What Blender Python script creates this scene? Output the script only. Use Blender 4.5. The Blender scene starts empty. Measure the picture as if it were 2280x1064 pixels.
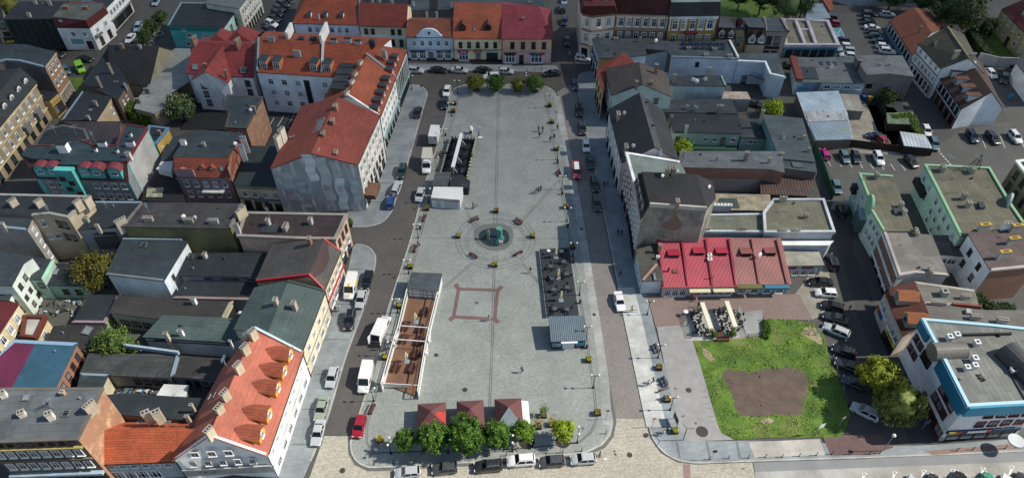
import bpy, bmesh, math, random
from mathutils import Vector, Matrix
random.seed(11)
R = math.radians
sc = bpy.context.scene
COL = sc.collection
# ------------------------------------------------------------------ survey of the place
# Plan positions were surveyed from the aerial photograph: a sight line through a point of the
# photograph is cut with a level plane of known height, which gives real metres on the ground.
FOC, PITCH, ALT = 1600.0, R(45.5), 105.0
FW = Vector((0, math.cos(PITCH), -math.sin(PITCH)))
UP = Vector((0, math.sin(PITCH), math.cos(PITCH)))
def W(px, py, z=0.0):
    d = FW + Vector((1, 0, 0)) * ((px - 1140) / FOC) - UP * ((py - 532) / FOC)
    t = (z - ALT) / d.z
    return Vector((0, 0, ALT)) + d * t
def T(c, r):
    return lambda x, y, z=0.0: W((c * 2280 + x) / 4, (r * 1064 + y) / 4, z)
# ------------------------------------------------------------------ materials
def lin(h):
    h = h.lstrip('#')
    v = [int(h[i:i + 2], 16) / 255 for i in (0, 2, 4)]
    return tuple(((c / 12.92) if c <= .04045 else ((c + .055) / 1.055) ** 2.4) for c in v) + (1,)
class NT:
    def __init__(s, name):
        s.m = bpy.data.materials.new(name); s.m.use_nodes = True
        s.t = s.m.node_tree; s.b = s.t.nodes['Principled BSDF']
    def n(s, typ, ins=None, **at):
        nd = s.t.nodes.new('ShaderNode' + typ)
        for k, v in at.items(): setattr(nd, k, v)
        for k, v in (ins or {}).items():
            i = nd.inputs[k]
            if isinstance(v, bpy.types.NodeSocket): s.t.links.new(v, i)
            else: i.default_value = v
        return nd
    def mix(s, a, b, f, mode='MIX'):
        nd = s.n('Mix', {0: f, 6: a, 7: b}, data_type='RGBA', blend_type=mode)
        return nd.outputs[2]
    def rng(s, v, a, b, c=0., d=1.):
        return s.n('MapRange', {0: v, 1: a, 2: b, 3: c, 4: d}).outputs[0]
    def noise(s, vec, scale, detail=4, rough=.6):
        return s.n('TexNoise', {'Vector': vec, 'Scale': scale, 'Detail': detail, 'Roughness': rough}).outputs[0]
    def math(s, op, a, b=0.):
        return s.n('Math', {0: a, 1: b}, operation=op).outputs[0]
    def mul(s, vec, v):
        return s.n('VectorMath', {0: vec, 1: v}, operation='MULTIPLY').outputs[0]
    def set(s, col, rough=.85, bump=None, dist=.02, strength=.6):
        s.t.links.new(col, s.b.inputs['Base Color'])
        if isinstance(rough, float): s.b.inputs['Roughness'].default_value = rough
        else: s.t.links.new(rough, s.b.inputs['Roughness'])
        if bump is not None:
            bn = s.n('Bump', {'Height': bump, 'Distance': dist, 'Strength': strength})
            s.t.links.new(bn.outputs[0], s.b.inputs['Normal'])
        return s.m
def sc3(c, k): return tuple(min(1, x * k) for x in c[:3]) + (1,)
MC = {}
def mat(kind, hexc, **kw):
    key = (kind, hexc, tuple(sorted(kw.items())))
    if key in MC: return MC[key]
    c = lin(hexc); t = NT(kind + '_' + hexc.lstrip('#'))
    pos = t.n('NewGeometry').outputs['Position']; uv = t.n('TexCoord').outputs['UV']
    var = kw.get('var', .12 if kind == 'sett' else .25)
    big = t.noise(pos, kw.get('sc', .22), 5); fine = t.noise(pos, 3.5, 3)
    col = t.mix(sc3(c, 1 - var), sc3(c, 1 + var), t.rng(big, .32, .68))
    col = t.mix(col, sc3(c, .62), t.rng(fine, .52, .8, 0, .45))
    if kind == 'plaster':
        st = t.noise(t.mul(uv, (1.1, .12, 1)), 1.6, 5, .7)
        col = t.mix(col, sc3(c, .5), t.rng(st, .5, .78, 0, kw.get('dirt', .55)))
        m = t.set(col, .9, fine, .02, .3)
    elif kind == 'tile':
        br = t.n('TexBrick', {'Vector': uv, 'Color1': (1, 1, 1, 1), 'Color2': (.62, .6, .58, 1), 'Mortar': (.3, .28, .27, 1), 'Scale': 1.,
                              'Mortar Size': .035, 'Brick Width': .34, 'Row Height': .4, 'Mortar Smooth': .3})
        wv = t.n('TexWave', {'Vector': uv, 'Scale': .42, 'Distortion': .6, 'Detail': 1}, bands_direction='Y').outputs[1]
        col = t.mix(col, br.outputs[0], kw.get('br', .75), 'MULTIPLY')
        col = t.mix(col, sc3(c, .6), t.rng(wv, .6, 1., 0, .3))
        hs = t.noise(t.mul(uv, (.35, 2.2, 1)), 1., 3); col = t.mix(col, sc3(c, 1.35), t.rng(hs, .5, .75, 0, .5))
        ms = t.noise(t.mul(uv, (.5, .16, 1)), 1.2, 6, .7)
        col = t.mix(col, lin('#6a5c50'), t.rng(ms, .54, .8, 0, kw.get('moss', .35)))
        m = t.set(col, .8, br.outputs[1], .04, .7)
    elif kind == 'felt':
        br = t.n('TexBrick', {'Vector': uv, 'Color1': (1, 1, 1, 1), 'Color2': (.66, .68, .68, 1), 'Mortar': (.36, .36, .36, 1), 'Scale': 1.,
                              'Mortar Size': .06, 'Brick Width': kw.get('bw', 6.), 'Row Height': kw.get('rh', 1.), 'Mortar Smooth': .3})
        col = t.mix(col, br.outputs[0], kw.get('seam', .6), 'MULTIPLY')
        pa = t.n('TexVoronoi', {'Vector': pos, 'Scale': .17}, distance='MANHATTAN').outputs['Color']
        pv = t.n('SeparateColor', {0: pa}).outputs[0]
        col = t.mix(col, sc3(c, kw.get('patch', .66)), t.rng(pv, .72, .74, 0, .75))
        st = t.noise(pos, .5, 8, .75)
        col = t.mix(col, lin(kw.get('stain', '#687072')), t.rng(st, .55, .82, 0, .5))
        gt = t.n('TexBrick', {'Vector': uv, 'Color1': (0, 0, 0, 1), 'Color2': (1, 1, 1, 1), 'Mortar': (0, 0, 0, 1), 'Scale': 1., 'Mortar Size': 0., 'Brick Width': 2.7, 'Row Height': 2.}).outputs[0]
        col = t.mix(col, sc3(c, 1.3), t.rng(t.math('MULTIPLY', t.n('SeparateColor', {0: gt}).outputs[0], t.noise(pos, .35, 2)), .42, .5, 0, .35))
        pd = t.noise(pos, .28, 3, .55)
        col = t.mix(col, sc3(c, .5), t.rng(pd, .6, .66, 0, .4))
        m = t.set(col, .78, fine, .015, .4)
    elif kind == 'metal':
        wv = t.n('TexWave', {'Vector': uv, 'Scale': kw.get('ws', .8), 'Distortion': 0.}, bands_direction='X').outputs[1]
        col = t.mix(col, sc3(c, .55), t.rng(wv, .55, 1., 0, .6))
        st = t.noise(t.mul(uv, (1., .25, 1)), .8, 6, .7)
        col = t.mix(col, lin(kw.get('rust', '#6a4a38')), t.rng(st, kw.get('r0', .58), .75, 0, kw.get('ra', .6)))
        m = t.set(col, .5, wv, .05, .8)
    elif kind == 'brick':
        br = t.n('TexBrick', {'Vector': uv, 'Color1': c, 'Color2': sc3(c, .6), 'Mortar': lin('#9a9084'), 'Scale': 1.,
                              'Mortar Size': .015, 'Brick Width': .27, 'Row Height': .1})
        col = t.mix(col, br.outputs[0], .7)
        st = t.noise(pos, .5, 6, .7)
        col = t.mix(col, lin(kw.get('st', '#b09a80')), t.rng(st, .5, .7, 0, kw.get('sa', .6)))
        m = t.set(col, .9, br.outputs[1], .02, .5)
    elif kind == 'sett':
        rp = t.n('Mapping', {'Vector': pos, 'Rotation': (0, 0, R(kw.get('rot', 0)))}).outputs[0]
        br = t.n('TexBrick', {'Vector': rp, 'Color1': (1, 1, 1, 1), 'Color2': (.42, .42, .42, 1), 'Mortar': (.3, .3, .29, 1), 'Scale': 1.,
                              'Mortar Size': kw.get('ms', .03), 'Brick Width': kw.get('bw', .26), 'Row Height': kw.get('rh', .2), 'Mortar Smooth': .3})
        col = t.mix(col, br.outputs[0], kw.get('br', .6), 'MULTIPLY')
        st = t.noise(t.mul(pos, (1., .35, 1)), .16, 8, .7)
        col = t.mix(col, sc3(c, .62), t.rng(st, .52, .78, 0, kw.get('blot', .45)))
        sp = t.noise(pos, 1.1, 2, .5)
        col = t.mix(col, sc3(c, .4), t.rng(sp, .7, .74, 0, .6))
        tr = t.noise(t.mul(pos, (1.4, .05, 1)), 1., 3, .5)
        col = t.mix(col, sc3(c, .72), t.rng(tr, .55, .7, 0, .3))
        m = t.set(col, .85, br.outputs[1], .02, .6)
    elif kind == 'slab':
        rp = t.n('Mapping', {'Vector': pos, 'Rotation': (0, 0, R(kw.get('rot', 0)))}).outputs[0]
        br = t.n('TexBrick', {'Vector': rp, 'Color1': (1, 1, 1, 1), 'Color2': (.82, .82, .82, 1), 'Mortar': (.6, .6, .6, 1), 'Scale': 1.,
                              'Mortar Size': .03, 'Brick Width': kw.get('bw', 2.), 'Row Height': kw.get('rh', 1.), 'Mortar Smooth': .2})
        col = t.mix(col, br.outputs[0], .7, 'MULTIPLY')
        sp = t.noise(pos, .9, 5, .7)
        col = t.mix(col, sc3(c, .55), t.rng(sp, .58, .8, 0, .5))
        m = t.set(col, .85, fine, .01, .3)
    elif kind == 'wood':
        wv = t.n('TexWave', {'Vector': t.n('Mapping', {'Vector': pos, 'Rotation': (0, 0, R(kw.get('rot', -14)))}).outputs[0], 'Scale': 2.2, 'Distortion': 0.}, bands_direction='X').outputs[1]
        col = t.mix(col, sc3(c, .5), t.rng(wv, .75, 1., 0, .7))
        m = t.set(col, .7, wv, .01, .5)
    else:
        m = t.set(col, float(kw.get('rough', .8)), fine, .01, .2)
        if kw.get('metal'): t.b.inputs['Metallic'].default_value = kw['metal']
    MC[key] = m
    return m
def P(h, **k): return mat('plaster', h, **k)
def simple(name, hexc, rough=.5, metal=0., emit=0, coat=0):
    if name in MC: return MC[name]
    t = NT(name); c = lin(hexc)
    pos = t.n('NewGeometry').outputs['Position']
    col = t.mix(sc3(c, .86), sc3(c, 1.1), t.noise(pos, 2.5, 3))
    t.set(col, float(rough)); t.b.inputs['Metallic'].default_value = metal
    t.b.inputs['Coat Weight'].default_value = coat
    MC[name] = t.m
    return t.m
def ocolor(name, rough=.35, coat=0.):      # painted in the colour each object carries
    t = NT(name); oc = t.n('ObjectInfo').outputs['Color']
    pos = t.n('NewGeometry').outputs['Position']
    col = t.mix(oc, (.30, .28, .25, 1), t.rng(t.noise(pos, 2., 4), .5, .85, 0, .22))
    t.set(col, float(rough)); t.b.inputs['Coat Weight'].default_value = coat; t.b.inputs['Coat Roughness'].default_value = .08
    return t.m
PAINT = ocolor('car_paint', .32, .7); CLOTH = ocolor('cloth', .9)
GLASS = [simple('window_glass', '#20282c', .12), simple('window_glass_dim', '#3a444a', .2), simple('window_curtain', '#7c8488', .35)]
CARGLASS = simple('car_glass', '#12181c', .06)
WHITE = simple('white_paint', '#dcdcda', .6); DARK = simple('dark_metal', '#1c1e20', .5, .3); BLACK = simple('black_rubber', '#101112', .8)
BROWNF = simple('brown_frame', '#3a2520', .6); REDF = simple('dark_red_frame', '#5a1c26', .6); GREYF = simple('grey_frame', '#6a6e70', .6)
CONC = mat('plain', '#8f8b82'); ZINC = simple('zinc_sheet', '#8fa0aa', .4, .3)
# ------------------------------------------------------------------ mesh helpers
def tagit(o, label=None, cat=None, group=None, kind=None):
    if label: o['label'] = label
    if cat: o['category'] = cat
    if group: o['group'] = group
    if kind: o['kind'] = kind
    return o
def empty(name, loc, rz=0.):
    o = bpy.data.objects.new(name, None); COL.objects.link(o)
    o.location = loc; o.rotation_euler = (0, 0, rz); o.empty_display_size = .3
    return o
def link(name, me, parent=None, loc=(0, 0, 0)):
    o = bpy.data.objects.new(name, me); COL.objects.link(o); o.location = loc
    if parent: o.parent = parent
    return o
def mesh(name, bm, mats, off=None):
    if off is not None: bmesh.ops.translate(bm, verts=bm.verts, vec=-Vector(off))
    me = bpy.data.meshes.new(name); bm.to_mesh(me); bm.free()
    for m in (mats if isinstance(mats, (list, tuple)) else [mats]): me.materials.append(m)
    return me
def obj(name, bm, mats, parent=None, off=None, loc=(0, 0, 0)):
    return link(name, mesh(name, bm, mats, off), parent, loc)
def uvs(bm, ax=None):
    lay = bm.loops.layers.uv.verify(); bm.normal_update()
    for f in bm.faces:
        n = f.normal
        if abs(n.z) > .97:
            u = Vector(ax).normalized() if ax is not None else Vector((1, 0, 0)); u = Vector((u.x, u.y, 0)).normalized()
        else: u = Vector((0, 0, 1)).cross(n).normalized()
        v = n.cross(u)
        for l in f.loops: l[lay].uv = (l.vert.co.dot(u), l.vert.co.dot(v))
def box(bm, c, s, rz=0., mi=0, tap=1., ax=None):
    """box centred at c, sizes s, turned rz; tap narrows the top"""
    hx, hy, hz = s[0] / 2, s[1] / 2, s[2] / 2
    M = Matrix.Rotation(rz, 3, 'Z'); vs = []
    for z, k in ((-hz, 1), (hz, tap)):
        for x, y in ((-hx, -hy), (hx, -hy), (hx, hy), (-hx, hy)):
            vs.append(bm.verts.new(Vector(c) + M @ Vector((x * k, y * k, z))))
    for q in ((3, 2, 1, 0), (4, 5, 6, 7), (0, 1, 5, 4), (1, 2, 6, 5), (2, 3, 7, 6), (3, 0, 4, 7)):
        bm.faces.new([vs[i] for i in q]).material_index = mi
    return vs
def tube(bm, p0, p1, r0, r1=None, n=6, mi=0, cap=True):
    p0, p1 = Vector(p0), Vector(p1); r1 = r0 if r1 is None else r1
    d = (p1 - p0).normalized(); a = d.orthogonal().normalized(); b = d.cross(a)
    A = [bm.verts.new(p0 + (a * math.cos(t) + b * math.sin(t)) * r0) for t in [2 * math.pi * i / n for i in range(n)]]
    B = [bm.verts.new(p1 + (a * math.cos(t) + b * math.sin(t)) * r1) for t in [2 * math.pi * i / n for i in range(n)]]
    for i in range(n): bm.faces.new([A[i], A[(i + 1) % n], B[(i + 1) % n], B[i]]).material_index = mi
    if cap:
        bm.faces.new(A[::-1]).material_index = mi; bm.faces.new(B).material_index = mi
def ball(bm, c, r, seg=8, mi=0, sz=(1, 1, 1)):
    res = bmesh.ops.create_uvsphere(bm, u_segments=seg, v_segments=max(4, seg - 2), radius=r)
    for v in res['verts']: v.co = Vector((v.co.x * sz[0], v.co.y * sz[1], v.co.z * sz[2])) + Vector(c)
    for v in res['verts']:
        for f in v.link_faces: f.material_index = mi; f.smooth = True
def prism(bm, pts, z0, z1, mi=0):
    """closed slab: plan polygon pts between heights z0 and z1"""
    n = len(pts); a = sum(pts[i].x * pts[(i + 1) % n].y - pts[(i + 1) % n].x * pts[i].y for i in range(n))
    if a < 0: pts = pts[::-1]
    lo = [bm.verts.new((p.x, p.y, z0)) for p in pts]; hi = [bm.verts.new((p.x, p.y, z1)) for p in pts]
    fs = [bm.faces.new(hi), bm.faces.new(lo[::-1])]
    for i in range(n): fs.append(bm.faces.new([lo[i], lo[(i + 1) % n], hi[(i + 1) % n], hi[i]]))
    for f in fs: f.material_index = mi
    bm.normal_update()
def new(): return bmesh.new()
def smooth_closed(pts, k=6):
    out = []; n = len(pts)
    for i in range(n):
        p0, p1, p2, p3 = (pts[(i + j - 1) % n] for j in range(4))
        for s in range(k):
            t = s / k
            out.append(.5 * ((2 * p1) + (p2 - p0) * t + (2 * p0 - 5 * p1 + 4 * p2 - p3) * t * t + (3 * p1 - p0 - 3 * p2 + p3) * t ** 3))
    return out
# ------------------------------------------------------------------ windows shared by every house
def _glass():
    bm = new(); box(bm, (0, -.01, 0), (1, .05, 1)); return bm
def _frame(mull=1, sill=True):
    bm = new(); t = .09
    for x in (-.5, .5): box(bm, (x, -.045, 0), (t, .11, 1 + t))
    for z in (-.5, .5): box(bm, (0, -.045, z), (1 - t, .105, t))
    for i in range(mull): box(bm, ((i + 1) / (mull + 1) - .5, -.03, 0), (.06, .07, 1 - t))
    box(bm, (0, -.032, .18), (1 - t, .06, .05))
    if sill: box(bm, (0, -.1, -.59), (1.2, .24, .06))
    return bm
GL = [mesh('window', _glass(), g) for g in GLASS]
FR = {k: mesh('frame', _frame(mu), m) for k, m, mu in (('w', WHITE, 1), ('b', BROWNF, 1), ('r', REDF, 1), ('g', GREYF, 0), ('s', WHITE, 2), ('d', DARK, 2))}
def window(parent, loc, rz, w, h, st='w', name='window', tilt=0):
    o = link(name, random.choice(GL if st not in 'sd' else GL[:2]), parent, loc)
    o.rotation_euler = (tilt, 0, rz); o.scale = (w, 1, h)
    link('frame', FR[st], o)
    return o
def inside(p, poly):
    r = False; n = len(poly)
    for i in range(n):
        a, b = poly[i], poly[i - 1]
        if (a.y > p.y) != (b.y > p.y) and p.x < (b.x - a.x) * (p.y - a.y) / (b.y - a.y) + a.x: r = not r
    return r
VENT = []
for h_, r_, m_ in ((.5, .14, ZINC), (.35, .25, DARK)):
    bm = new(); tube(bm, (0, 0, -.6), (0, 0, h_), r_ * .6, n=7); tube(bm, (0, 0, h_), (0, 0, h_ + .12), r_, r_ * .5, n=7); VENT.append(mesh('vent_pipe', bm, m_))
# ------------------------------------------------------------------ buildings
class Bld:
    def __init__(s, tile, label, pts, rf='flat', wall=None, roof=None, name='town_house', cat='house', n=None, faces=None,
                 par=None, over=.18, group=None, z0=0., ax=None, thick=.18):
        s.t = tile
        P3 = [tile(*p) if not isinstance(p, Vector) else p for p in pts]
        if rf == 'gsym':
            e0, e1, r1, r0 = P3
            e2 = Vector((2 * r1.x - e1.x, 2 * r1.y - e1.y, e1.z)); e3 = Vector((2 * r0.x - e0.x, 2 * r0.y - e0.y, e0.z))
            P3 = [e0, e1, r1, e2, e3, r0]; rf = 'gable'
        if rf == 'gable': n = 6; faces = [(0, 1, 2, 5), (2, 3, 4, 5)]
        elif rf == 'hsym':
            e0, e1, r1, r0 = P3; P3 = [e0, e1, Vector((2 * r1.x - e1.x, 2 * r1.y - e1.y, e1.z)), Vector((2 * r0.x - e0.x, 2 * r0.y - e0.y, e0.z)), r0, r1]
            n = 4; faces = [(0, 1, 5, 4), (1, 2, 5), (2, 3, 4, 5), (3, 0, 4)]
        elif rf == 'mans':
            n = len(P3) // 2; faces = [(i, (i + 1) % n, n + (i + 1) % n, n + i) for i in range(n)] + [tuple(range(n, 2 * n))]
        elif rf == 'flat': n = len(P3); faces = [tuple(range(n))]
        elif rf == 'pyr': n = len(P3) - 1; faces = [(i, (i + 1) % n, n) for i in range(n)]
        n = n or len(P3)
        L = P3[:n]; s.L = L; s.P = P3
        ar = sum(L[i].x * L[(i + 1) % n].y - L[(i + 1) % n].x * L[i].y for i in range(n))
        s.sg = 1 if ar > 0 else -1
        c = sum(L, Vector()) / n; s.o = Vector((c.x, c.y, z0)); s.z0 = z0
        s.root = tagit(empty(name, s.o), label, cat, group)
        d = L[1] - L[0]; s.ax = Vector((d.x, d.y, 0)).normalized() if ax is None else Vector(ax)
        bm = new(); V = [bm.verts.new(p) for p in L]; B = [bm.verts.new((p.x, p.y, z0)) for p in L]
        for i in range(n):
            j = (i + 1) % n; q = [B[i], B[j], V[j], V[i]]
            bm.faces.new(q if s.sg > 0 else q[::-1])
        uvs(bm); obj('wall', bm, wall, s.root, s.o)
        # roof slab with eaves
        bm = new(); top = []; bot = []
        for i, p in enumerate(P3):
            q = p.copy()
            if i < n and over:
                q = q + s.miter(i) * over
            top.append(bm.verts.new(q + Vector((0, 0, .06)))); bot.append(bm.verts.new(q - Vector((0, 0, thick - .06))))
        for f in faces:
            f = f if s.sg > 0 else f[::-1]
            fc = bm.faces.new([top[i] for i in f])
            bm.faces.new([bot[i] for i in f][::-1])
        for i in range(n):
            j = (i + 1) % n; q = [bot[i], bot[j], top[j], top[i]]
            bm.faces.new(q if s.sg > 0 else q[::-1])
        bmesh.ops.triangulate(bm, faces=[f for f in bm.faces if len(f.verts) > 4])
        uvs(bm, s.ax); s.roof = obj('roof', bm, roof, s.root, s.o)
        if rf == 'flat':            # vent pipes standing about on the felt
            xs = [p.x for p in L]; ys = [p.y for p in L]
            for k in range(int(min(7, abs(ar) / 70))):
                p = Vector((random.uniform(min(xs), max(xs)), random.uniform(min(ys), max(ys)), 0))
                if inside(p, L) and inside(p + Vector((1, 1, 0)), L) and inside(p - Vector((1, 1, 0)), L):
                    p.z = sum(v.z for v in L) / n; link('vent_pipe', VENT[k % 2], s.root, p - s.o)
        elif n == 6 or n == 4:      # gutter and downpipes of the street front
            a, b = L[0] + s.nrm(0) * (over + .08), L[1] + s.nrm(0) * (over + .08); bm = new(); tube(bm, a, b, .09, n=5)
            for q in (L[0], L[1]): w_ = q + s.nrm(0) * .1; tube(bm, w_ - Vector((0, 0, .2)), (w_.x, w_.y, z0), .06, n=5)
            obj('gutter', bm, DARK, s.root, s.o)
        if par:   # (height, material, thickness)
            ph, pm = par[0], par[1]; th = par[2] if len(par) > 2 else .35
            eds = par[3] if len(par) > 3 else range(n)
            bm = new()
            for i in eds:
                j = (i + 1) % n; a, b = L[i].copy(), L[j].copy()
                na = s.miter(i); nb = s.miter(j)
                o1, o2 = a + na * (over + .05), b + nb * (over + .05); i1, i2 = a - na * th, b - nb * th
                lo = [bm.verts.new(v - Vector((0, 0, .25))) for v in (o1, o2, i2, i1)]; hi = [bm.verts.new(v + Vector((0, 0, ph))) for v in (o1, o2, i2, i1)]
                bm.faces.new(hi); bm.faces.new(lo[::-1])
                for k in range(4): bm.faces.new([lo[k], lo[(k + 1) % 4], hi[(k + 1) % 4], hi[k]])
            bmesh.ops.recalc_face_normals(bm, faces=bm.faces); uvs(bm)
            obj('parapet', bm, pm, s.root, s.o)
    def nrm(s, i, j=None):
        n = len(s.L); j = (i + 1) % n if j is None else j
        d = s.L[j] - s.L[i]; d = Vector((d.x, d.y, 0)).normalized()
        return Vector((d.y, -d.x, 0)) * s.sg
    def miter(s, i):
        n = len(s.L); a = s.nrm((i - 1) % n); b = s.nrm(i); m = a + b
        if m.length < .2: return b
        m.normalize(); return m / max(.5, m.dot(b))
    def edge(s, e):
        if isinstance(e, tuple): return s.L[e[0]], s.L[e[1]], s.nrm(*e)
        return s.L[e], s.L[(e + 1) % len(s.L)], s.nrm(e)
    def win(s, e, z, n, w, h, u0=.06, u1=.94, st='w', name='window', skip=()):
        a, b, nr = s.edge(e); rz = math.atan2(nr.x, -nr.y)
        for k in range(n):
            if k in skip: continue
            u = u0 + (u1 - u0) * (k + .5) / n
            p = a.lerp(b, u); p = Vector((p.x, p.y, z)) + nr * .03 - s.o
            window(s.root, p, rz, w, h, st, name)
        return s
    def band(s, e, z, h, m, out=.12, u0=0., u1=1., name='cornice'):
        """a strip of moulding, sign board or shop front along a wall"""
        a, b, nr = s.edge(e); p, q = a.lerp(b, u0), a.lerp(b, u1); c = (p + q) / 2
        d = Vector((q.x - p.x, q.y - p.y, 0)); bm = new()
        box(bm, (0, 0, 0), (d.length, out, h)); uvs(bm)
        o = obj(name, bm, m, s.root); o.location = Vector((c.x, c.y, z)) + nr * (out / 2 + .004) - s.o
        o.rotation_euler.z = math.atan2(d.y, d.x)
        return s
    def bay(s, e, u0, u1, ztop, out, m, z0=0., name='bay', top=None):
        a, b, nr = s.edge(e); p, q = a.lerp(b, u0), a.lerp(b, u1)
        pts = [Vector((v.x, v.y, 0)) for v in (p - nr * .3, q - nr * .3, q + nr * out, p + nr * out)]
        bm = new(); prism(bm, pts, z0, ztop); uvs(bm); o = obj(name, bm, m, s.root, s.o)
        if top:
            bm = new(); prism(bm, pts, ztop, ztop + .12); uvs(bm); obj('roof', bm, top, s.root, s.o)
        return s
    def ch(s, pts, w=.7, d=1.2, h=1.4, m=None, cap=None, rz=None, fl=2, name='chimney'):
        """chimneys standing through the roof; each point is the centre of its top"""
        w, d = w * .72, d * .68
        for p in pts:
            q = s.t(*p); bm = new()
            box(bm, (0, 0, -h / 2 - .4), (d, w, h + .8)); box(bm, (0, 0, .05), (d + .14, w + .14, .12), mi=1)
            for k in range(fl): box(bm, ((k + .5) / fl * d - d / 2, 0, .125), (d / fl * .5, w * .5, .06), mi=2)
            uvs(bm)
            o = obj(name, bm, [m or P('#a39c90'), cap or CONC, BLACK], s.root); o.location = q - s.o
            o.rotation_euler.z = math.atan2(s.ax.y, s.ax.x) if rz is None else R(rz)
        return s
    def dorm(s, pts, e, w=1.3, h=1.5, dep=2., roof=None, wall=None, shape='flat', st='w', ww=.8, wh=1., drop=.0):
        """dormers; each point is the foot of the front face, facing out of wall e"""
        ea, eb, nr = s.edge(e); rz = math.atan2(nr.x, -nr.y)
        for p in pts:      # (share of the wall, height, inset) or a surveyed point
            if 0 <= p[0] <= 1: q = ea.lerp(eb, p[0]) - nr * p[2]; q.z = p[1]
            else: q = s.t(*p)
            bm = new(); hw = w / 2
            if shape == 'flat':
                box(bm, (0, dep / 2, h / 2), (w, dep, h)); box(bm, (0, dep / 2 - .1, h + .06), (w + .24, dep + .3, .12), mi=1)
            else:
                prof = [(-hw, 0), (hw, 0), (hw, h * .6)]
                if shape == 'gable': prof += [(0, h * 1.1)]
                else: prof += [(hw * math.cos(a), h * .6 + hw * .9 * math.sin(a)) for a in (R(35), R(65), R(90), R(115), R(145))]
                prof += [(-hw, prof[2][1])]
                A = [bm.verts.new((x, 0, z)) for x, z in prof]; B = [bm.verts.new((x, dep, z)) for x, z in prof]
                bm.faces.new(A); bm.faces.new(B[::-1])
                for i in range(len(prof)):
                    j = (i + 1) % len(prof); f = bm.faces.new([A[j], A[i], B[i], B[j]])
                rp = prof[2:]; off = .1
                for i in range(len(rp) - 1):
                    (x0, z0), (x1, z1) = rp[i], rp[i + 1]
                    k0 = 1.2; a0 = bm.verts.new((x0 * k0, -.18, z0 + off)); a1 = bm.verts.new((x1 * k0, -.18, z1 + off))
                    b0 = bm.verts.new((x0 * k0, dep, z0 + off)); b1 = bm.verts.new((x1 * k0, dep, z1 + off))
                    c0 = bm.verts.new((x0 * k0, -.18, z0 + .01)); c1 = bm.verts.new((x1 * k0, -.18, z1 + .01))
                    for q4 in ([a0, a1, b1, b0], [c0, c1, a1, a0]): bm.faces.new(q4).material_index = 1
                bmesh.ops.recalc_face_normals(bm, faces=bm.faces)
            uvs(bm)
            o = obj('dormer', bm, [wall or P('#c9c6be'), roof or mat('felt', '#4a4d4c')], s.root)
            o.location = q - s.o; o.rotation_euler.z = rz
            window(o, (0, -.03, h * (.5 if shape == 'flat' else .48)), 0, ww, wh, st)
        return s
    def sky(s, pts, e, w=.8, h=1.2, ang=35):
        """roof lights lying in the slope above wall e"""
        nr = s.edge(e)[2]; rz = math.atan2(nr.x, -nr.y)
        for p in pts:
            q = s.t(*p) - s.o
            window(s.root, q + Vector((0, 0, .12)), rz, w, h, 'g', 'roof_window', R(-90 + ang))
        return s
    def dish(s, pts, r=.4):
        for p in pts:
            q = s.t(*p) - s.o; bm = new()
            tube(bm, (0, 0, -.9), (0, 0, 0), .03); res = bmesh.ops.create_cone(bm, cap_ends=True, segments=12, radius1=r, radius2=r * .3, depth=.12)
            for v in res['verts']: v.co = Matrix.Rotation(R(70), 3, 'X') @ v.co
            o = obj('satellite_dish', bm, WHITE, s.root); o.location = q; o.rotation_euler.z = R(random.uniform(-40, 40))
        return s
    def aerial(s, pts, h=2.2):
        for p in pts:
            q = s.t(*p) - s.o; bm = new(); tube(bm, (0, 0, -.3), (0, 0, h), .035, n=5)
            for z in (h, h - .35): 
                tube(bm, (-.7, 0, z), (.7, 0, z), .03, n=4)
                for x in (-.5, -.1, .3): tube(bm, (x, -.3, z), (x, .3, z), .02, n=4)
            o = obj('roof_aerial', bm, ZINC, s.root); o.location = q; o.rotation_euler.z = R(random.uniform(0, 180))
        return s
    def slab(s, pts, z0, z1, m, name):
        """a raised piece of the house by its plan outline: pts taken at z1"""
        bm = new(); prism(bm, [s.t(x, y, z1) for x, y in pts], z0, z1); uvs(bm, s.ax); obj(name, bm, m, s.root, s.o); return s
    def rail(s, a, b, w, h, m, name='fire_wall', up=0.):
        """a wall crest running between two points of the roof"""
        p, q = s.t(*a), s.t(*b); d = q - p; L = Vector((d.x, d.y, 0)); nn = Vector((-L.y, L.x, 0)).normalized() * w / 2
        bm = new(); vs = []
        for z in (-.5, h):
            for v in (p + nn, p - nn, q - nn, q + nn): vs.append(bm.verts.new(v + Vector((0, 0, z))))
        for f in ((3, 2, 1, 0), (4, 5, 6, 7), (0, 1, 5, 4), (1, 2, 6, 5), (2, 3, 7, 6), (3, 0, 4, 7)): bm.faces.new([vs[i] for i in f])
        bmesh.ops.recalc_face_normals(bm, faces=bm.faces); uvs(bm)
        obj(name, bm, m, s.root, s.o); return s
    def text(s, e, txt, u, z, size, m, out=.2, name='lettering'):
        a, b, nr = s.edge(e); p = a.lerp(b, u); 
        o = lettering(txt, size, m, s.root); o.name = name
        o.location = Vector((p.x, p.y, z)) + nr * out - s.o; o.rotation_euler = (R(90), 0, math.atan2(nr.x, -nr.y))
        return o
def lettering(txt, size, m, parent):
    cu = bpy.data.curves.new('lettering', 'FONT'); cu.body = txt; cu.size = size; cu.align_x = 'CENTER'; cu.align_y = 'CENTER'; cu.extrude = .01
    tmp = bpy.data.objects.new('tmp', cu); COL.objects.link(tmp)
    me = bpy.data.meshes.new_from_object(tmp.evaluated_get(bpy.context.evaluated_depsgraph_get()))
    bpy.data.objects.remove(tmp); me.materials.clear(); me.materials.append(m)
    return link('lettering', me, parent)
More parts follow.
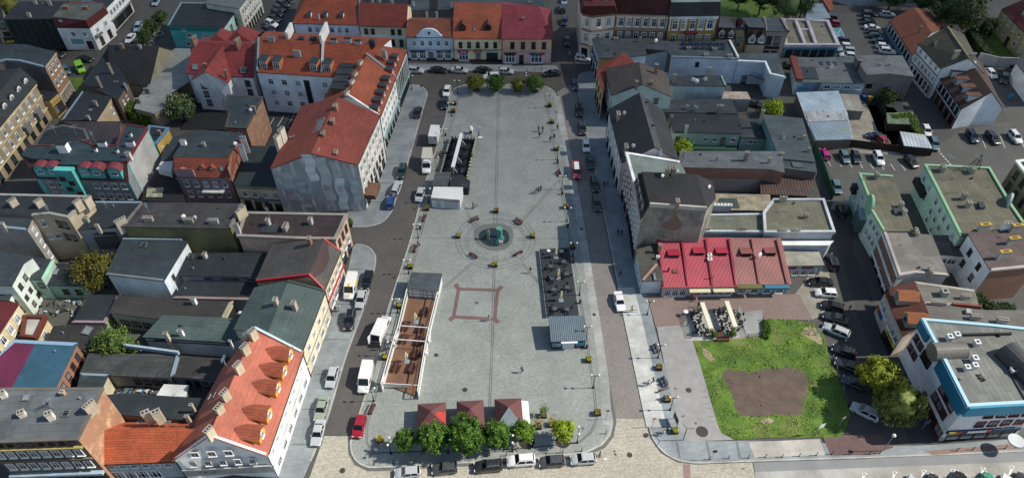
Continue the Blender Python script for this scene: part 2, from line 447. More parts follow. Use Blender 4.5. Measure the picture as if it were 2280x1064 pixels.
# ------------------------------------------------------------------ camera, sky, sun
cam = bpy.data.objects.new('camera', bpy.data.cameras.new('camera')); COL.objects.link(cam)
cam.location = (0, 0, ALT); cam.rotation_euler = (math.pi / 2 - PITCH, 0, 0)
cam.data.sensor_width = 36; cam.data.lens = FOC / 2280 * 36; cam.data.clip_end = 6000; cam.data.clip_start = 1
sc.camera = cam
SUN_EL, SUN_AZ = R(43), R(1.5)
wd = bpy.data.worlds.new('World'); sc.world = wd; wd.use_nodes = True
st = wd.node_tree.nodes.new('ShaderNodeTexSky'); st.sky_type = 'NISHITA'; st.sun_disc = False
st.sun_elevation = SUN_EL; st.sun_rotation = R(90) - SUN_AZ; st.air_density = 1.2; st.dust_density = .6
bg = wd.node_tree.nodes['Background']; bg.inputs[1].default_value = .1
wd.node_tree.links.new(st.outputs[0], bg.inputs[0])
sl = bpy.data.lights.new('sun', 'SUN'); sl.energy = 5.; sl.angle = R(.5); sl.color = (1., .94, .83)
so = bpy.data.objects.new('sun', sl); COL.objects.link(so); so.rotation_euler = (0, math.pi / 2 - SUN_EL, SUN_AZ); so.location = (200, 60, 200)
sc.view_settings.view_transform = 'Standard'; sc.view_settings.look = 'None'; sc.view_settings.exposure = .38; sc.view_settings.gamma = 1
# ------------------------------------------------------------------ ground
def px(l, z=0.): return [W(a, b, z) for a, b in l]
def flat(name, pts, z, m, kind='structure', th=None):
    P_ = px(pts, z) if not isinstance(pts[0], Vector) else pts
    bm = new()
    if th: prism(bm, P_, z - th, z)
    else:
        f = bm.faces.new([bm.verts.new((p.x, p.y, z)) for p in P_]); bm.normal_update()
        if f.normal.z < 0: f.normal_flip()
    bmesh.ops.triangulate(bm, faces=[f for f in bm.faces if len(f.verts) > 4]); uvs(bm)
    return tagit(obj(name, bm, m), kind=kind)
def strip(bm, P_, w, z, closed=False):
    n = len(P_); V = []
    for i, p in enumerate(P_):
        a = P_[i - 1] if (i or closed) else p; b = P_[(i + 1) % n] if (i < n - 1 or closed) else p
        d = (b - a); d = Vector((d.x, d.y, 0)).normalized(); nn = Vector((-d.y, d.x, 0)) * w / 2
        V.append((bm.verts.new((p.x + nn.x, p.y + nn.y, z)), bm.verts.new((p.x - nn.x, p.y - nn.y, z))))
    for i in range(n if closed else n - 1):
        j = (i + 1) % n; bm.faces.new([V[i][1], V[j][1], V[j][0], V[i][0]])
def lines(name, ls, w, z, m, closed=False, kind='structure'):
    bm = new()
    for l in ls: strip(bm, px(l, z) if not isinstance(l[0], Vector) else l, w, z, closed)
    return tagit(obj(name, bm, m), kind=kind)
bm = new(); bmesh.ops.create_grid(bm, x_segments=60, y_segments=60, size=1700); bmesh.ops.translate(bm, verts=bm.verts, vec=(0, 800, 0))
tagit(obj('ground', bm, mat('sett', '#53524e', rot=3, br=.35, bw=.3)), kind='structure')
SETT = mat('sett', '#605c5a', rot=4); RSETT = mat('sett', '#8f8983', rot=4); LSETT = mat('sett', '#c2bbab', rot=2, br=.7, bw=.32, rh=.24, ms=.045); PSETT = mat('sett', '#979c97', rot=1, br=.55, bw=.34, rh=.22)
SLAB = mat('slab', '#80878a', rot=-12, bw=1.8, rh=.9); KERB = mat('slab', '#a5a49e', bw=1., rh=1.); GUT = mat('sett', '#6c6b68', br=.5, bw=.2, rh=.2)
ASPH = mat('plain', '#585a5b', sc=.3, var=.18); LOT = mat('sett', '#5f5e5a', rot=12, br=.4); PINK = mat('sett', '#8a7770', rot=0, br=.4)
PALE = mat('slab', '#a29f98', bw=3., rh=2.); DASPH = mat('plain', '#303336', var=.3)
# roads
flat('road', [(1000, 205), (1250, 212), (1312, 180), (1312, 155), (905, 155), (905, 170), (955, 200)], .004, mat('sett', '#5b5750', rot=1))
flat('road', [(955, 207), (945, 235), (912, 350), (872, 473), (850, 500), (787, 503), (787, 542), (820, 547), (838, 567), (836, 592), (815, 672), (768, 798), (722, 970), (780, 970), (810, 890), (840, 798), (915, 532), (947, 406), (992, 266), (1000, 215)], .008, SETT)
flat('road', [(1240, 205), (1250, 266), (1292, 532), (1340, 798), (1362, 931), (1439, 932), (1415, 798), (1377, 637), (1357, 532), (1300, 266), (1287, 200), (1288, 180)], .008, RSETT)
flat('road', [(722, 970), (780, 970), (790, 1008), (830, 1040), (1130, 1024), (1310, 1005), (1352, 970), (1364, 931), (1439, 932), (1452, 973), (1475, 1005), (1510, 1025), (1550, 1032), (1675, 1027), (1690, 1120), (640, 1150), (690, 1060)], .006, LSETT)
flat('road', [(1285, 75), (1245, -60), (1215, -60), (1240, 155), (1290, 155)], .006, SETT)
flat('road', [(560, 90), (600, -80), (680, -80), (630, 70)], .006, mat('sett', '#4c4d4d', rot=20))
flat('road', [(105, 115), (240, 112), (370, -60), (310, -60), (235, 90), (100, 160)], .006, mat('sett', '#565049', rot=30))
flat('road', [(1910, 480), (1985, 480), (2035, 560), (1830, 240), (1780, 200)], .004, ASPH)
flat('road', [(1880, 440), (1850, 520), (1880, 600), (1915, 720), (1990, 880), (2030, 1003), (2120, 1003), (2050, 900), (1960, 700), (1900, 560), (1905, 470)], .006, mat('sett', '#4a4a49', rot=-20))
flat('road', [(1678, 1028), (1940, 1019), (2280, 1004), (2500, 990), (2500, 1022), (2280, 1027), (1680, 1050)], .008, mat('plain', '#77797a', var=.12))
flat('parking_lot', [(1680, 1050), (2280, 1027), (2600, 1010), (2700, 1200), (1700, 1200)], .01, mat('slab', '#9a9892', bw=4., rh=3.))
flat('parking_lot', [(1815, 330), (1880, 440), (2030, 425), (2290, 430), (2400, 330), (2300, 260), (2140, 290), (2080, 330)], .008, LOT)
flat('parking_lot', [(1850, 30), (1990, 30), (2000, 130), (1900, 130), (1865, 120)], .008, LOT)
flat('yard', [(1880, 250), (1905, 230), (1990, 240), (2035, 290), (2070, 350), (1900, 340), (1890, 300)], .012, mat('plain', '#8a8578', sc=.5, var=.3))
flat('yard', [(2170, 140), (2330, 130), (2420, 260), (2260, 290)], .012, LOT)
flat('yard', [(600, 245), (690, 250), (660, 330), (590, 330)], .01, DASPH)
flat('yard', [(410, 225), (520, 235), (500, 290), (400, 290)], .01, mat('plain', '#191b1d'))
flat('yard', [(330, 620), (220, 700), (60, 650), (70, 580)], .01, mat('plain', '#5a5952', sc=.6, var=.4))
flat('footpath', [(1970, 330), (2000, 320), (2060, 300), (1990, 200), (1900, 160)], .012, DASPH)
def rnd(pts, d=3., n=5):
    P_ = [W(a, b, .12) for a, b in pts]; out = []; m = len(P_)
    for i, p in enumerate(P_):
        a, b = P_[i - 1], P_[(i + 1) % m]; da, db = (a - p).length, (b - p).length; u, v = (a - p) / da, (b - p) / db; k = min(d, da * .45, db * .45); q0, q1 = p + u * k, p + v * k
        out += [q0.lerp(p, t_ / n).lerp(p.lerp(q1, t_ / n), t_ / n) for t_ in range(n + 1)]
    return out
# pavements and the square stand one kerb higher
Z1 = .12
PLAZA = [(992, 266), (1000, 215), (1010, 197), (1040, 187), (1205, 190), (1222, 195), (1237, 207), (1247, 266), (1292, 532), (1340, 798), (1360, 918), (1364, 938), (1357, 970), (1338, 990), (1300, 1008), (1140, 1023), (870, 1038), (820, 1040), (795, 1028), (783, 1008), (780, 985), (785, 968), (810, 890), (840, 798), (859, 702), (915, 532), (947, 406)]
flat('square_paving', rnd(PLAZA), Z1, PSETT, th=.14)
LP1 = [(905, 185), (940, 192), (953, 207), (945, 232), (912, 350), (872, 473), (852, 496), (820, 505), (787, 505), (760, 500), (800, 420), (880, 250)]
LP2 = [(787, 542), (820, 547), (837, 567), (835, 592), (815, 672), (768, 798), (730, 928), (705, 995), (675, 1064), (655, 1110), (590, 1110), (640, 1000), (740, 690), (775, 600)]
RP = [(1340, 160), (1305, 160), (1290, 167), (1286, 185), (1287, 200), (1300, 266), (1357, 532), (1377, 637), (1392, 707), (1415, 798), (1439, 918), (1452, 973), (1475, 1005), (1510, 1025), (1550, 1030), (1710, 1024), (1940, 1017), (2280, 1003), (2500, 990), (2500, 960), (2280, 975), (2080, 990), (1990, 992), (1700, 980), (1535, 982), (1475, 800), (1440, 655), (1420, 560), (1400, 440)]
NP = [(900, 142), (1240, 146), (1245, 158), (1225, 160), (900, 155)]
for p in (LP1, LP2, RP, NP): flat('pavement', rnd(p), Z1, SLAB, th=.13)
flat('pavement', [(1440, 652), (1780, 655), (1810, 712), (1710, 712), (1705, 752), (1540, 760), (1460, 728)], .128, PINK, th=.12)
flat('pavement', [(1462, 728), (1532, 722), (1545, 760), (1556, 800), (1575, 865), (1593, 928), (1606, 963), (1634, 978), (1535, 982), (1515, 960), (1490, 860)], .132, mat('plain', '#8b8a88', sc=.5, var=.14), th=.12)
flat('pavement', [(1770, 655), (1840, 560), (1850, 640), (1835, 700), (1800, 715)], .03, mat('slab', '#8d887c', bw=2., rh=2.))
flat('pavement', [(1830, 968), (1960, 965), (1990, 995), (1940, 1012), (1850, 1013)], .134, mat('sett', '#6c5552', br=.4), th=.1)
flat('pavement', [(1667, 984), (1825, 976), (1838, 1012), (1680, 1017)], .130, mat('slab', '#a6a29a', bw=2., rh=2.), th=.1)
flat('pavement', [(2060, 1003), (2280, 985), (2500, 975), (2500, 988), (2280, 997), (2075, 1012)], .134, mat('sett', '#8b7268', br=.4), th=.1)
flat('cafe_floor', [(1508, 752), (1535, 690), (1640, 692), (1662, 752), (1545, 760)], .14, PALE, th=.12)
flat('cafe_floor', [(1648, 695), (1696, 690), (1705, 745), (1664, 750)], .142, mat('plain', '#8d8e8b'), th=.12)
# kerbs, gutters and bands in the paving
lines('kerb', [rnd(PLAZA)], .28, .126, KERB, True)
lines('kerb', [rnd(LP1)[6:54], rnd(LP2)[3:48], rnd(RP)[3:106], [(900, 155), (1225, 160), (1245, 158)]], .26, .126, KERB)
lines('gutter', [[(a[0] - 2 if a[0] > 1100 else a[0], a[1]) for a in RP[4:17]], LP2[2:8], [(778, 975), (779, 1008), (792, 1031), (820, 1045), (870, 1043), (1140, 1028), (1302, 1013), (1345, 993), (1363, 970), (1369, 938), (1345, 798)]], .55, .02, GUT)
BAND = mat('plain', '#5d605f'); BAND2 = mat('plain', '#6a5250', var=.12)
def off(l, d): return [(a + d, b) for a, b in l]
ctr = [(1110, 208), (1107, 330), (1104, 466)]; ctr2 = [(1100, 596), (1096, 760), (1090, 905)]
ls = [off(ctr, -2), off(ctr, 2), off(ctr2, -2), off(ctr2, 2)]
left = [(1022, 205), (1016, 225), (1005, 270), (960, 420), (925, 560), (860, 790), (815, 945), (814, 985), (830, 1008), (870, 1006)]
right = [(1215, 210), (1227, 270), (1262, 480), (1300, 700), (1326, 880), (1330, 930), (1318, 962), (1290, 985), (1140, 1000), (870, 1006)]
ls += [off(left, 0), off(left, 4), off(right, 0), off(right, -4)]
ls += [[(940, 531), (1012, 530)], [(1190, 531), (1262, 531)], [(1165, 487), (1243, 400)], [(1168, 489), (1246, 402)], [(1046, 488), (1028, 452)], [(1049, 486), (1031, 450)], [(1052, 583), (985, 640)], [(1055, 585), (988, 643)], [(1165, 585), (1215, 645)], [(1162, 587), (1211, 647)]]
lines('paving_band', ls, .14, .124, BAND)
CC = W(1103, 533, .12); 
def ring(r, n=48): return [CC + Vector((math.cos(t) * r, math.sin(t) * r * 1.0, 0)) for t in [2 * math.pi * i / n for i in range(n)]]
RR = (W(1190, 533).x - W(1014, 533).x) / 2
lines('paving_band', [ring(RR), ring(RR - .8), ring(RR * .77), ring(RR * .77 - .5)], .12, .1245, BAND, True)
ls = []
for a in range(8):
    t = R(45 * a + 1)
    for d in (-.35, .35):
        o = Vector((-math.sin(t), math.cos(t), 0)) * d; u = Vector((math.cos(t), math.sin(t), 0)); ls.append([CC + u * RR * .55 + o, CC + u * RR + o])
lines('paving_band', ls, .16, .1235, BAND)
sq = [(1021, 643), (1108, 646), (1101, 710), (1010, 705)]
bm = new(); strip(bm, px(sq, .125), 1., .125, True)
for a, b in (((1021, 643), (1014, 632)), ((1108, 646), (1118, 637)), ((1101, 710), (1110, 718)), ((1010, 705), (1001, 713))): strip(bm, px([a, b], .125), .9, .1253)
tagit(obj('paving_band', bm, BAND2), kind='structure')
# pale strip of slabs beside the right road and the paler cross bands of the left pavement
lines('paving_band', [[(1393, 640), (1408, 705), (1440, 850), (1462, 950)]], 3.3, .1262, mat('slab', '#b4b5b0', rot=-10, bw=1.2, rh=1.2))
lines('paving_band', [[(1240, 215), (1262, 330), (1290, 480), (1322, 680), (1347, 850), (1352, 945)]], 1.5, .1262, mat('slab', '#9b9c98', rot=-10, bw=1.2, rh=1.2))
lines('paving_band', [[(1378 + i * 0, 690 + i), (1420, 690 + i)] for i in (0, 5)] + [[(1505 + k * 67, 982), (1512 + k * 67, 1020)] for k in range(3)] + [[(1508 + k * 67, 982), (1515 + k * 67, 1020)] for k in range(3)], .14, .129, BAND)
lines('paving_band', [[(820 - k * 22, 600 + k * 78), (770 - k * 24, 598 + k * 78)] for k in range(6)] + [[(938 - k * 14, 240 + k * 42), (900 - k * 16, 239 + k * 42)] for k in range(6)], .18, .1285, BAND)
# parking bays and road marks
MARK = simple('road_marking', '#c9c9c4', .8)
lines('road_marking', [[(960 + k * 27.5, 1053 - k * 2.3), (967 + k * 27.5, 1052.6 - k * 2.3)] for k in range(15)], .35, .012, MARK)
lines('road_marking', [[(1990 + k * 3.2, 1064 + 0 * k) if 0 else (2090 + k * 5, 336 + k * 5.6), (2091.5 + k * 5, 339 + k * 5.6)] for k in range(6)], .35, .014, MARK)
lines('road_marking', [[(1842 + k * 23.5, 356 + k * 1.5), (1850 + k * 23.8, 370 + k * 1.5)] for k in range(8)] + [[(2183 + k * 43, 300), (2195 + k * 43, 330)] for k in range(4)], .14, .014, MARK)
for k, (x, y) in enumerate([(1924, 1054), (1992, 1051), (2057, 1048), (2122, 1046), (2189, 1042), (2253, 1039)]):
    lines('road_marking', [[(x - 5, y), (x + 6, y)], [(x + 1, y), (x - 8, y + 24)]], .3, .0145 + k * .0004, MARK)
lines('road_marking', [[(610, 262 + 0), (598, 285)], [(632, 258), (618, 282)], [(655, 256), (640, 280)], [(676, 254), (661, 279)]], .14, .014, MARK)
bm = new(); f = [W(1848, 63, .02), W(1872, 63, .02), (W(1886, 93, .02)), W(1858, 92, .02)]
bay = flat('parking_bay', f, .02, simple('blue_bay', '#4e8f9e', .8))
lines('road_marking', [[(1849, 64), (1872, 64), (1885, 92), (1859, 91)], [(1849, 64), (1885, 92)], [(1872, 64), (1859, 91)]], .16, .024, MARK)
flat('road_patch', [(1520, 1033), (1536, 1033), (1538, 1064), (1522, 1064)], .012, mat('sett', '#927a78', br=.4))
# grass, bare earth and tufts
GR = [(1542, 758), (1600, 757), (1660, 752), (1705, 749), (1700, 712), (1712, 709), (1770, 712), (1815, 722), (1835, 745), (1848, 800), (1858, 822), (1880, 880), (1893, 915), (1885, 955), (1870, 972), (1710, 974), (1634, 977), (1606, 963), (1593, 928), (1575, 865), (1556, 800)]
t = NT('lawn'); pos = t.n('NewGeometry').outputs['Position']
c = t.mix(lin('#3d571c'), lin('#65802f'), t.rng(t.noise(pos, .25, 5), .35, .65)); c = t.mix(c, lin('#7a7448'), t.rng(t.noise(pos, .16, 4), .55, .75, 0, .7)); c = t.mix(c, lin('#34501a'), t.rng(t.noise(pos, 2.2, 4), .5, .8, 0, .5))
LAWN = t.set(c, .95, t.noise(pos, 6, 3), .1, 1.)
flat('lawn', GR, .145, LAWN, th=.14)
EARTH = smooth_closed(px([(1607, 838), (1622, 823), (1665, 827), (1712, 821), (1765, 818), (1785, 826), (1800, 848), (1796, 880), (1780, 924), (1715, 923), (1647, 924), (1632, 885), (1627, 868)], .149), 5)
flat('bare_earth', [v + Vector((random.uniform(-.3, .3), random.uniform(-.3, .3), 0)) for v in EARTH], .149, mat('plain', '#55473d', sc=.5, var=.28))
for e in ([(1800, 725), (1822, 735), (1830, 765), (1800, 752), (1785, 742)], [(1562, 775), (1578, 782), (1592, 800), (1575, 800)], [(1710, 928), (1722, 938), (1705, 942), (1690, 935)]):
    flat('bare_earth', [v + Vector((random.uniform(-.12, .12), random.uniform(-.12, .12), 0)) for v in smooth_closed(px(e, .1487), 5)], .1487, mat('plain', '#94866e', sc=.8, var=.25))
t = NT('grass_blades'); ri = t.n('NewGeometry').outputs['Random Per Island']
c = t.mix(lin('#4d6c22'), lin('#8fa648'), ri); GB = t.set(c, .9)
bm = new(); gp = px(GR); x0, x1 = min(p.x for p in gp), max(p.x for p in gp); y0, y1 = min(p.y for p in gp), max(p.y for p in gp); k = 0
while k < 9000:
    p = Vector((random.uniform(x0, x1), random.uniform(y0, y1), .14))
    if not inside(p, gp): continue
    if inside(p, EARTH) and (random.random() < .9 or all((p - v).length > 1.1 for v in EARTH)): continue
    k += 1
    if math.sin(p.x * .9) * math.sin(p.y * 1.3 + 1) + random.random() < .35: continue
    a = random.uniform(0, 6.28); w = random.uniform(.05, .13); h = random.uniform(.06, .24); d = Vector((math.cos(a), math.sin(a), 0)); q = Vector((random.uniform(-.2, .2), random.uniform(-.2, .2), h))
    bm.faces.new([bm.verts.new(p - d * w), bm.verts.new(p + d * w), bm.verts.new(p + q)])
tagit(obj('grass', bm, GB), 'short rough grass growing over the lawn around the bare earth patch', 'grass', kind='stuff')
# greens at the far side
flat('lawn', [(1590, -10), (1740, -20), (1740, 40), (1605, 45), (1600, 20)], .03, LAWN)
flat('lawn', [(2155, 50), (2210, 60), (2270, 130), (2200, 130), (2160, 90)], .03, LAWN)
flat('lawn', [(150, 175), (185, 172), (190, 200), (165, 205)], .03, LAWN)
flat('lawn', [(325, 100), (380, 60), (370, 20), (340, 40)], .03, mat('plain', '#4a5040'))
# manholes, stains and wells
for k, (a, b, r, s) in enumerate([(934, 817 - 0, .35, 0), (971, 790, .4, 1), (1035, 867, .45, 1), (762, 1046, .45, 1), (1402, 1011, .45, 1), (1439, 968, .4, 2), (877, 617, .4, 1), (919, 349, .4, 1), (922, 465, .4, 1), (1295, 510, .35, 1), (1061, 674, .4, 0), (1533, 868, .5, 2), (1563, 960, 1., 2), (1310, 586, .4, 1), (1323, 700, .35, 1)]):
    bm = new(); q = W(a, b, .136); bmesh.ops.create_circle(bm, cap_ends=True, segments=16, radius=r)
    bmesh.ops.translate(bm, verts=bm.verts, vec=(q.x, q.y, .016 if a in (762, 1402, 877, 919, 922, 1310) else .1365))
    tagit(obj('manhole_cover' if s < 2 else 'stain', bm, mat('plain', '#38322e' if s else '#55565a')), kind='structure')
SI = simple
TH, CA, CH = ('tenement_house', 'tenement'), ('courtyard_annex', 'annex'), ('courtyard_house', 'house')
HA, RH, SH, SO, TO = ('courtyard_hall', 'hall'), ('row_house', 'house'), ('shed', 'shed'), ('shop_house', 'house'), ('town_house', 'house')
def MF(h, **k): return mat('felt', h, **k)
def MP(h, **k): return mat('plain', h, **k)
def MT(h, **k): return mat('tile', h, **k)
def MM(h, **k): return mat('metal', h, **k)
SW, GD, RU = 'shop_window', 'cars driving on the roads', random.uniform
SYE, SBK, SBL, SRE, DRT = simple('sign_yellow', '#c9b02c', .6), simple('sign_black', '#15171a', .6), simple('sign_blue', '#1c4f86', .6), simple('sign_red', '#a03040', .6), simple('dark_red_trim', '#6a2630', .7)
def RN(bm): bmesh.ops.recalc_face_normals(bm, faces=bm.faces)
# ------------------------------------------------------------------ houses
F1 = MF('#2d373c'); F2 = MF('#20282d', stain='#414a4f'); F3 = MF('#414c52', rh=.9); FTEAL = MF('#263a40'); FBLK = MF('#26292d', seam=.3, stain='#3c4146', patch=.8)
FGRN = MF('#435250', rh=.8, patch=.85); FPUR = MF('#3a383a', rh=.8); FBR = MF('#34292a', stain='#5f5a58'); FTAN = MF('#63604f', stain='#8a8468'); FLG = MF('#666c6c', patch=.85)
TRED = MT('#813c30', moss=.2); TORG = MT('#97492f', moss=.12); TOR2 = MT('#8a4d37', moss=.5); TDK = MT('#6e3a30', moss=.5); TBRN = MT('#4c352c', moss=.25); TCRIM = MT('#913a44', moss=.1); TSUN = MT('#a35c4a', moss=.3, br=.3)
WHT = P('#e0e1de', dirt=.3); WHB = P('#d4dade', dirt=.3); CRM = P('#d6c8a6'); GRY = P('#98979a'); GRYD = P('#6f6d69', dirt=.8); BEI = P('#8f8069', dirt=.7); MINT = P('#9cb5a6', dirt=.3); TURQ = P('#58b3ad', dirt=.2)
BRK = mat('brick', '#8c5840'); BRKO = mat('brick', '#9b6a3c', sa=.3); BRKP = mat('brick', '#a06a48', st='#c9a880', sa=.9)
A = T(0, 0); B = T(1, 0); C = T(2, 0); D = T(3, 0); A1 = T(0, 1); B1 = T(1, 1); C1 = T(2, 1); D1 = T(3, 1); A2 = T(0, 2); B2 = T(1, 2); C2 = T(2, 2); D2 = T(3, 2); A3 = T(0, 3); B3 = T(1, 3); C3 = T(2, 3); D3 = T(3, 3)
# --- upper left quarter
b = Bld(A, 'ornate beige tenement with black mansard roof and white dormers at the left edge', [(308, 740, 9.8), (-240, 1400, 9.8), (-760, 1300, 9.8), (-150, 690, 9.8), (183, 608, 13.6), (-330, 1190, 13.6), (-720, 1200, 13.6), (-150, 650, 13.6)], 'mans', BEI, F2, *TH, over=.4)
b.win(0, 7.9, 9, 1., 1.7).win(0, 4.7, 9, 1., 1.7).win(0, 1.7, 8, 1.3, 2., st='d', name=SW)
b.band(0, 9.3, .5, P('#b7a884'), .35); b.band(0, 6.3, .25, P('#b7a884'), .2); b.band(0, 3.1, .3, P('#b7a884'), .25)
for u in (.14, .34): b.bay(0, u, u + .07, 5.2, 1.1, GRYD, 3.2, 'balcony')
b.dorm([(.07, 10., .35), (.19, 10., .35), (.31, 10., .35), (.43, 10., .35), (.55, 10., .35)], 0, 1.7, 2.6, 1.6, F2, WHITE, 'arch', 'w', 1., 1.3)
b = Bld(A, 'brick-orange three storey house with grey blind gable wall and white shop floor', [(392, 597, 11.3), (490, 468, 11.3), (225, 402, 11.3), (-80, 400, 11.3), (-120, 575, 11.3), (50, 535, 11.3), (180, 543, 11.3)], 'flat', P('#6c6865', dirt=.8), F1, *TH, par=(.15, ZINC, .3, (4, 5, 6)))
b.band(0, 7.2, 7.6, BRKO, .06, name='facade'); b.band(0, 1.7, 3.4, P('#b8ada0'), .08, name='shop_front'); b.band(0, 11., .5, P('#a89a86'), .3)
b.win(0, 9.2, 3, 1., 1.7).win(0, 6., 3, 1., 1.6).win(0, 1.5, 4, 1.1, 2.2, st='d', name=SW)
b = Bld(A, 'small two storey yellow shop house squeezed between beige tenement and orange brick house', [(438, 895, 5.2), (512, 828, 5.2), (340, 808, 5.2), (230, 880, 5.2)], 'flat', P('#b79c5a'), F2)
b.win(0, 2., 3, 1., 2.2, st='b', name=SW).band(0, 3.9, .3, P('#8d7a4c'), .12)
b = Bld(A, 'derelict tenement wrapped in dark green scaffold netting under black roof', [(30, 176, 9.2), (468, 168, 9.2), (610, 20, 9.2), (170, 20, 9.2)], 'flat', mat('plaster', '#1f2a28', dirt=.9), FBLK, *TH)
for k in range(7): b.bay(0, .03 + k * .14, .05 + k * .14, 9., .25, SI('scaffold_net', '#2a3734', .95), 0, 'scaffold_net')
b.ch([(250, 120, 10.4), (300, 0, 10.6), (430, 10, 10.6)])
b = Bld(A, 'white corner house with red mansard, boxed dormers and a painted mural', [(503, 246, 6.8), (795, 250, 6.8), (958, 118, 6.8), (920, 28, 6.8), (560, 24, 6.8), (475, 158, 9.3), (762, 185, 9.3), (922, 66, 9.3), (905, 42, 9.3), (572, 38, 9.3)], 'mans', WHT, MT('#6c2b2c'), 'corner_house', 'house')
bm = new(); prism(bm, [A(*p, 9.3) for p in ((470, 158), (765, 186), (925, 68), (908, 40), (570, 36))], 9.33, 9.45); uvs(bm); obj('flat_roof', bm, MF('#5d6358'), b.root, b.o)
b.win(0, 4.9, 2, 1.1, 1.2, .25, .95).win(0, 1.7, 1, 1.4, 2., .68, .9, 'b').win(1, 4.9, 2, 1.1, 1.3).win(1, 1.8, 2, 1.2, 2.1, st='b')
b.band(0, 2.6, 1.5, SI('mural', '#6aa3ac', .9), .04, .25, .62, 'mural'); b.bay(1, .05, .35, 4.1, .9, GRYD, 3.7, 'balcony')
b.dorm([(.27, 6.9, .15), (.74, 6.9, .15)], 0, 2.1, 2.1, 1.6, F1, WHITE, 'flat', 'w', 1.1, 1.1).dorm([(.28, 6.9, .15), (.72, 6.9, .15)], 1, 2., 2.1, 1.6, F1, WHITE, 'flat', 'w', 1., 1.1)
b.ch([(575, 58, 10.3), (750, 62, 10.3)], .8, 2., 1., P('#8e4a38'), rz=3)
b = Bld(A, 'long plain white house running up the side street with grey shop fronts', [(940, 78, 7.2), (1115, -100, 7.2), (900, -150, 7.2), (700, -40, 7.2), (905, 30, 7.2)], 'flat', WHT, F1)
b.win(0, 5.2, 6, 1., 1.4, st='w').win(0, 1.7, 6, 1.6, 2.1, st='d', name=SW).band(0, 3.3, .25, GRYD, .5, name='awning')
b = Bld(A, 'pinkish house at the far left corner above a shop with yellow sign', [(-90, 180, 8), (24, 172, 8), (8, 60, 8), (-120, 70, 8)], 'flat', P('#9b8878'), F2)
b.win(0, 6, 1, 1.3, 1.5, .4, .95, 'b').win(0, 3.7, 1, 1.5, 1.2, .5, .9, 'b').band(0, 1.2, .9, SI('yellow_sign', '#b9a02c', .8), .1, .3, 1., 'sign')
b.win(0, 1.8, 1, 2.4, 1.6, .3, 1., 'd', SW)
b = Bld(A, 'turquoise house with dark felt roof and white gable end', [(1500, 230, 6.8), (1995, 243, 6.8), (2112, 78, 6.8), (1960, 36, 6.8), (1615, 30, 6.8)], 'flat', P('#9fc0b4', dirt=.2), F2, par=(.12, ZINC, .25, (3, 4)))
b.band(0, 3.4, 6.7, TURQ, .06, name='facade'); b.band(0, 5.9, 1.1, SI('teal_stripe', '#2f7d74', .9), .09, 0, 1, 'frieze')
b.win(0, 4.1, 2, 1.3, 1.1, .18, .75).win(0, 5.6, 1, 1.1, .6, .15, .35).win(0, 1.5, 2, 1.2, 1.2, .1, .7).win(1, 4.4, 2, 1.1, 1.8, .2, .9, 'b')
b = Bld(A, 'tall cream tenement beside the street with angled parking', [(2128, 78, 8.5), (2290, -130, 8.5), (2050, -160, 8.5), (1830, 30, 8.5)], 'flat', P('#c5c2b4'), FLG, *TH)
b.win(0, 6.8, 7, .9, 1.5).win(0, 4, 7, .9, 1.5).win(0, 1.4, 7, 1., 1.9, st='d').band(0, 2.8, .2, P('#a8a596'), .2)
b = Bld(A, 'old barn-like house with steep dark brown roof streaked by weather', [(985, 745, 4.2), (1330, 765, 4.2), (1412, 412, 9.8), (1530, 452, 6.5), (960, 398, 6.5), (968, 402, 9.8)], 'gable', P('#8d8672'), MM('#2e2a26', ws=.5, rust='#4a4438'))
b.ch([(1075, 395, 10.6)], .8, 1.4, 1.4, BRK).ch([(1240, 405, 10.3)], .7, 1., 1.)
b = Bld(A, 'grey wedge-roofed house with two tall plastered chimneys', [(960, 440, 7.2), (1135, 735, 6.6), (1048, 886, 6.2), (742, 742, 6.6)], 'flat', P('#6f5f52', dirt=.9), F2)
b.ch([(965, 570, 9.6), (865, 690, 9.4)], .7, .8, 2.6, P('#a09684'), fl=1).ch([(1110, 750, 7.4)], .6, 1.2, 1., GRY)
b.win(1, 4.2, 2, .8, 1., .3, .9, 'w'); b.sky([(1032, 735, 6.6)], 1, .7, .9, 8)
b = Bld(A, 'low grey felt roof with white gutter and pale gable, below the wedge-roofed house', [(738, 818, 6.4), (985, 868, 6.4), (930, 960, 6.2), (855, 1075, 6), (560, 1068, 6.2)], 'flat', P('#a8977c'), F2, par=(.1, ZINC, .25, (4,)))
b.win(1, 3.8, 1, .9, 1.6, .2, .7); b.ch([(840, 905, 7.6)], .5, 1.3, 1.2, P('#a89f90'), fl=3).ch([(780, 1035, 7.2)], .6, .9, 1.1)
b.sky([(808, 985, 6.2)], 1, .6, .7, 6)
b = Bld(A, 'light grey curved felt roof over low sheds behind the hedge', [(1565, 437, 4.8), (1690, 440, 4.8), (1665, 640, 4.6), (1700, 715, 4.4), (1560, 712, 4.4), (1505, 755, 4.4), (1525, 830, 4.2), (1460, 960, 4.2), (1375, 1010, 4.2), (1200, 965, 4.2), (1240, 870, 4.3), (1325, 765, 4.4), (1400, 640, 4.6), (1480, 490, 4.8)], 'flat', P('#9a917c'), MF('#858883', rh=.8, seam=.25, patch=.9, stain='#9a9a94'), *SH)
b.win(4, 2.6, 2, 1., 1.2, .1, .9); b.ch([(1300, 790, 5.8), (1220, 880, 5.6)], .6, 1.6, 1.2, GRYD)
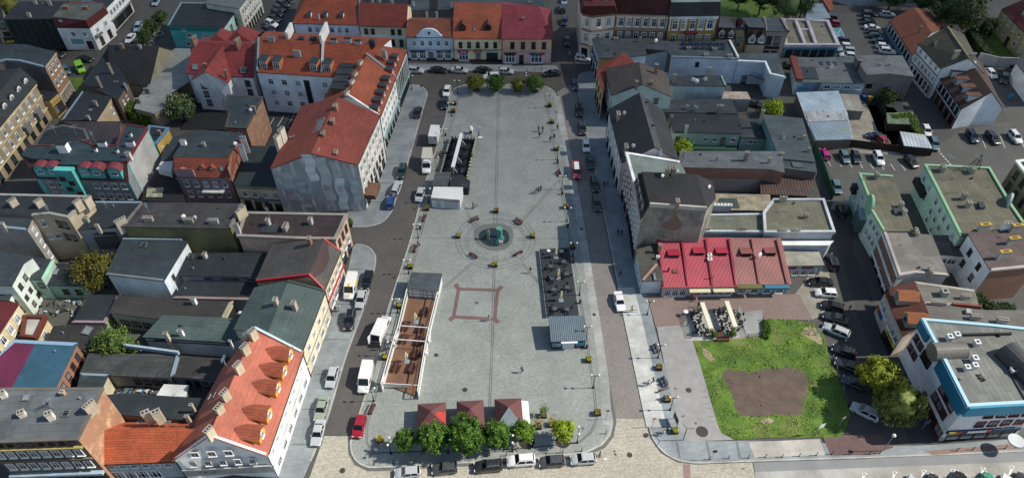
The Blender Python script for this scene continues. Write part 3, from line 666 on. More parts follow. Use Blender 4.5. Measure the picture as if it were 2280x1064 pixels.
# red double-gable house
RT = MT('#8f3936', moss=.22)
b = Bld(A, 'white house with red cross-gabled roof and blue roof windows', [(1663, 655, 8.6), (2258, 690, 8.6), (2262, 402, 12.2), (1735, 372, 12.2)], 'gsym', P('#d0d0d0'), RT)
def wing(b, e0, e3, r0, r1, wall, roof, name='gable_wing', over=.3):
    """a cross gable: front corners e0, e3, front apex r0 and the line its ridge runs along"""
    e0, e3, r0, r1 = b.t(*e0), b.t(*e3), b.t(*r0), b.t(*r1); d = r1 - r0; d.z = 0
    nrm = -d.normalized()
    bm = new(); f = [e0, r0, e3]; k = [p + d for p in f]
    V = [bm.verts.new(p) for p in f]; G_ = [bm.verts.new((p.x, p.y, 0)) for p in (e0, e3)]; K = [bm.verts.new(p) for p in k]; H_ = [bm.verts.new((p.x, p.y, 0)) for p in (k[0], k[2])]
    bm.faces.new([G_[0], G_[1], V[2], V[1], V[0]]); bm.faces.new([G_[0], V[0], K[0], H_[0]]); bm.faces.new([G_[1], H_[1], K[2], V[2]])
    RN(bm); uvs(bm); w = obj(name, bm, wall, b.root, b.o)
    bm = new(); s = (e3 - e0).normalized() * over; up = Vector((0, 0, .08))
    a0, a1, a2 = e0 - s + nrm * over + up - Vector((0, 0, .15)), r0 + nrm * over + up, e3 + s + nrm * over + up - Vector((0, 0, .15))
    for p, q in ((a0, a1), (a1, a2)):
        x = [p, q, q + d - nrm * over, p + d - nrm * over]; T_ = [bm.verts.new(v) for v in x]; U_ = [bm.verts.new(v - Vector((0, 0, .16))) for v in x]
        bm.faces.new(T_); bm.faces.new(U_[::-1])
        for i in range(4): bm.faces.new([T_[i], U_[i], U_[(i + 1) % 4], T_[(i + 1) % 4]])
    RN(bm); uvs(bm); obj('roof', bm, roof, w, b.o)
    n2 = Vector(((e3 - e0).y, -(e3 - e0).x, 0)).normalized(); n2 = n2 if n2.dot(nrm) > 0 else -n2
    return w, e0, e3, n2
def wwin(b, wg, z, u, w, h, st='w'):
    wo, e0, e3, n = wg; p = e0.lerp(e3, u); window(wo, Vector((p.x, p.y, z)) + n * .03 - b.o, math.atan2(n.x, -n.y), w, h, st)
wg = wing(b, (1712, 708, 8.6), (2026, 730, 8.6), (1830, 634, 12), (1985, 398, 12), P('#d6d6d6'), RT)
for z in (7.1, 4.7, 2.2): wwin(b, wg, z, .27, 1.2, 1.5, 'b')
wwin(b, wg, 4.8, .74, .9, 4.2, 'd')
b.win(0, 6.8, 1, 1.2, 1.5, .82, .95, 'b').win(0, 4.3, 1, 1.2, 1.5, .82, .95, 'b').sky([(1740, 600, 9.6), (2170, 628, 9.6)], 0, 1.4, 1.3, 42)
b.ch([(1720, 330, 14), (2110, 350, 14.2)], .8, 2.6, 2.4, mat('brick', '#7a3c34'), rz=70).ch([(1825, 570, 11.6), (2000, 628, 11.6)], .6, .9, 1.3, mat('brick', '#7a3c34'))
b.ch([(2270, 385, 13.4)], .6, 1.4, 1.2, mat('brick', '#7a3c34'))
for p in ((1930, 312), (2112, 288)):
    q = A(p[0], p[1], 12.4); bm = new(); vs = [bm.verts.new(q + Vector(v)) for v in ((-3.6, -1.5, -2.2), (3.6, -1.5, -2.2), (3.6, 6, -3.4), (-3.6, 6, -3.4), (0, 0, 0), (0, 4, -.4))]
    for f in ((0, 1, 4), (1, 2, 5, 4), (2, 3, 5), (3, 0, 4, 5)): bm.faces.new([vs[i] for i in f])
    uvs(bm); obj('hip_roof', bm, RT, b.root, b.o)
# long white house with orange roof, and the corner row facing the square
b = Bld(B, 'long white three storey house with orange roof, boxed dormers and glazed stair strip', [(6, 643, 11.2), (790, 692, 11.2), (985, 402, 14.6), (22, 347, 14.6)], 'hsym', P('#dde3e7', dirt=.2), TORG, 'long_house', 'house')
b.win(0, 8.8, 6, 1.2, 1.5, .06, .99, skip=(3,)).win(0, 5.8, 6, 1.2, 1.5, .06, .99, skip=(3,)).win(0, 2.8, 6, 1.2, 1.5, .06, .99, skip=(3, 4, 5)).win(0, 5.4, 1, 1.2, 8., .5, .6, 'd', 'stair_window')
b.dorm([(75, 612, 11.5), (192, 620, 11.5), (520, 638, 11.5), (642, 645, 11.5)], 0, 1.9, 2.2, 2.4, F1, P('#b06a3c'), 'flat', 's', 1.5, 1.8)
b.rail((14, 640, 11.4), (26, 345, 14.7), .35, .5, ZINC); b.rail((588, 655, 11.4), (600, 375, 14.7), .5, .55, P('#b9bec0')); b.rail((585, 390, 14.6), (640, 270, 14.6), .6, 2.2, WHT)
b.rail((280, 350, 14.5), (325, 262, 14.5), .6, 1.8, WHT); b.ch([(130, 335, 15.5), (360, 455, 14.6)], .7, 2.4, 1., P('#9ba1a4'), fl=5).ch([(690, 352, 15.5), (815, 345, 15.5), (905, 365, 15.5)], .9, 2.2, 1., P('#9ba1a4'), F2, fl=4)
b.ch([(400, 340, 14.9), (505, 340, 14.9), (1030, 365, 14.9)], 1.4, 2., .8, F1, F1, fl=1, name='vent_housing').sky([(317, 400, 14), (627, 425, 13.8)], 0, .7, .9, 45)
b = Bld(B, 'white corner block of the square with orange roof, north end with tall shop windows', [(1340, 452, 9.6), (1243, 690, 9.6), (988, 492, 13.), (1028, 402, 13.)], 'gsym', WHT, TORG, 'corner_house', 'house')
b.win(0, 6.3, 7, .9, 4., .04, .96, 'g').win(0, 2., 6, 1.4, 2.4, .04, .96, 'd', SW).band(0, 3.6, .35, P('#7f9a98'), .5, name='canopy')
b.dorm([(1262, 540, 10.2), (1238, 592, 10.2), (1218, 652, 10.2)], 0, 1.5, 1.3, 1.5, F1, P('#8f4a35'), 'flat', 'w', .7, .8)
b.ch([(1140, 450, 14)], .7, 2.4, 1.3, P('#a8a49c'), fl=4, rz=-45)
b.rail((1243, 690, 9.7), (985, 490, 13.1), .45, .5, ZINC)
b = Bld(B, 'white row house with bright orange roof and five small dormers facing the square', [(1241, 695, 9.8), (1102, 1042, 9.8), (824, 858, 13.4), (982, 505, 13.4)], 'gsym', WHT, MT('#9f5237', moss=.08), *RH)
b.win(0, 8., 7, .8, 1.4, .04, .96).win(0, 5.2, 7, .8, 1.4, .04, .96).win(0, 1.9, 6, 1.6, 2.3, .04, .96, 'd', SW).band(0, 3.5, .35, P('#7f9a98'), .5, name='canopy')
b.dorm([(1190, 738, 10.3), (1168, 795, 10.3), (1143, 858, 10.3), (1118, 925, 10.3), (1092, 992, 10.3)], 0, 1.6, 1.3, 1.7, F1, P('#8f4a35'), 'flat', 'w', .7, .8)
b.dorm([(770, 640, 10.6), (740, 700, 10.6), (715, 765, 10.6), (690, 830, 10.6)], 3, 2.4, 2., 3.4, F1, P('#6a4a34'), 'flat', 'b', 1.2, 1.2)
b.ch([(930, 548, 14), (883, 650, 14), (855, 718, 14), (808, 815, 14)], .8, 2., 1.4, P('#c4bfae'), fl=3, rz=65).rail((822, 858, 13.5), (1100, 1040, 9.9), .4, .55, WHT)
# the red-roofed corner house with sheeted gable
b = Bld(B, 'red-roofed corner house whose blind gable is covered with grey plastic sheeting', [(1098, 1030, 12.6), (902, 1464, 12.6), (490, 1362, 16), (728, 872, 16)], 'gsym', P('#c9c7c0', dirt=.3), TRED, 'corner_house', 'house')
b.win(0, 10.4, 7, .9, 1.6, .05, .97).win(0, 7.2, 7, .9, 1.6, .05, .97).win(0, 4., 7, .9, 1.5, .05, .97, 'b').win(0, 1.3, 5, 1.5, 2., .05, .95, 'd', SW)
t = NT('plastic_sheet'); pos = t.n('NewGeometry').outputs['Position']; uvn = t.n('TexCoord').outputs['UV']
c = t.mix(lin('#868d92'), lin('#a4abb0'), t.rng(t.noise(t.mul(uvn, (1., .22, 1)), .8, 6, .65), .35, .65)); c = t.mix(c, lin('#7d746d'), t.rng(t.noise(pos, .3, 5), .5, .7, 0, .3)); SHEET = t.set(c, .5, t.noise(t.mul(uvn, (1., .25, 1)), 1.4, 4), .06, .6)
a0, a1, nr = b.edge((1, 3)); dx = a1 - a0
if nr.x * dx.y - nr.y * dx.x < 0: a0, a1 = a1, a0
dx = (a1 - a0); dx.z = 0; Lg = dx.length
bm = new(); nx, nz = 46, 30; G_ = []
for j in range(nz + 1):
    row = []
    for i in range(nx + 1):
        u = i / nx; top = 12.4 + 3.5 * (1 - abs(2 * u - 1)); z = .2 + (top - .2) * j / nz
        row.append(bm.verts.new((u * Lg, -.28 - .04 * math.sin(u * 37) - .03 * math.sin(u * 83 + z * .6) - .02 * math.sin(z * 1.7 + u * 9), z)))
    G_.append(row)
for j in range(nz):
    for i in range(nx): bm.faces.new([G_[j][i], G_[j][i + 1], G_[j + 1][i + 1], G_[j + 1][i]]).smooth = True
uvs(bm); o = obj('plastic_sheeting', bm, SHEET, b.root); o.location = Vector((a0.x, a0.y, 0)) - b.o; o.rotation_euler.z = math.atan2(dx.y, dx.x)
for k, (u, z0, z1, w) in enumerate(((.46, 9, 16., 2.), (.6, 3.5, 15., 2.1), (.3, 2, 9, 1.8), (.75, 1, 9.5, 1.9), (.92, 2., 9, 1.5), (.16, 4, 12, 2.))):
    bm = new(); n = 16
    for i in range(2): pass
    vs = [[bm.verts.new((u * Lg + (sx * w / 2) + .25 * math.sin(j * .7 + k), -.42 - .015 * math.sin(j * 1.3 + k), z0 + (z1 - z0) * j / n)) for sx in (-1, 0, 1)] for j in range(n + 1)]
    for j in range(n):
        for i in range(2): bm.faces.new([vs[j][i], vs[j][i + 1], vs[j + 1][i + 1], vs[j + 1][i]])
    uvs(bm); q = obj('loose_sheet', bm, SI('loose_plastic_%d' % (k % 3), ('#bcc6cc', '#a3adb4', '#959fa6')[k % 3], .45), o)
for u, z in ((.17, 6.2), (.33, 4.6), (.6, 7.5), (.76, 6.8)): 
    q = lettering('|||||', 1.2, SI('faded_red_print', '#7d5a5c', .8), o); q.name = 'faded_print'; q.location = (u * Lg, -.8, z); q.rotation_euler = (R(90), R(90), 0)
b.ch([(705, 938, 17)], 1., 1.6, 2., BRK).ch([(680, 1068 + 0, 16.6), (595, 1180, 16.6), (545, 1335, 15.6), (710, 1350, 15)], .8, 1.7, 1.8, mat('brick', '#7d4236'), fl=3)
b.sky([(510, 1140, 14.7)], 3, 4.2, 4.6, 26).sky([(325, 1222, 13.6)], 3, .7, 1., 26)
for p in ((222, 1150, 16.2), (185, 1210, 15.6)): b.ch([p], 1., 2.2, 3.8, P('#c9c3b2'), fl=2, rz=70)
b.bay(0, .74, .985, 3.5, 2.4, MP('#4a3a34'), 3.1, 'roof_terrace'); 
b.bay(0, .74, .985, 4.2, 2.4, MP('#6d4f3c'), 3.55, 'terrace_rail')
# --- middle left
b = Bld(A, 'narrow back house with grey felt roof and patched bare brick side wall', [(2030, 852, 9.6), (2335, 868, 9.6), (2190, 1140, 9.6), (2012, 1132, 9.6), (2050, 1000, 9.6), (1992, 930, 9.6)], 'flat', mat('brick', '#8f5f42', st='#b39a80', sa=.8), F1, *CH, par=(.1, MP('#40403e'), .25))
b.ch([(2250, 950, 10.8)], .6, 1.4, 1.1, P('#8f8a80'), fl=3).dish([(2230, 980, 10.6)])
b = Bld(A1, 'pink tenement with red mansard front, stepped gable and white balcony', [(1568, 514, 7.2), (2056, 522, 7.2), (2150, 190, 7.2), (1690, 105, 7.2), (1545, 342, 10.), (2030, 348, 10.), (2165, 128, 10.), (1740, 96, 10.)], 'mans', P('#8f7378', dirt=.4), MT('#86422f', moss=.5), *TH, over=.12)
bm = new(); prism(bm, [A1(*p, 10) for p in ((1540, 338), (2032, 345), (2168, 126), (1738, 92), (1640, 180))], 10.03, 10.15); uvs(bm); obj('flat_roof', bm, F1, b.root, b.o)
b.win(0, 5.5, 5, .9, 1.4).win(0, 2.7, 5, .9, 1.5).bay(0, .42, .82, 4.1, 1.2, P('#b8b8b6'), 3.75, 'balcony'); b.band(0, 7., .3, P('#a8989a'), .25)
b.bay(0, .02, .36, 9.2, .1, P('#9b8086'), 6.9, 'gable_front', MT('#86422f')); b.dorm([(1655, 492, 7.3)], 0, .1, 2.6, .1, F1, P('#9b8086'), 'flat', 'w', .9, 1.)
b.dorm([(1808, 465, 7.8), (1895, 468, 7.8)], 0, 1.4, 1.4, 1.5, MT('#86422f'), P('#5f3428'), 'gable', 'w', .7, .7).sky([(1975, 440, 8.6)], 0, .6, .8, 50)
b.band(1, 5., 9.5, BRK, .05, name='brick_side_wall')
for p in ((2160, 155, 11.2), (2140, 230, 11.)): b.ch([p], .5, 1.6, 4.5, P('#b5b8b8'), ZINC, rz=10)
b.ch([(1810, 210, 11)], .8, .9, 1., P('#9a958c')).ch([(1625, 190, 11.2)], .9, 1.6, 1.2, WHT, fl=3).dish([(2095, 215, 11)])
b = Bld(B1, 'beige two storey house with dark green felt roof beside the sheeted gable', [(-192, 580, 6.8), (220, 604, 6.8), (190, 285, 6.8), (180, 245, 6.8), (-40, 240, 6.8)], 'flat', CRM, MF('#232f30', seam=.3, patch=.8, stain='#36464a'))
b.win(0, 4.4, 4, .9, 1.4).win(0, 1.5, 4, 1.3, 2., st='d', name=SW).band(0, 6.2, .3, P('#8f8468'), .2); b.band(0, 3.1, .25, P('#6f6650'), .15); b.bay(0, .38, .62, 3.6, 1., GRYD, 3.2, 'balcony'); b.band(0, 2.5, .6, P('#9fb0bc'), .14, .62, .97, 'sign')
b = Bld(A1, 'grey house with turquoise gable edge, turquoise stair bay and five arched dormers', [(325, 525, 6.4), (1146, 548, 6.4), (1128, 377, 9.7), (1308, 76, 9.7), (1125, 47, 9.7), (1036, 236, 9.7), (830, 232, 9.7), (690, 178, 9.7), (560, 255, 9.7), (450, 233, 9.7), (250, 240, 9.7), (192, 322, 9.7), (262, 440, 6.4)], None, P('#85868a', dirt=.4), MT('#4a2b27', moss=.6), *TH, n=13,
        faces=[(0, 1, 2, 11), (2, 3, 4, 5, 6, 7, 8, 9, 10, 11), (0, 11, 12)], over=.05)
bm = new(); prism(bm, [A1(*p, 9.7) for p in ((190, 322), (250, 240), (450, 232), (560, 255), (690, 178), (830, 232), (1038, 236), (1122, 50), (1306, 77), (1124, 376), (720, 372), (290, 355))], 9.5, 9.85); uvs(bm, b.ax); obj('flat_roof', bm, FTEAL, b.root, b.o)
b.band(2, 4.9, 9.7, P('#a9aaa8', dirt=.5), .05, name='gable_wall'); b.band(2, 4.9, 9.9, TURQ, .08, .97, 1, 'corner_strip'); b.band(2, 4.9, 9.9, TURQ, .08, 0, .03, 'corner_strip'); b.band(0, 3.1, 6.2, TURQ, .06, .975, 1, 'corner_strip'); b.band(0, 3.1, 6.2, TURQ, .06, 0, .05, 'corner_strip')
lines_m = DRT
for a_, c_ in (((690, 178), (830, 232)), ((830, 232), (1038, 236)), ((1038, 236), (1122, 50)), ((1122, 50), (1308, 76)), ((1308, 76), (1126, 376)), ((240, 240), (450, 234))): b.rail((*a_, 9.85), (*c_, 9.85), .3, .2, lines_m, 'verge')
b.win(0, 4.9, 9, 1.1, 1.3, .08, .97, skip=(3, 4)).win(0, 2., 9, 1.1, 1.4, .08, .97, skip=(3, 4)).band(0, .5, .9, SI('red_plinth', '#5a2420', .8), .1)
bay = b.bay(0, .275, .475, 9.6, 1., TURQ, 0, 'stair_bay'); b.slab([(520, 400), (700, 405), (805, 235), (690, 185), (565, 330)], 9.2, 10., FTEAL, 'bay_roof')
for u, z in ((.33, 7.4), (.41, 6.3), (.35, 4.6), (.44, 3.4)):
    a0, a1, nr = b.edge(0); p = a0.lerp(a1, u); window(b.root, Vector((p.x, p.y, z)) + nr * 1.03 - b.o, math.atan2(nr.x, -nr.y), 1.1, .9, 'b')
b.dorm([(.09, 6.8, .1), (.215, 6.8, .1), (.565, 6.8, .1), (.695, 6.8, .1), (.88, 6.8, .1)], 0, 2.7, 3.1, 1.8, SI('dormer_red', '#6d2a33', .7), TURQ, 'arch', 'w', 1.2, .9)
b.ch([(900, 200, 11), (1150, 195, 11.2)], .9, 2.6, 1.1, WHT, F2, fl=1).ch([(845, 258, 10.7), (1035, 268, 10.7), (1155, 122, 10.8)], .7, .8, .8, WHT, F2, fl=1).ch([(1132, 295, 11)], .8, 1.4, 1.2, WHT).ch([(545, 215, 12.)], 1.8, 3., 2.2, WHT, F2, fl=3)
b = Bld(A1, 'low yellow annex with blue-edged roof behind the turquoise-edged gable', [(1330, 62, 5), (1500, 82, 5), (1392, 218, 5), (1300, 200, 5)], 'flat', P('#b89a52'), F2, *CA, par=(.2, SI('blue_edge', '#5c7890', .7), .4))
b.win(1, 2.6, 1, .8, 1., .55, .95)
b.ch([(1412, 100, 6.4)], .5, .8, 1.4, P('#8c6d54'))
b = Bld(A1, 'black flat roof with aerial wires behind the turquoise bay house', [(390, 105, 8.4), (560, 55, 8.4), (750, 92, 8.4), (790, 180, 8.4), (690, 200, 8.4), (300, 260, 8.4)], 'flat', GRYD, F2, *CH, par=(.12, MP('#5a5a56'), .25))
b.aerial([(500, 130, 8.6), (680, 130, 8.6), (845, 190, 8.4)])
b = Bld(A1, 'rust-brown roofless ruin wall and dark sagging roof', [(575, 25, 6.4), (1062, 22, 6.4), (1060, 215, 6), (830, 240, 6), (755, 92, 6.2)], 'flat', P('#6a564a', dirt=.9), MM('#3a3330', ws=.3, rust='#5a4638', ra=.8), *CH)
b = Bld(A1, 'dark sunken yard building with peeling white patch between grey gable and pink tenement', [(1290, 640, 2.8), (1400, 480, 2.8), (1560, 480, 2.8), (1650, 740, 2.8), (1270, 720, 2.8)], 'flat', GRYD, MF('#17181a', seam=.2, stain='#3a3a34', patch=.8), *SH, z0=0)
b.slab([(1310, 610), (1460, 605), (1440, 690), (1300, 690)], 2.8, 3., MP('#8f8c78', sc=1., var=.5), 'peeling_cover')
b = Bld(A1, 'white flat-roofed link block against the grey gable', [(1440, 382, 4.4), (1535, 378, 4.4), (1520, 470, 4.4), (1400, 440, 4.4)], 'flat', WHT, MP('#b9bcbe'), *CA)
b = Bld(A1, 'dark roof between pink tenement and yellow annex', [(1545, 165, 4.2), (1690, 110, 4.2), (1545, 345, 4.2), (1440, 372, 4.2), (1445, 320, 4.2)], 'flat', P('#8c8778'), F1, *CA)
# --- left, below the turquoise house
GB_ = P('#a89a84', dirt=.6)
b = Bld(A1, 'tall grey-beige tenement with chimneys along its flat roof and a light court', [(-160, 668, 12.2), (798, 690, 12.2), (606, 870, 12.2), (440, 838, 12.2), (285, 852, 12.2), (-160, 830, 12.2)], 'flat', GB_, F2, *TH, par=(.2, MP('#8f8d86'), .3, (0, 1, 2, 3)))
b.win(2, 9.8, 2, .9, 1.6, .25, .95, 'b').win(2, 6.4, 2, .9, 1.5, .2, .95, 'b').win(3, 10, 1, 1., 1.5, .4, .9).win(3, 6.5, 2, .9, 1.3)
b.ch([(100, 715, 13.8), (335, 720, 13.8), (680, 725, 14), (770, 700, 13.6)], .9, 2., 1.6, P('#b5a894'), fl=4, rz=60); b.aerial([(455, 850, 12.2)])
b = Bld(A1, 'front wing with light grey blind wall and cream window strip below the chimney-row tenement', [(-200, 830, 11.6), (290, 856, 11.6), (236, 978, 11.6), (30, 958, 11.6), (-200, 955, 11.6)], 'flat', P('#8e8984', dirt=.5), F1, *TH, par=(.12, ZINC, .25, (2, 3)))
b.win(1, 9.6, 1, 1., 1.5, .3, .9).win(1, 6.4, 1, 1., 1.5, .3, .9).win(1, 3.2, 1, 1., 1.5, .3, .9); b.ch([(10, 925, 12.8)])
b = Bld(A1, 'black-roofed house with stub chimneys left of the long mauve roof', [(850, 738, 8.6), (1250, 740, 8.6), (1100, 930, 8.6), (1000, 960, 8.6), (695, 978, 8.6), (700, 900, 8.6)], 'flat', GRY, F2, *CH, par=(.12, ZINC, .25, (0,)))
b.ch([(758, 875, 9.8)], .8, 1.2, 1.2, P('#9fa898')).ch([(860, 940, 9.8)], .6, .9, 1.4, P('#b0ac9e')).ch([(1065, 890, 10.6)], .8, 3., 2.4, P('#a8a294'), fl=4, rz=45)
b.slab([(880, 950), (1010, 940), (1035, 1030), (830, 1050)], 4, 7.4, F2, 'lower_roof'); b.aerial([(960, 800, 8.6)])
b = Bld(A1, 'long house with mauve-grey felt roof and olive blind wall', [(1098, 950, 9.2), (2050, 968, 9.2), (2150, 755, 9.2), (1268, 744, 9.2)], 'flat', P('#6f6a48', dirt=.7, var=.35), FPUR, 'long_house', 'house', par=(.25, MP('#6a6660'), .3, (1, 3)))
b.ch([(1312, 872, 10.2), (1672, 885, 10.2), (1895, 892, 10.2)], .8, 2.6, 1., P('#98938a'), fl=5).ch([(2095, 930, 11)], .7, 1.4, 2.2, P('#b5b2aa')).ch([(2140, 800, 10.8)], .5, 3.4, 2., P('#b5a890'), rz=60).dish([(1635, 862, 10.4), (1735, 870, 10.4)]).aerial([(1330, 830, 9.4)])
b = Bld(B1, 'corner house with rust-brown flat roof and pink street front', [(805, 852, 8.3), (705, 1068, 8.3), (430, 1064, 8.3), (-160, 1040, 8.3), (-90, 835, 8.3)], 'flat', P('#b59a86'), FBR, 'corner_house', 'house', par=(.3, MP('#8b847c'), .35))
b.win(0, 6.2, 3, .9, 1.6, .08, .95, 'b').win(0, 3.3, 3, .9, 1.6, .08, .95).win(0, 1.2, 2, 1.6, 1.8, .1, .9, 'd', SW)
b.ch([(100, 890, 9.9), (480, 882, 9.8)], .9, 1.1, 1.5, P('#a9a59c'), fl=3, rz=80).ch([(258, 942, 9.5)], 1., 2.3, 1., P('#8d8a85'), fl=5).slab([(70, 935), (200, 938), (190, 1010), (30, 1005)], 8.3, 8.55, F1, 'patch')
b.aerial([(120, 870, 10)])
b = Bld(B2, 'house with grey and brown gable roof edged in bright red', [(748, 108, 7.1), (606, 445, 7.1), (475, 316, 9.8), (4, 372, 6.9), (148, 52, 6.9), (605, 2, 9.8)], 'gable', P('#b9a98c'), MF('#4a4745', rh=.7), *RH)
bm = new(); vs = [b.P[i] + Vector((0, 0, .1)) for i in (0, 1, 2, 5)]; bm.faces.new([bm.verts.new(v) for v in vs]); bm2 = RN(bm); uvs(bm); obj('roof_slope', bm, MF('#3f2c2c', rh=.5), b.root, b.o)
RTR = SI('bright_red_trim', '#a42a34', .6)
for p, q in (((606, 445, 7.2), (475, 316, 9.9)), ((475, 316, 9.9), (4, 372, 7.)), ((605, 2, 9.9), (748, 108, 7.2))): b.rail(p, q, .35, .2, RTR, 'verge')
b.win(0, 5.2, 4, 1.1, 1.6, .06, .95, 'w').win(0, 1.7, 4, 1.5, 1.8, .06, .95, 's', SW).band(0, 3.3, .3, RTR, .25); b.ch([(470, -10, 11)], .8, 1.2, 1.2, mat('brick', '#8a4a34'))
for k in range(26):
    pass
b = Bld(B2, 'house with smooth grey-green gable roof and two pink chimneys', [(610, 466, 7.3), (405, 995, 7.3), (112, 838, 9.3), (-190, 800, 7.3), (-10, 440, 7.3), (285, 376, 9.3)], 'gable', P('#cfc4ac', dirt=.25), FGRN, *RH)
b.win(0, 5., 4, .8, 1.4, .06, .92).win(0, 1.7, 4, 1.3, 1.6, .06, .92, 's', SW).ch([(168, 535, 10.6), (332, 565, 10.3)], .9, 1.2, 1.5, P('#b39a94')); b.band(0, 3.2, .2, P('#8f866f'), .15)
b.rail((285, 376, 9.4), (610, 462, 7.4), .3, .25, MP('#39433f'), 'verge')
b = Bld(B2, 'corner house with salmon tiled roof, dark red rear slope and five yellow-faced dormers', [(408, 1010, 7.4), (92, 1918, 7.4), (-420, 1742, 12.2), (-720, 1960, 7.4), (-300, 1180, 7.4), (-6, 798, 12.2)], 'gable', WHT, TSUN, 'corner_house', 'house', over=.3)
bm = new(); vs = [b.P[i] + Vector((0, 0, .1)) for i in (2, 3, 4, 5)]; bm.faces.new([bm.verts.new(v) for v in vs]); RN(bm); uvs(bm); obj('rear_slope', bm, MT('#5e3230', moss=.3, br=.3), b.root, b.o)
b.win(0, 5.6, 8, .6, .8, .05, .97).win(0, 1.8, 6, 1.4, 1.6, .05, .97, 's', SW).band(0, 3.6, .3, P('#b5b5b0'), .2); b.win((1, 3), 8.6, 3, 1.1, 1.2, .3, .85).win((1, 3), 5.9, 5, .9, 1.3, .1, .92); b.band((1, 3), 4.2, .3, P('#a8a8a4'), .25); b.band((1, 3), 3., 1.5, P('#9fa09c'), .12, 0, 1, 'shop_front')
YEL = P('#c79a35', dirt=.1)
b.dorm([(315, 1060, 8.6), (262, 1206, 8.6), (205, 1358, 8.6), (128, 1588, 8.6), (65, 1765, 8.6)], 0, 2.2, 2., 3.6, MT('#a2563d', moss=.1), YEL, 'gable', 'w', .8, 1.1)
b.rail((-6, 798, 12.3), (408, 1010, 7.5), .4, .45, ZINC); b.rail((-420, 1742, 12.3), (92, 1918, 7.5), .35, .25, WHITE, 'verge'); b.rail((-420, 1742, 12.3), (-720, 1960, 7.5), .35, .25, WHITE, 'verge')
b.ch([(-40, 815, 14), (-110, 950, 14), (-170, 1115, 14), (-290, 1360, 14), (-340, 1490, 13.6), (-430, 1690, 14)], .9, 1.8, 1.8, P('#b9ad96'), fl=3, rz=62).aerial([(-260, 1130, 11), (-60, 900, 12)]).sky([(-385, 1400, 10)], 3, .9, 1.2, 42)
b.text((1, 3), 'II  IIII    I II I', .72, 3.3, .6, SBK, .22)
b = Bld(A2, 'tall house with big grey felt roof and streaked white blind walls', [(952, 308, 6), (1458, 366, 6), (1665, 28, 6), (1620, 12, 6), (1098, 6, 6), (1048, 112, 6)], 'flat', P('#cbd4da', dirt=.5), MF('#29343a', rh=.9, patch=.85, seam=.3), *CH, par=(.1, MP('#6a6e70'), .2, (0,)))
b.rail((1100, 8, 6), (1625, 14, 6), .4, .4, ZINC, 'parapet_cap'); b.win(1, 4.2, 1, .7, 1., .1, .4, 'b'); b.sky([(1285, 55, 6.1)], 0, 1., 1., 4)
b = Bld(A2, 'dark flat roof with strip of skylight windows behind the white blind-walled house', [(1612, 322, 4.6), (2290, 336, 4.6), (2400, 130, 4.6), (1690, 130, 4.6)], 'flat', P('#8d8d88'), F2, *CA)
b.win(0, 3.8, 6, 1.4, .7, .28, .98, 'g'); b.ch([(1818, 130, 5.8)], .8, 1.1, 1.3, P('#b9b3aa'), fl=3, rz=80).sky([(1705, 160, 4.7)], 0, .8, .8, 4)
b = Bld(A2, 'lower dark roof with pink parapet band below the skylight strip', [(1550, 525, 3.4), (2235, 540, 3.4), (2290, 395, 3.4), (1640, 385, 3.4)], 'flat', P('#9aa0a4'), F2, *CA, par=(.25, P('#8a7674'), .3, (0,)))
b = Bld(A2, 'long black-brown roof with one white chimney above the yard tree', [(985, 655, 4.4), (1340, 700, 4.4), (1985, 708, 4.4), (2062, 560, 4.4), (1540, 548, 4.4), (1058, 508, 4.4)], 'flat', P('#b0ad92'), MF('#33312f', seam=.3), *CA, par=(.2, MP('#9b8f80'), .3, (2,)))
b.ch([(1715, 528, 6.)], .8, 1.1, 1.8, WHT); b.win(0, 2., 3, 1.4, 1.2, .1, .95, 'b')
b = Bld(A2, 'low grey-green hall with white side wall and tall pale flue', [(1284, 866, 4.6), (2060, 915, 4.6), (2190, 860, 4.8), (2260, 760, 5), (2125, 716, 5), (1456, 684, 5)], 'flat', P('#bcc3c8'), FGRN, *HA)
b.ch([(1470, 838, 6.4)], .7, .9, 4.8, P('#c9bda4'), fl=1, rz=0).ch([(1600, 815, 6.1)], .6, 1.2, 1.2, WHT, fl=1).ch([(2150, 700, 7)], .6, 1., 1.6, WHT).ch([(2045, 905, 6.2)], .3, .6, 1.6, WHT).dish([(2140, 660, 7)])
b.slab([(1300, 868), (2060, 912), (2050, 940), (1320, 900)], 4., 4.35, F2, 'eave_strip')
b = Bld(A2, 'low dark felt shed roofs with blue-white wall behind the rubble yard', [(720, 1195, 3.6), (1510, 1232, 3.6), (1590, 1030, 3.6), (1100, 1030, 3.6), (795, 1025, 3.6)], 'flat', P('#8f8a7c', dirt=.8), MF('#3c3f3f', stain='#77766c', patch=.5), *SH)
b.win(0, 2., 4, 1., 1.2, .55, .98, 'b'); b.rail((1105, 945, 4.4), (1590, 1010, 4.4), .4, .3, P('#93a6b4'), 'garden_wall')
b = Bld(A3, 'second dark shed roof with zinc coping against the salmon-roofed house', [(1535, 155, 3.6), (1930, 185, 3.6), (1990, 10, 3.6), (1585, -20, 3.6)], 'flat', P('#7d8a90'), MF('#343231', stain='#66655c'), *SH, par=(.3, ZINC, .4, (3,)))
b.win(0, 1.8, 4, .9, 1.6, .2, .98, 'b')
b = Bld(A3, 'small grey lean-to with cream gable beside the brick wall of the blue-roofed house', [(700, 255, 3.6), (905, 258, 3.6), (955, 150, 3.6), (725, 140, 3.6)], 'flat', P('#b5ab92'), F1, *SH, par=(.12, ZINC, .2, (2,)))
b = Bld(A3, 'white corrugated shed roof in the rubble yard', [(1402, 330, 2.6), (1640, 345, 2.6), (1672, 246, 2.8), (1465, 236, 2.8)], 'flat', GRYD, MM('#c5c7c4', ws=1.2, ra=.15), *SH)
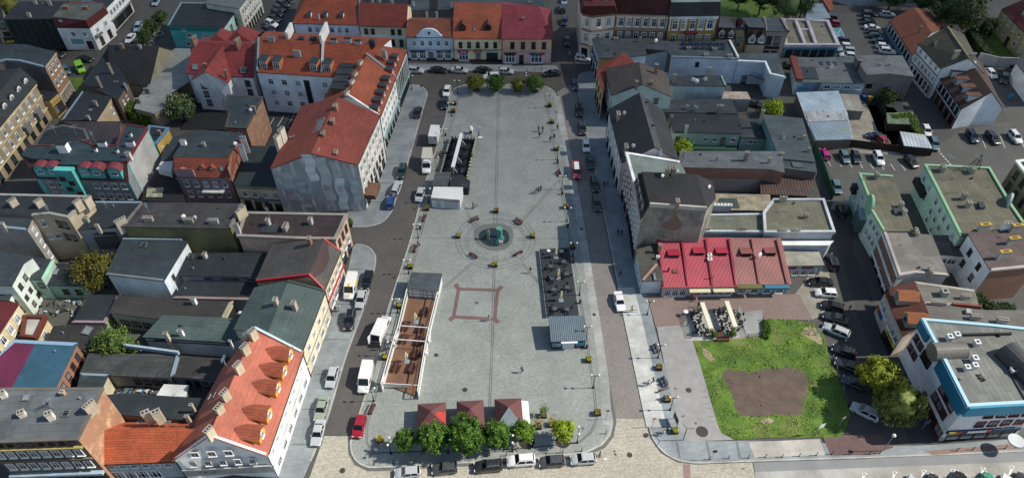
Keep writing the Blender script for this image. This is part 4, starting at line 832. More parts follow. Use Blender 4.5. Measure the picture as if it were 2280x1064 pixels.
b = Bld(A3, 'dark grey felt roof behind the orange-tiled house', [(985, 480, 6.8), (1730, 545, 6.8), (1800, 362, 6.4), (1150, 320, 6.4), (940, 330, 6.4)], 'flat', GRYD, F2, *CH)
b.ch([(1700, 410, 8.8)], .5, .7, 3., P('#b0a48c'), fl=1)
b = Bld(A3, 'orange-tiled house with glowing front slope and grey street front', [(862, 932, 5.3), (1560, 905, 5.3), (1800, 618, 9.), (850, 642, 9.)], 'gsym', P('#9ea4a8'), MT('#b55a38', moss=.12), *RH, over=.25)
b.win(0, 4.2, 6, .9, 1., .08, .95).win(0, 1.5, 4, 2., 2.1, .08, .7, 's', SW).band(0, 2.9, .3, P('#c5c8ca'), .3, .1, .7); b.ch([(1290, 478, 10.6), (1385, 470, 11.4)], 1., 1.6, 2.2, P('#b9ab92'), fl=2, rz=30).ch([(1660, 512, 10.6)], .5, .8, 2.2, P('#b9ab92')).sky([(1240, 572, 8.8), (1495, 575, 8.6)], 3, .6, .7, 36)
b = Bld(A3, 'dark ornate tenement with broad grey felt roof and cream blind gable, bottom left', [(-200, 745, 14), (685, 714, 14), (908, 270, 14), (-200, 272, 14)], 'flat', P('#5c5247', dirt=.8), MF('#555b5d', rh=1.2, patch=.62), *TH, par=(.12, MP('#5a5652'), .25))
b.band(1, 7., 13.7, BRKP, .06, name='gable_wall')
b.win(0, 13., 9, .7, .6, .03, .97, 'b').win(0, 10.4, 8, 1., 1.6, .03, .97).win(0, 7., 8, 1., 1.6, .03, .97).win(0, 2.4, 6, 1.8, 2.6, .03, .97, 'd', SW); b.band(0, 12., .3, P('#9a8a5c'), .4); b.band(0, 8.7, .3, P('#6a5f50'), .3); b.band(0, 4.6, .5, P('#8fa0ac'), .6, name='canopy')
b.ch([(10, 300, 15.2), (180, 475, 15.1), (425, 485, 15.6)], 1., 1.2, 1.4, P('#c9bfb4'), rz=25).ch([(785, 405, 15.6)], .8, 2.4, 1.6, P('#a89a88'), fl=4, rz=60).ch([(550, 295, 14.8)], .7, .8, .8, P('#a87a68')).sky([(235, 350, 14.1), (420, 400, 14.1), (590, 490, 14.1)], 0, .9, .9, 3).aerial([(480, 440, 14.1)])
b = Bld(A2, 'brick house with shiny blue and magenta striped metal roof', [(-330, 1330, 4.8), (485, 1330, 4.8), (676, 934, 4.8), (128, 906, 4.8), (-160, 1200, 4.8)], 'flat', mat('brick', '#8a5234', sa=.25), MM('#2f5468', ws=1., ra=.1, rust='#50707c'), 'workshop', 'workshop', par=(.12, SI('pale_blue_edge', '#7f9cb4', .6), .45, (2, 3)))
b.win(1, 3.1, 4, .9, 1.2, .06, .95, 'b').win(1, 1.3, 4, 1., 1.2, .06, .95, 'b')
b.slab([(128, 925), (305, 938), (100, 1330), (-330, 1330)], 4.85, 4.93, MM('#641f3e', ws=1., ra=.05), 'magenta_stripe')
b = Bld(A2, 'cream house with dark red sheet roof and white-framed windows at the left edge', [(158, 585, 6), (-60, 920, 6), (-300, 760, 6), (-40, 510, 6)], 'flat', P('#c9ba94'), MM('#5e2628', ws=.9, ra=.15), *TO)
b.win(0, 4.4, 3, 1.2, 1.6, .08, .95).win(0, 1.6, 2, 1.4, 2., .05, .6)
b = Bld(A2, 'cream terrace annex with brown-rimmed flat roof', [(205, 875, 3.2), (325, 890, 3.2), (412, 706, 3.2), (232, 702, 3.2)], 'flat', P('#c9ba94'), MP('#a8a6a0'), *CA, par=(.7, SI('brown_rim', '#5e2e20', .7), .3))
b.win(1, 1.8, 1, 1.2, 1.4, .2, .6)
b = Bld(A2, 'pale mint three storey house with small square windows', [(284, 162, 8.8), (205, 215, 8.8), (102, 410, 8.8), (-120, 408, 8.8), (-120, 95, 8.8)], 'flat', P('#c0cac1', dirt=.25), F1, *CH)
b.win(1, 6.8, 2, .9, 1.1, .1, .95, 'b').win(1, 4.2, 2, .8, .9, .3, .98, 'b').win(1, 1.8, 2, .8, 1., .1, .9, 'b')
b = Bld(A2, 'mint lower wing with curled iron bracket', [(132, 425, 6.2), (72, 545, 6.2), (-120, 530, 6.2), (-120, 412, 6.2)], 'flat', P('#c0cac1', dirt=.25), F1, *CA)
b.win(0, 4.4, 1, .8, .9, .2, .9, 'b').win(0, 2.2, 1, 1., 1.5, .3, .9, 'b')
b = Bld(A2, 'small teal-edged roof between the mint houses', [(228, 354, 5.6), (375, 360, 5.6), (468, 190, 5.6), (285, 165, 5.6)], 'flat', MINT, F1, *CA, par=(.1, P('#9fd0b4'), .2, (1,)))
b.win(0, 4., 1, 1., 1.2, .5, .9, 'b')
b = Bld(A2, 'mint yard house with dark roof and skylight beside the olive tree', [(378, 405, 3.8), (760, 415, 3.8), (750, 235, 3.8), (472, 222, 3.8)], 'flat', P('#84a596', dirt=.5), F2, *CA)
b.win(0, 2., 2, 1., 1.2, .3, .9, 'b').sky([(500, 295, 3.9)], 0, .8, 1.2, 8)
b = Bld(A2, 'dark flat yard roof with mauve coping and green end wall', [(652, 738, 3.2), (930, 742, 3.2), (1060, 508, 3.2), (800, 502, 3.2)], 'flat', P('#7f9a62'), F2, *SH, par=(.2, P('#8a767c'), .25, (0, 1)))
b = Bld(A2, 'black tarred shed roof with a barred skylight', [(425, 905, 2.8), (740, 985, 2.8), (900, 890, 2.8), (945, 765, 2.8), (665, 760, 2.8), (480, 785, 2.8)], 'flat', GRYD, MF('#2c2b2b', rh=.6), *SH)
b.sky([(782, 815, 2.9)], 0, 1.4, 1.4, 8)
# --- north side of the square
b = Bld(B, 'lilac house with orange hipped roof and three small dormers', [(332, 208, 7.4), (916, 222, 7.4), (935, -95, 7.4), (450, -130, 7.4), (480, -70, 11.4), (922, -62, 11.4)], None, P('#d8d8e4'), TORG, n=4, faces=[(0, 1, 5, 4), (1, 2, 5), (2, 3, 4, 5), (3, 0, 4)], over=.3)
b.win(0, 5.6, 6, 1., 1.5, .18, .86).win(0, 2.4, 6, 1., 1.7, .1, .9, 'b').dorm([(480, 160, 8.2), (623, 162, 8.2), (768, 164, 8.2)], 0, .8, 1.2, 1.2, F1, WHB, 'flat', 'g', .5, .7)
b.rail((918, 220, 7.5), (922, -62, 11.5), .3, .3, ZINC); b.ch([(555, 130, 9.6)], .4, .5, 1., WHB)
b = Bld(B, 'cream house with deep red tiled roof and white cornice strip', [(920, 232, 7.4), (1336, 243, 7.4), (1346, 42, 11), (932, 22, 11)], 'gsym', P('#d9cdae'), MT('#84392c', moss=.15), over=.2)
b.win(0, 5.9, 6, .9, 1.4, .06, .92, 'b', skip=(2, 3)).win(0, 2.6, 5, .9, 1.8, .06, .95, 'b').band(0, 4.4, .8, WHT, .3)
b = Bld(B, 'sky-blue shop house with curved baroque gable and orange roof', [(1335, 336, 6.8), (1755, 336, 6.8), (1760, 180, 9.), (1352, 182, 9.)], 'gsym', P('#c3d3e0', dirt=.12), TOR2, *SO, over=.15)
a0, a1, nr = b.edge(0); L_ = (a1 - a0).length; bm = new(); prof = [(-.27, 6.2), (-.27, 7.4), (-.22, 7.7), (-.19, 8.4), (-.13, 9.), (-.06, 9.3), (0, 9.35), (.06, 9.3), (.13, 9.), (.19, 8.4), (.22, 7.7), (.27, 7.4), (.27, 6.2)]
Fv = [bm.verts.new((x * L_, -.12, z)) for x, z in prof]; Bv = [bm.verts.new((x * L_, .35, z)) for x, z in prof]
bm.faces.new(Fv); bm.faces.new(Bv[::-1]); [bm.faces.new([Fv[i], Fv[(i + 1) % 13], Bv[(i + 1) % 13], Bv[i]]) for i in range(13)]
RN(bm); uvs(bm); o = obj('curved_gable', bm, P('#cddde8', dirt=.1), b.root); o.location = (a0 + a1) / 2 * 1 - b.o; o.location.z = 0; o.rotation_euler.z = math.atan2(a1.y - a0.y, a1.x - a0.x)
window(o, (0, -.14, 8.2), 0, .6, .6, 'g')
b.win(0, 5.1, 5, .9, 1.5, .08, .94).win(0, 1.5, 5, 1.5, 2., .04, .96, 's', SW, skip=(2,)).win(0, 1.2, 1, 1.2, 2.3, .44, .56, 'b', 'door')
b.band(0, 3.2, .25, P('#8f9fae'), .3); b.band(0, 2.75, .5, SBK, .2, .06, .38, 'sign'); b.band(0, 2.75, .5, SBK, .2, .62, .94, 'sign'); b.band(0, .3, .6, SI('red_plinth', '#5a2420', .8), .08)
b.text(0, 'IIIIIII IIIIIIII', .78, 2.75, .5, SYE, .24)
b = Bld(B, 'pale yellow shop house with high orange roof and two hooded dormers', [(1757, 346, 6.8), (2190, 348, 6.8), (2186, 32, 12.), (1770, 24, 12.)], 'gsym', P('#e0d4ac'), MT('#a8573c', moss=.15), *SO, over=.15)
b.win(0, 5., 5, .9, 1.5, .05, .95, 'b').win(0, 1.5, 1, 2.4, 2.2, .05, .34, 's', SW).win(0, 1.2, 1, 1.1, 2.3, .45, .55, 'b', 'door').win(0, 1.5, 1, 2.8, 2.3, .64, .94, 'd', SW).band(0, 3.5, .15, P('#7d6a4a'), .2); b.band(0, .3, .6, SI('red_plinth', '#5a2420', .8), .08)
b.band(0, 3.0, .75, SI('magenta_sign', '#9b1d6a', .6), .2, .07, .3, 'sign'); b.band(0, 3.0, .6, SI('amber_sign', '#8f6020', .6), .2, .41, .58, 'sign'); b.band(0, 3., .5, SI('pale_sign', '#8fb0b8', .6), .2, .66, .9, 'sign')
b.text(0, 'iShoef', .19, 3., .6, WHITE, .24); b.text(0, 'IIIIII', .495, 3., .45, WHITE, .24)
b.dorm([(1840, 275, 8.), (2065, 275, 8.)], 0, 1.8, 1.9, 2.2, MT('#6d4030'), BROWNF, 'gable', 'b', 1.2, 1.1).sky([(1947, 265, 8.2)], 0, .7, .9, 45)
b = Bld(C, 'peach and pink shop house with raspberry-red half-hipped roof', [(-88, 347, 7.5), (357, 348, 7.5), (346, 92, 7.5), (-90, 20, 7.5), (-84, 46, 11.6), (236, 58, 11.6)], None, P('#d6ae92'), TCRIM, *SO, n=4, faces=[(0, 1, 5, 4), (1, 2, 5), (2, 3, 4, 5), (3, 0, 4)], over=.2)
b.band(0, 1.9, 3.6, P('#caa8a4'), .05, name='shop_front'); b.win(0, 5.6, 4, 1., 1.7, .1, .95, 'd').win(0, 1.7, 1, 2.5, 2.4, .04, .28, 's', SW).win(0, 1.4, 1, 1.1, 2.4, .33, .45, 'd', 'door').win(0, 1.7, 1, 3., 2.4, .54, .86, 's', SW).band(0, 3.8, .25, P('#c9a894'), .2)
b.band(0, 3.1, .6, SBK, .2, .04, .28, 'sign'); b.band(0, 3.1, .6, SBL, .2, .55, .66, 'sign'); b.band(0, 3.1, .6, SI('sign_teal', '#2c6a5c', .6), .2, .66, .76, 'sign'); b.band(0, 3.1, .6, SRE, .2, .76, .86, 'sign')
b.sky([(-60, 245, 8.6)], 0, .7, 1., 45); b.ch([(100, 160, 10.6)], .6, .8, .8, GRYD)
b = Bld(B, 'long grey back roofs behind the north row, with a dark light well', [(1370, 95, 6), (2330, 70, 6), (2560, 60, 6), (2560, -80, 6), (1370, -90, 6)], 'flat', GRYD, F3, *HA)
b.slab([(1550, 0), (1620, 0), (1615, 85), (1548, 85)], 6.1, 6.2, BLACK, 'light_well'); b.ch([(1520, 110, 7.6), (1608, 112, 7.6), (1400, 20, 7.4), (1740, 30, 7.4)], .7, .8, 1.3, WHB).ch([(2440, 20, 7.4)], .8, 1., 1.2, P('#a87f70'))
b = Bld(B, 'cluttered dark roof with white vents behind the cream house', [(945, 20, 6), (1370, 40, 6), (1370, -120, 6), (945, -120, 6)], 'flat', GRYD, F2, *CA)
b.ch([(1030, 0, 7), (1095, 5, 7), (1208, 12, 7)], .9, 1.1, 1., SI('pale_blue_vent', '#8fb4c4', .6))
# --- north-east: the ornate row
WPA = P('#b4b8ba', dirt=.5)
STN = P('#d0c2b2', dirt=.5)
b = Bld(C, 'ornate cream corner tenement with red-domed turret', [(628, 112, 13.6), (715, 135, 13.6), (922, 112, 13.6), (925, -120, 13.6), (600, -120, 13.6), (640, 60, 17), (730, 60, 17), (915, 55, 17), (915, -90, 17), (630, -90, 17)], 'mans', STN, MT('#5f2528', moss=.2), *TH, over=.5)
for z in (11.2, 6.9): b.win(0, z, 1, 1.1, 2.4, .2, .9).win(1, z, 2, 1.1, 2.4, .1, .95)
b.win(1, 2., 2, 2., 3., .05, .95, 'd', SW).win(0, 2., 1, 1.6, 3., .1, .9, 'd', SW)
for z in (9., 4.7, 13.): b.band(0, z, .3, P('#8a6a58'), .3); b.band(1, z, .3, P('#8a6a58'), .3)
q = C(700, 95, 13.6); bm = new(); tube(bm, (0, 0, 0), (0, 0, 3.2), 2.2, 2.2, 8); uvs(bm); o = obj('turret', bm, STN, b.root); o.location = q - b.o
bm = new(); tube(bm, (0, 0, 3.2), (0, 0, 4.2), 2.6, 1.9, 8); tube(bm, (0, 0, 4.2), (0, 0, 6.5), 1.9, .2, 8); obj('turret_roof', bm, MT('#7d2f34'), o)
for a in (-40, 20): window(o, (2.15 * math.sin(R(a)), -2.15 * math.cos(R(a)), 1.6), R(a), .9, 1.7)
b.dorm([(.6, 13.7, .3)], 1, 3.6, 3.6, 2.5, MT('#5f2528'), STN, 'arch', 'w', 1., 1.6)
b = Bld(C, 'red and cream banded tenement with red-capped dormers', [(925, 112, 13.4), (1402, 126, 13.4), (1420, -130, 13.4), (925, -150, 13.4), (930, -5, 17.4), (1410, 0, 17.4), (1415, -110, 17.4), (930, -120, 17.4)], 'mans', P('#cdbfab', dirt=.4), MT('#4c2226', moss=.2), *TH, over=.45)
b.band(0, 6.6, 3.6, mat('brick', '#6d3722', sa=.1), .05, name='brick_band')
b.win(0, 10.8, 6, 1.1, 2.3, .04, .97).win(0, 6.8, 6, 1.2, 2.3, .04, .97); b.win(0, 2., 5, 1.8, 2.8, .04, .97, 'd', SW)
for z, h in ((12.9, .4), (8.9, .5), (4.6, .4)): b.band(0, z, h, P('#9a7f6a'), .3)
for k in range(7): b.band(0, 10.8, 2.6, mat('brick', '#7d4434', sa=.3), .06, .005 + k * .155, .03 + k * .155, 'brick_panel')
b.dorm([(.1, 14., .5), (.27, 14., .5), (.44, 14., .5), (.61, 14., .5), (.86, 14., .5)], 0, 1.5, 2.4, 1.8, SI('dormer_red', '#7d2d38', .7), STN, 'gable', 'w', .7, 1.3)
b = Bld(C, 'ochre and white tenement with slate mansard and grey-green top', [(1405, 140, 13.2), (1842, 134, 13.2), (1850, -70, 13.2), (1410, -80, 13.2), (1418, 28, 16.8), (1858, 22, 16.8), (1852, -60, 16.8), (1412, -66, 16.8)], 'mans', P('#a8803c', dirt=.3), MT('#34383a'), *TH, over=.45)
bm = new(); prism(bm, [C(*p, 16.8) for p in ((1418, 28), (1858, 22), (1852, -60), (1412, -66))], 16.84, 16.95); uvs(bm); obj('flat_roof', bm, MF('#7d8a82', seam=.2), b.root, b.o)
b.win(0, 10.5, 5, 1.3, 2.5, .05, .95).win(0, 6.4, 5, 1.3, 2.4, .05, .95).win(0, 2., 4, 1.8, 2.8, .05, .95, 'd', SW); b.band(0, 12.6, .9, WHB, .2); b.bay(0, .36, .62, 8.8, 1., DRT, 8.1, 'balcony')
for u in (.03, .2, .36, .62, .79, .95): b.band(0, 10.5, 3.4, WHB, .1, u - .012, u + .012, 'pilaster')
b.dorm([(.14, 13.5, .3), (.31, 13.5, .3), (.51, 13.5, .3), (.71, 13.5, .3), (.87, 13.5, .3)], 0, 1.5, 2.4, 1.6, P('#a8a694'), P('#55595a'), 'arch', 'w', .9, 1.5)
TAN = P('#b3a184')
b = Bld(C, 'low house with brown mansard and two pointed dormers beside the ochre tenement', [(1808, 345, 6.5), (1990, 350, 6.5), (1995, 160, 6.5), (1850, 150, 6.5), (1832, 245, 9.5), (1985, 252, 9.5), (1990, 168, 9.5), (1855, 160, 9.5)], 'mans', TAN, MT('#3a2a26'), *TO)
b.slab([(1838, 245), (1985, 252), (1935, 155), (1855, 155)], 9.5, 9.65, F3, 'flat_roof'); b.dorm([(.28, 6.4, .05), (.74, 6.4, .05)], 0, 1.8, 2.8, 2., MT('#3a2a26'), P('#b5a894'), 'gable', 'w', 1., 1.4).win(0, 2, 2, 1.4, 2.)
b = Bld(C, 'narrow tan house with red pointed gable', [(1990, 262, 8.), (2098, 268, 8.), (2070, 195, 9.8), (2035, 160, 9)], 'flat', TAN, F3, *TO)
wing(b, (1996, 262, 7.6), (2096, 266, 7.6), (2052, 205, 9.9), (2020, 165, 9.9), TAN, MT('#6d3a30'))
b.win(0, 5.6, 1, 1., .7, .3, .7).win(0, 3.6, 1, 1., 1.5, .3, .7)
b = Bld(C, 'house with black mansard and two white pointed dormers', [(2085, 395, 5.8), (2255, 398, 5.8), (2280, 170, 5.8), (2110, 160, 5.8), (2108, 242, 9.4), (2262, 248, 9.4), (2240, 170, 9.4), (2060, 165, 9.4)], 'mans', TAN, MT('#2a2422'), *TO)
b.slab([(2108, 242), (2262, 248), (2215, 165), (2040, 160)], 9.4, 9.6, F3, 'flat_roof'); b.dorm([(.26, 5.7, .05), (.74, 5.7, .05)], 0, 1.9, 3., 2., MT('#3a2a26'), P('#b5a894'), 'gable', 'w', 1., 1.5)
b = Bld(D, 'pale narrow house with brown window pairs beside the white-parapet shop', [(-22, 280, 8.2), (182, 284, 8.2), (120, 168, 8.2), (-40, 160, 8.2)], 'flat', P('#a29488'), F3, *TO, par=(.4, P('#8f8680'), .4, (1, 3)))
b.win(0, 5.6, 2, 1.3, 2.2, .08, .8, 'b').band(0, 3.4, .8, SBK, .12, 0, .8, 'sign'); b.win(0, 1.4, 2, 1.4, 2., .1, .8, 'd', SW)
# --- east side, block behind the long grey roof
LB = P('#bcc7d2', dirt=.3)
b = Bld(C, 'long grey-roofed block with solar panels and pale blue panelled rear wall', [(775, 522, 7.4), (1055, 505, 7.4), (1195, 492, 7.4), (1180, 435, 7.4), (1392, 452, 7.4), (1420, 506, 7.4), (2012, 522, 7.4), (1932, 375, 7.4), (1410, 378, 7.4), (1210, 350, 7.4), (715, 350, 7.4)], 'flat', LB, F3, 'long_block', 'block', par=(.12, ZINC, .2, (5, 6)), ax=(1, 0, 0))
b.band(0, 5.6, 3.4, P('#b79a52'), .05, name='yellow_wall'); b.band(4, 3.7, 7.3, GRYD, .06, name='stained_wall'); b.win(10, 5.2, 4, .9, 1.4, .05, .95, 'b').win(10, 2., 3, 1.4, 2., .05, .95, 'd', SW); b.win(5, 5.4, 1, .9, 1.2, .36, .46, 'b')
for u in (.0, .28, .5, .7): b.band(5, 3.6, 7., WHITE, .03, u, u + .01, 'white_line')
for z in (4.7, 2.2): b.band(5, z, .12, WHITE, .034, 0, 1, 'white_line')
for k in range(14): 
    q = C(1530 + (k % 7) * 58, 385 + (k // 7) * 38 + (k % 7) * 1, 7.9); bm = new(); box(bm, (0, 0, 0), (1.35, .85, .06)); bm2 = obj('solar_panel', bm, SI('solar_glass', '#16293c', .2), b.root); bm2.location = q - b.o; bm2.rotation_euler = (R(20), 0, 0)
b.ch([(1145, 335, 8.8)], .5, .9, 1.6).ch([(1575, 425, 8.), (1805, 432, 8.), (1940, 490, 8.2), (1730, 482, 8.), (925, 340, 7.9)], .9, 1.6, .6, P('#8f9290'), fl=1).dish([(1285, 362, 8.4)], .5).rail((1935, 372, 7.4), (2012, 522, 7.4), .5, .5, WHB, 'coping')
b = Bld(C, 'lower grey-roofed wing with pale blue walls and white coping', [(2010, 545, 6.6), (2255, 555, 6.6), (2300, 660, 6.6), (2430, 690, 6.6), (2360, 480, 6.6), (1990, 480, 6.6)], 'flat', LB, F3, 'long_block', 'block', par=(.18, WHB, .3, (0, 1, 2)))
b.band(0, 3., .1, WHITE, .03, name='white_line'); b.win(0, 1.4, 1, 1.2, 2., .3, .5, 'b')
bm = new(); box(bm, (0, 0, 1.2), (4.5, 3, .2)); o = obj('porch_roof', bm, MT('#5e2b2a'), b.root); o.location = C(2180, 740, 2) - b.o; o.rotation_euler = (R(-25), R(20), 0)
b = Bld(C, 'small red hipped roof with dark valley behind the brown gable', [(757, 628, 7.6), (806, 832, 7.6), (835, 620, 8.), (1080, 556, 8.4), (998, 470, 10.4)], 'flat', P('#b5a07a'), MT('#8a3c30', moss=.2), *RH)
b.win(0, 5.6, 3, .8, 1.4, .05, .95, 'b').win(0, 2., 3, 1.3, 2., .05, .95, 'd', SW)
b = Bld(C, 'brown-roofed gable house with pale mint plaster gable', [(836, 618, 8.6), (893, 852, 8.6), (1165, 750, 11.8), (1420, 862, 8.6), (1378, 656, 8.6), (1132, 560, 11.8)], 'gable', P('#b4c6c0', dirt=.45), MF('#4c433e', rh=.4, patch=.85), *RH)
b.win(0, 6.6, 4, .8, 1.5, .05, .95).win(0, 4, 4, .8, 1.5, .05, .95).win(0, 1.4, 3, 1.3, 1.9, .05, .95, 'd', SW).win(2, 7.4, 1, .9, 1.3, .42, .62, 'b'); b.ch([(1290, 575, 12.8)], .9, 1., 3.2, mat('brick', '#7d4632'), fl=1).ch([(1112, 725, 12.4), (1243, 725, 12)], .7, 1., 1.4, mat('brick', '#7d4632'))
b = Bld(C, 'house with broad black gable roof, chimney stacks and white street front', [(868, 978, 8.8), (985, 1448, 8.8), (1268, 1310, 12.6), (1478, 1428, 8.8), (1345, 1000, 8.8), (1132, 832, 12.6)], 'gable', P('#cfcac8', dirt=.4), FBLK, *RH)
bm = new(); vs = [b.P[i] + Vector((0, 0, .1)) for i in (2, 3, 4, 5)]; bm.faces.new([bm.verts.new(v) for v in vs]); RN(bm); uvs(bm); obj('rear_slope', bm, MF('#3f4244', rh=.8), b.root, b.o)
b.win(0, 7, 6, .9, 1.5, .04, .96).win(0, 4.2, 6, .9, 1.5, .04, .96).win(0, 1.5, 5, 1.4, 2., .04, .96, 'd', SW).ch([(1020, 1300, 11.4), (950, 1010, 11.2)], .9, 2.2, 1.5, P('#8d8378'), fl=4).ch([(1195, 915, 12)], .7, .7, .8, WHT, BLACK, fl=1).ch([(1258, 1120, 12.2)], .6, .7, .6, WHT, BLACK, fl=1).ch([(1320, 1345, 11.6)], .6, .9, 2.6, LB).dish([(1000, 1005, 11.2), (1080, 1298, 11.2)], .45)
b = Bld(C1, 'narrow pink and white house with pale grey roof', [(1018, 306, 11), (1100, 610, 11), (1210, 540, 11), (1480, 520, 10), (1538, 478, 10), (1490, 385, 10.4)], 'flat', P('#8f5a5a'), MF('#6f7a76', rh=1.2, seam=.25, patch=.9), *RH, par=(.35, WHT, .35, (0, 5)))
for z in (9.2, 6.4, 3.7): b.win(0, z, 5, .9, 1.5, .04, .96)
b.win(0, 1.3, 3, 1.6, 2., .05, .95, 'd', SW)
STW = mat('plaster', '#85827a', dirt=.9, var=.5, sc=.4)
b = Bld(C1, 'tall corner tenement with black patched flat roof, dark mansard and stained blind wall', [(1098, 548, 11.6), (1152, 892, 11.6), (1226, 756, 14.8), (1735, 792, 14.4), (1812, 700, 13.6), (1782, 560, 13.6), (1640, 492, 14.8), (1155, 470, 14.8)], None, STW, MF('#232226', stain='#4f4d50', patch=.8), 'corner_tenement', 'tenement', n=8, faces=[(0, 1, 2, 7), (2, 3, 4, 5, 6, 7)], over=.1)
b.band(0, 5.8, 11.6, P('#9aa094', dirt=.3), .05, name='facade')
for z in (9.4, 6.6, 3.9): b.win(0, z, 6, .9, 1.6, .04, .97)
b.win(0, 1.4, 5, 1.5, 2.1, .04, .97, 'd', SW); b.band(0, 11.3, .5, P('#a8a294'), .3)
b.dorm([(.14, 11.8, .3), (.36, 11.8, .3), (.58, 11.8, .3), (.8, 11.8, .3)], 0, 1.7, 2.2, 2., F2, SI('dormer_red2', '#6d1f20', .7), 'flat', 'w', 1., 1.5)
b.ch([(1390, 435, 16.6), (1442, 430, 16.6)], 1., 1.5, 2.2, P('#9a9182'), fl=2).ch([(1478, 722, 16)], .8, 1.4, 1.4, P('#8d7d6a'), fl=2).rail((1226, 756, 14.9), (1735, 792, 14.5), .4, .35, P('#a8a69e'), 'coping').dish([(1345, 500, 15.4), (1470, 462, 15.6), (1760, 600, 14.4)])
a0, a1, nr = b.edge(2); bm = new(); f = bm.faces.new([bm.verts.new(v) for v in smooth_closed([a0.lerp(a1, u) + nr * .04 - Vector((0, 0, dz)) for u, dz in ((.45, .3), (.5, .3), (.51, 3.), (.62, 4.), (.6, 5.6), (.46, 6.3), (.3, 5.6), (.31, 4.4), (.43, 3.2))], 4)]); bmesh.ops.triangulate(bm, faces=bm.faces); obj('brick_repair', bm, P('#7a675b', dirt=.6), b.root, b.o)
b = Bld(C1, 'grey flat roof over a long two-tone wall, brick above and plaster below', [(1532, 424, 6.6), (2290, 440, 6.6), (2420, 470, 6.6), (2395, 290, 6.6), (1500, 286, 6.6)], 'flat', mat('plaster', '#a3968c', dirt=.6), MF('#5a6064', seam=.5), *HA)
b.band(0, 5.1, 2.9, mat('brick', '#9a5c44', sa=.3), .06, name='brick_band'); b.band(1, 5.1, 2.9, mat('brick', '#9a5c44', sa=.5), .06, name='brick_band'); b.ch([(2098, 292, 9)], .9, 1., 2.8, P('#8d7d70'), fl=1).ch([(1530, 285, 8.2)], .7, .9, 1.8).ch([(1830, 330, 7.8)], .3, .5, 1.4, ZINC, fl=1).ch([(2300, 345, 8)], .6, .8, 1.6, P('#a89a7c'))
b = Bld(C1, 'mint green courtyard house with dark roof and a green shop awning', [(1440, 114, 4.8), (2038, 126, 4.8), (2012, -48, 4.8), (1400, -55, 4.8)], 'flat', MINT, F2, *CH)
b.win(0, 3., 6, .9, 1., .15, .98, 'w', skip=(1, 4)).win(0, 2.4, 1, .9, 2.1, .04, .12, 'b', 'door').win(0, 2.4, 1, .9, 2.1, .72, .8, 'b', 'door').band(0, .9, .7, SI('green_awning', '#1f4a3a', .8), 1.6, .05, .98, 'awning'); b.ch([(1558, 60, 6.6)], .7, .9, 3.4, MINT).ch([(1425, -30, 6.6)], .6, .6, 2.6, mat('brick', '#6d3a2c'))
b = Bld(C1, 'small grey-roofed mint link block', [(2045, 160, 4.), (2262, 166, 4.), (2210, 0, 4.), (2032, 0, 4.)], 'flat', MINT, F1, *CA)
b.win(0, 2.8, 2, 1., .8, .3, .7)
b = Bld(C, 'long low grey roof between the pale-walled block and the mint house', [(1345, 998, 5), (2000, 1010, 5), (1945, 885, 5), (1400, 895, 5)], 'flat', GRYD, F1, *HA)
b.ch([(1565, 945, 6), (1640, 955, 6.2)], .6, .8, 1.2, ZINC).ch([(1845, 945, 7), (1868, 942, 7.2)], .7, 1.1, 2.2, P('#8a8b88'))
b = Bld(C, 'block with streaky grey-blue blind wall and dishes on its roof', [(1412, 758, 6.4), (1900, 768, 6.4), (1862, 678, 6.4), (1545, 675, 6.4), (1450, 700, 6.4)], 'flat', P('#a3b1b6', dirt=.8), F1, *CH, par=(.25, P('#7d8a8e'), .25, (1,)))
b.dish([(1615, 710, 7), (1645, 722, 7), (1722, 705, 7)], .55).ch([(1450, 665, 8.6), (1760, 605, 9)], .8, 1.3, 3., P('#9a9284'), fl=3)
b = Bld(C, 'rubble-strewn terrace roof with broken plaster', [(1870, 888, 3.6), (2122, 890, 3.6), (2090, 825, 3.6), (1890, 820, 3.6)], 'flat', P('#8f8f8a', dirt=.8), MP('#a39484', sc=1.2, var=.5), *CA, par=(.3, P('#9a9892'), .25, (0,)))
b = Bld(D1, 'sloping grey roof with mint flank beside the brown-fenced yard', [(105, 345, 6.2), (412, 374, 6.2), (302, -4, 6.2), (-45, -40, 6.2)], 'flat', P('#6fa09c', dirt=.4), F3, *HA)
b.ch([(325, 145, 7.2), (370, 258, 7.2), (130, 300, 7.2)], .6, .8, 1., P('#b09a6a')).ch([(145, 155, 6.9)], .4, .5, .7, WHB).ch([(-40, -80, 9)], .8, 1., 3., P('#a89a80'), fl=1)
b = Bld(D1, 'lower grey roof slope with a flat roof hatch', [(112, 428, 5.6), (430, 470, 5.6), (412, 384, 5.8), (135, 345, 5.8)], 'flat', P('#6d625a'), F3, *CA); b.slab([(205, 375), (300, 385), (318, 428), (225, 420)], 5.7, 5.95, MP('#4d5254'), 'roof_hatch')
b = Bld(D1, 'rusty brown lean-to roof at the end of the brick wall', [(-60, 660, 3.), (270, 675, 3.), (350, 680, 3.), (428, 478, 3.6), (112, 430, 3.6), (-60, 425, 3.6)], 'flat', P('#4a403a'), MM('#4f3f38', ws=.5, rust='#7a5040', ra=.8), *SH)
b = Bld(C1, 'dusty concrete terrace roof behind the white-parapet roofs', [(1760, 800, 3.2), (2300, 810, 3.2), (2290, 676, 3.2), (1815, 668, 3.2)], 'flat', GRY, MP('#8f8672', sc=.6, var=.35), *CA)
b.slab([(1850, 700), (2000, 700), (2030, 790), (1830, 780)], 3.2, 3.4, FGRN, 'felt_patch'); b.ch([(1870, 760, 4.6)], .8, 6., .9, WHT, WHT, fl=6)
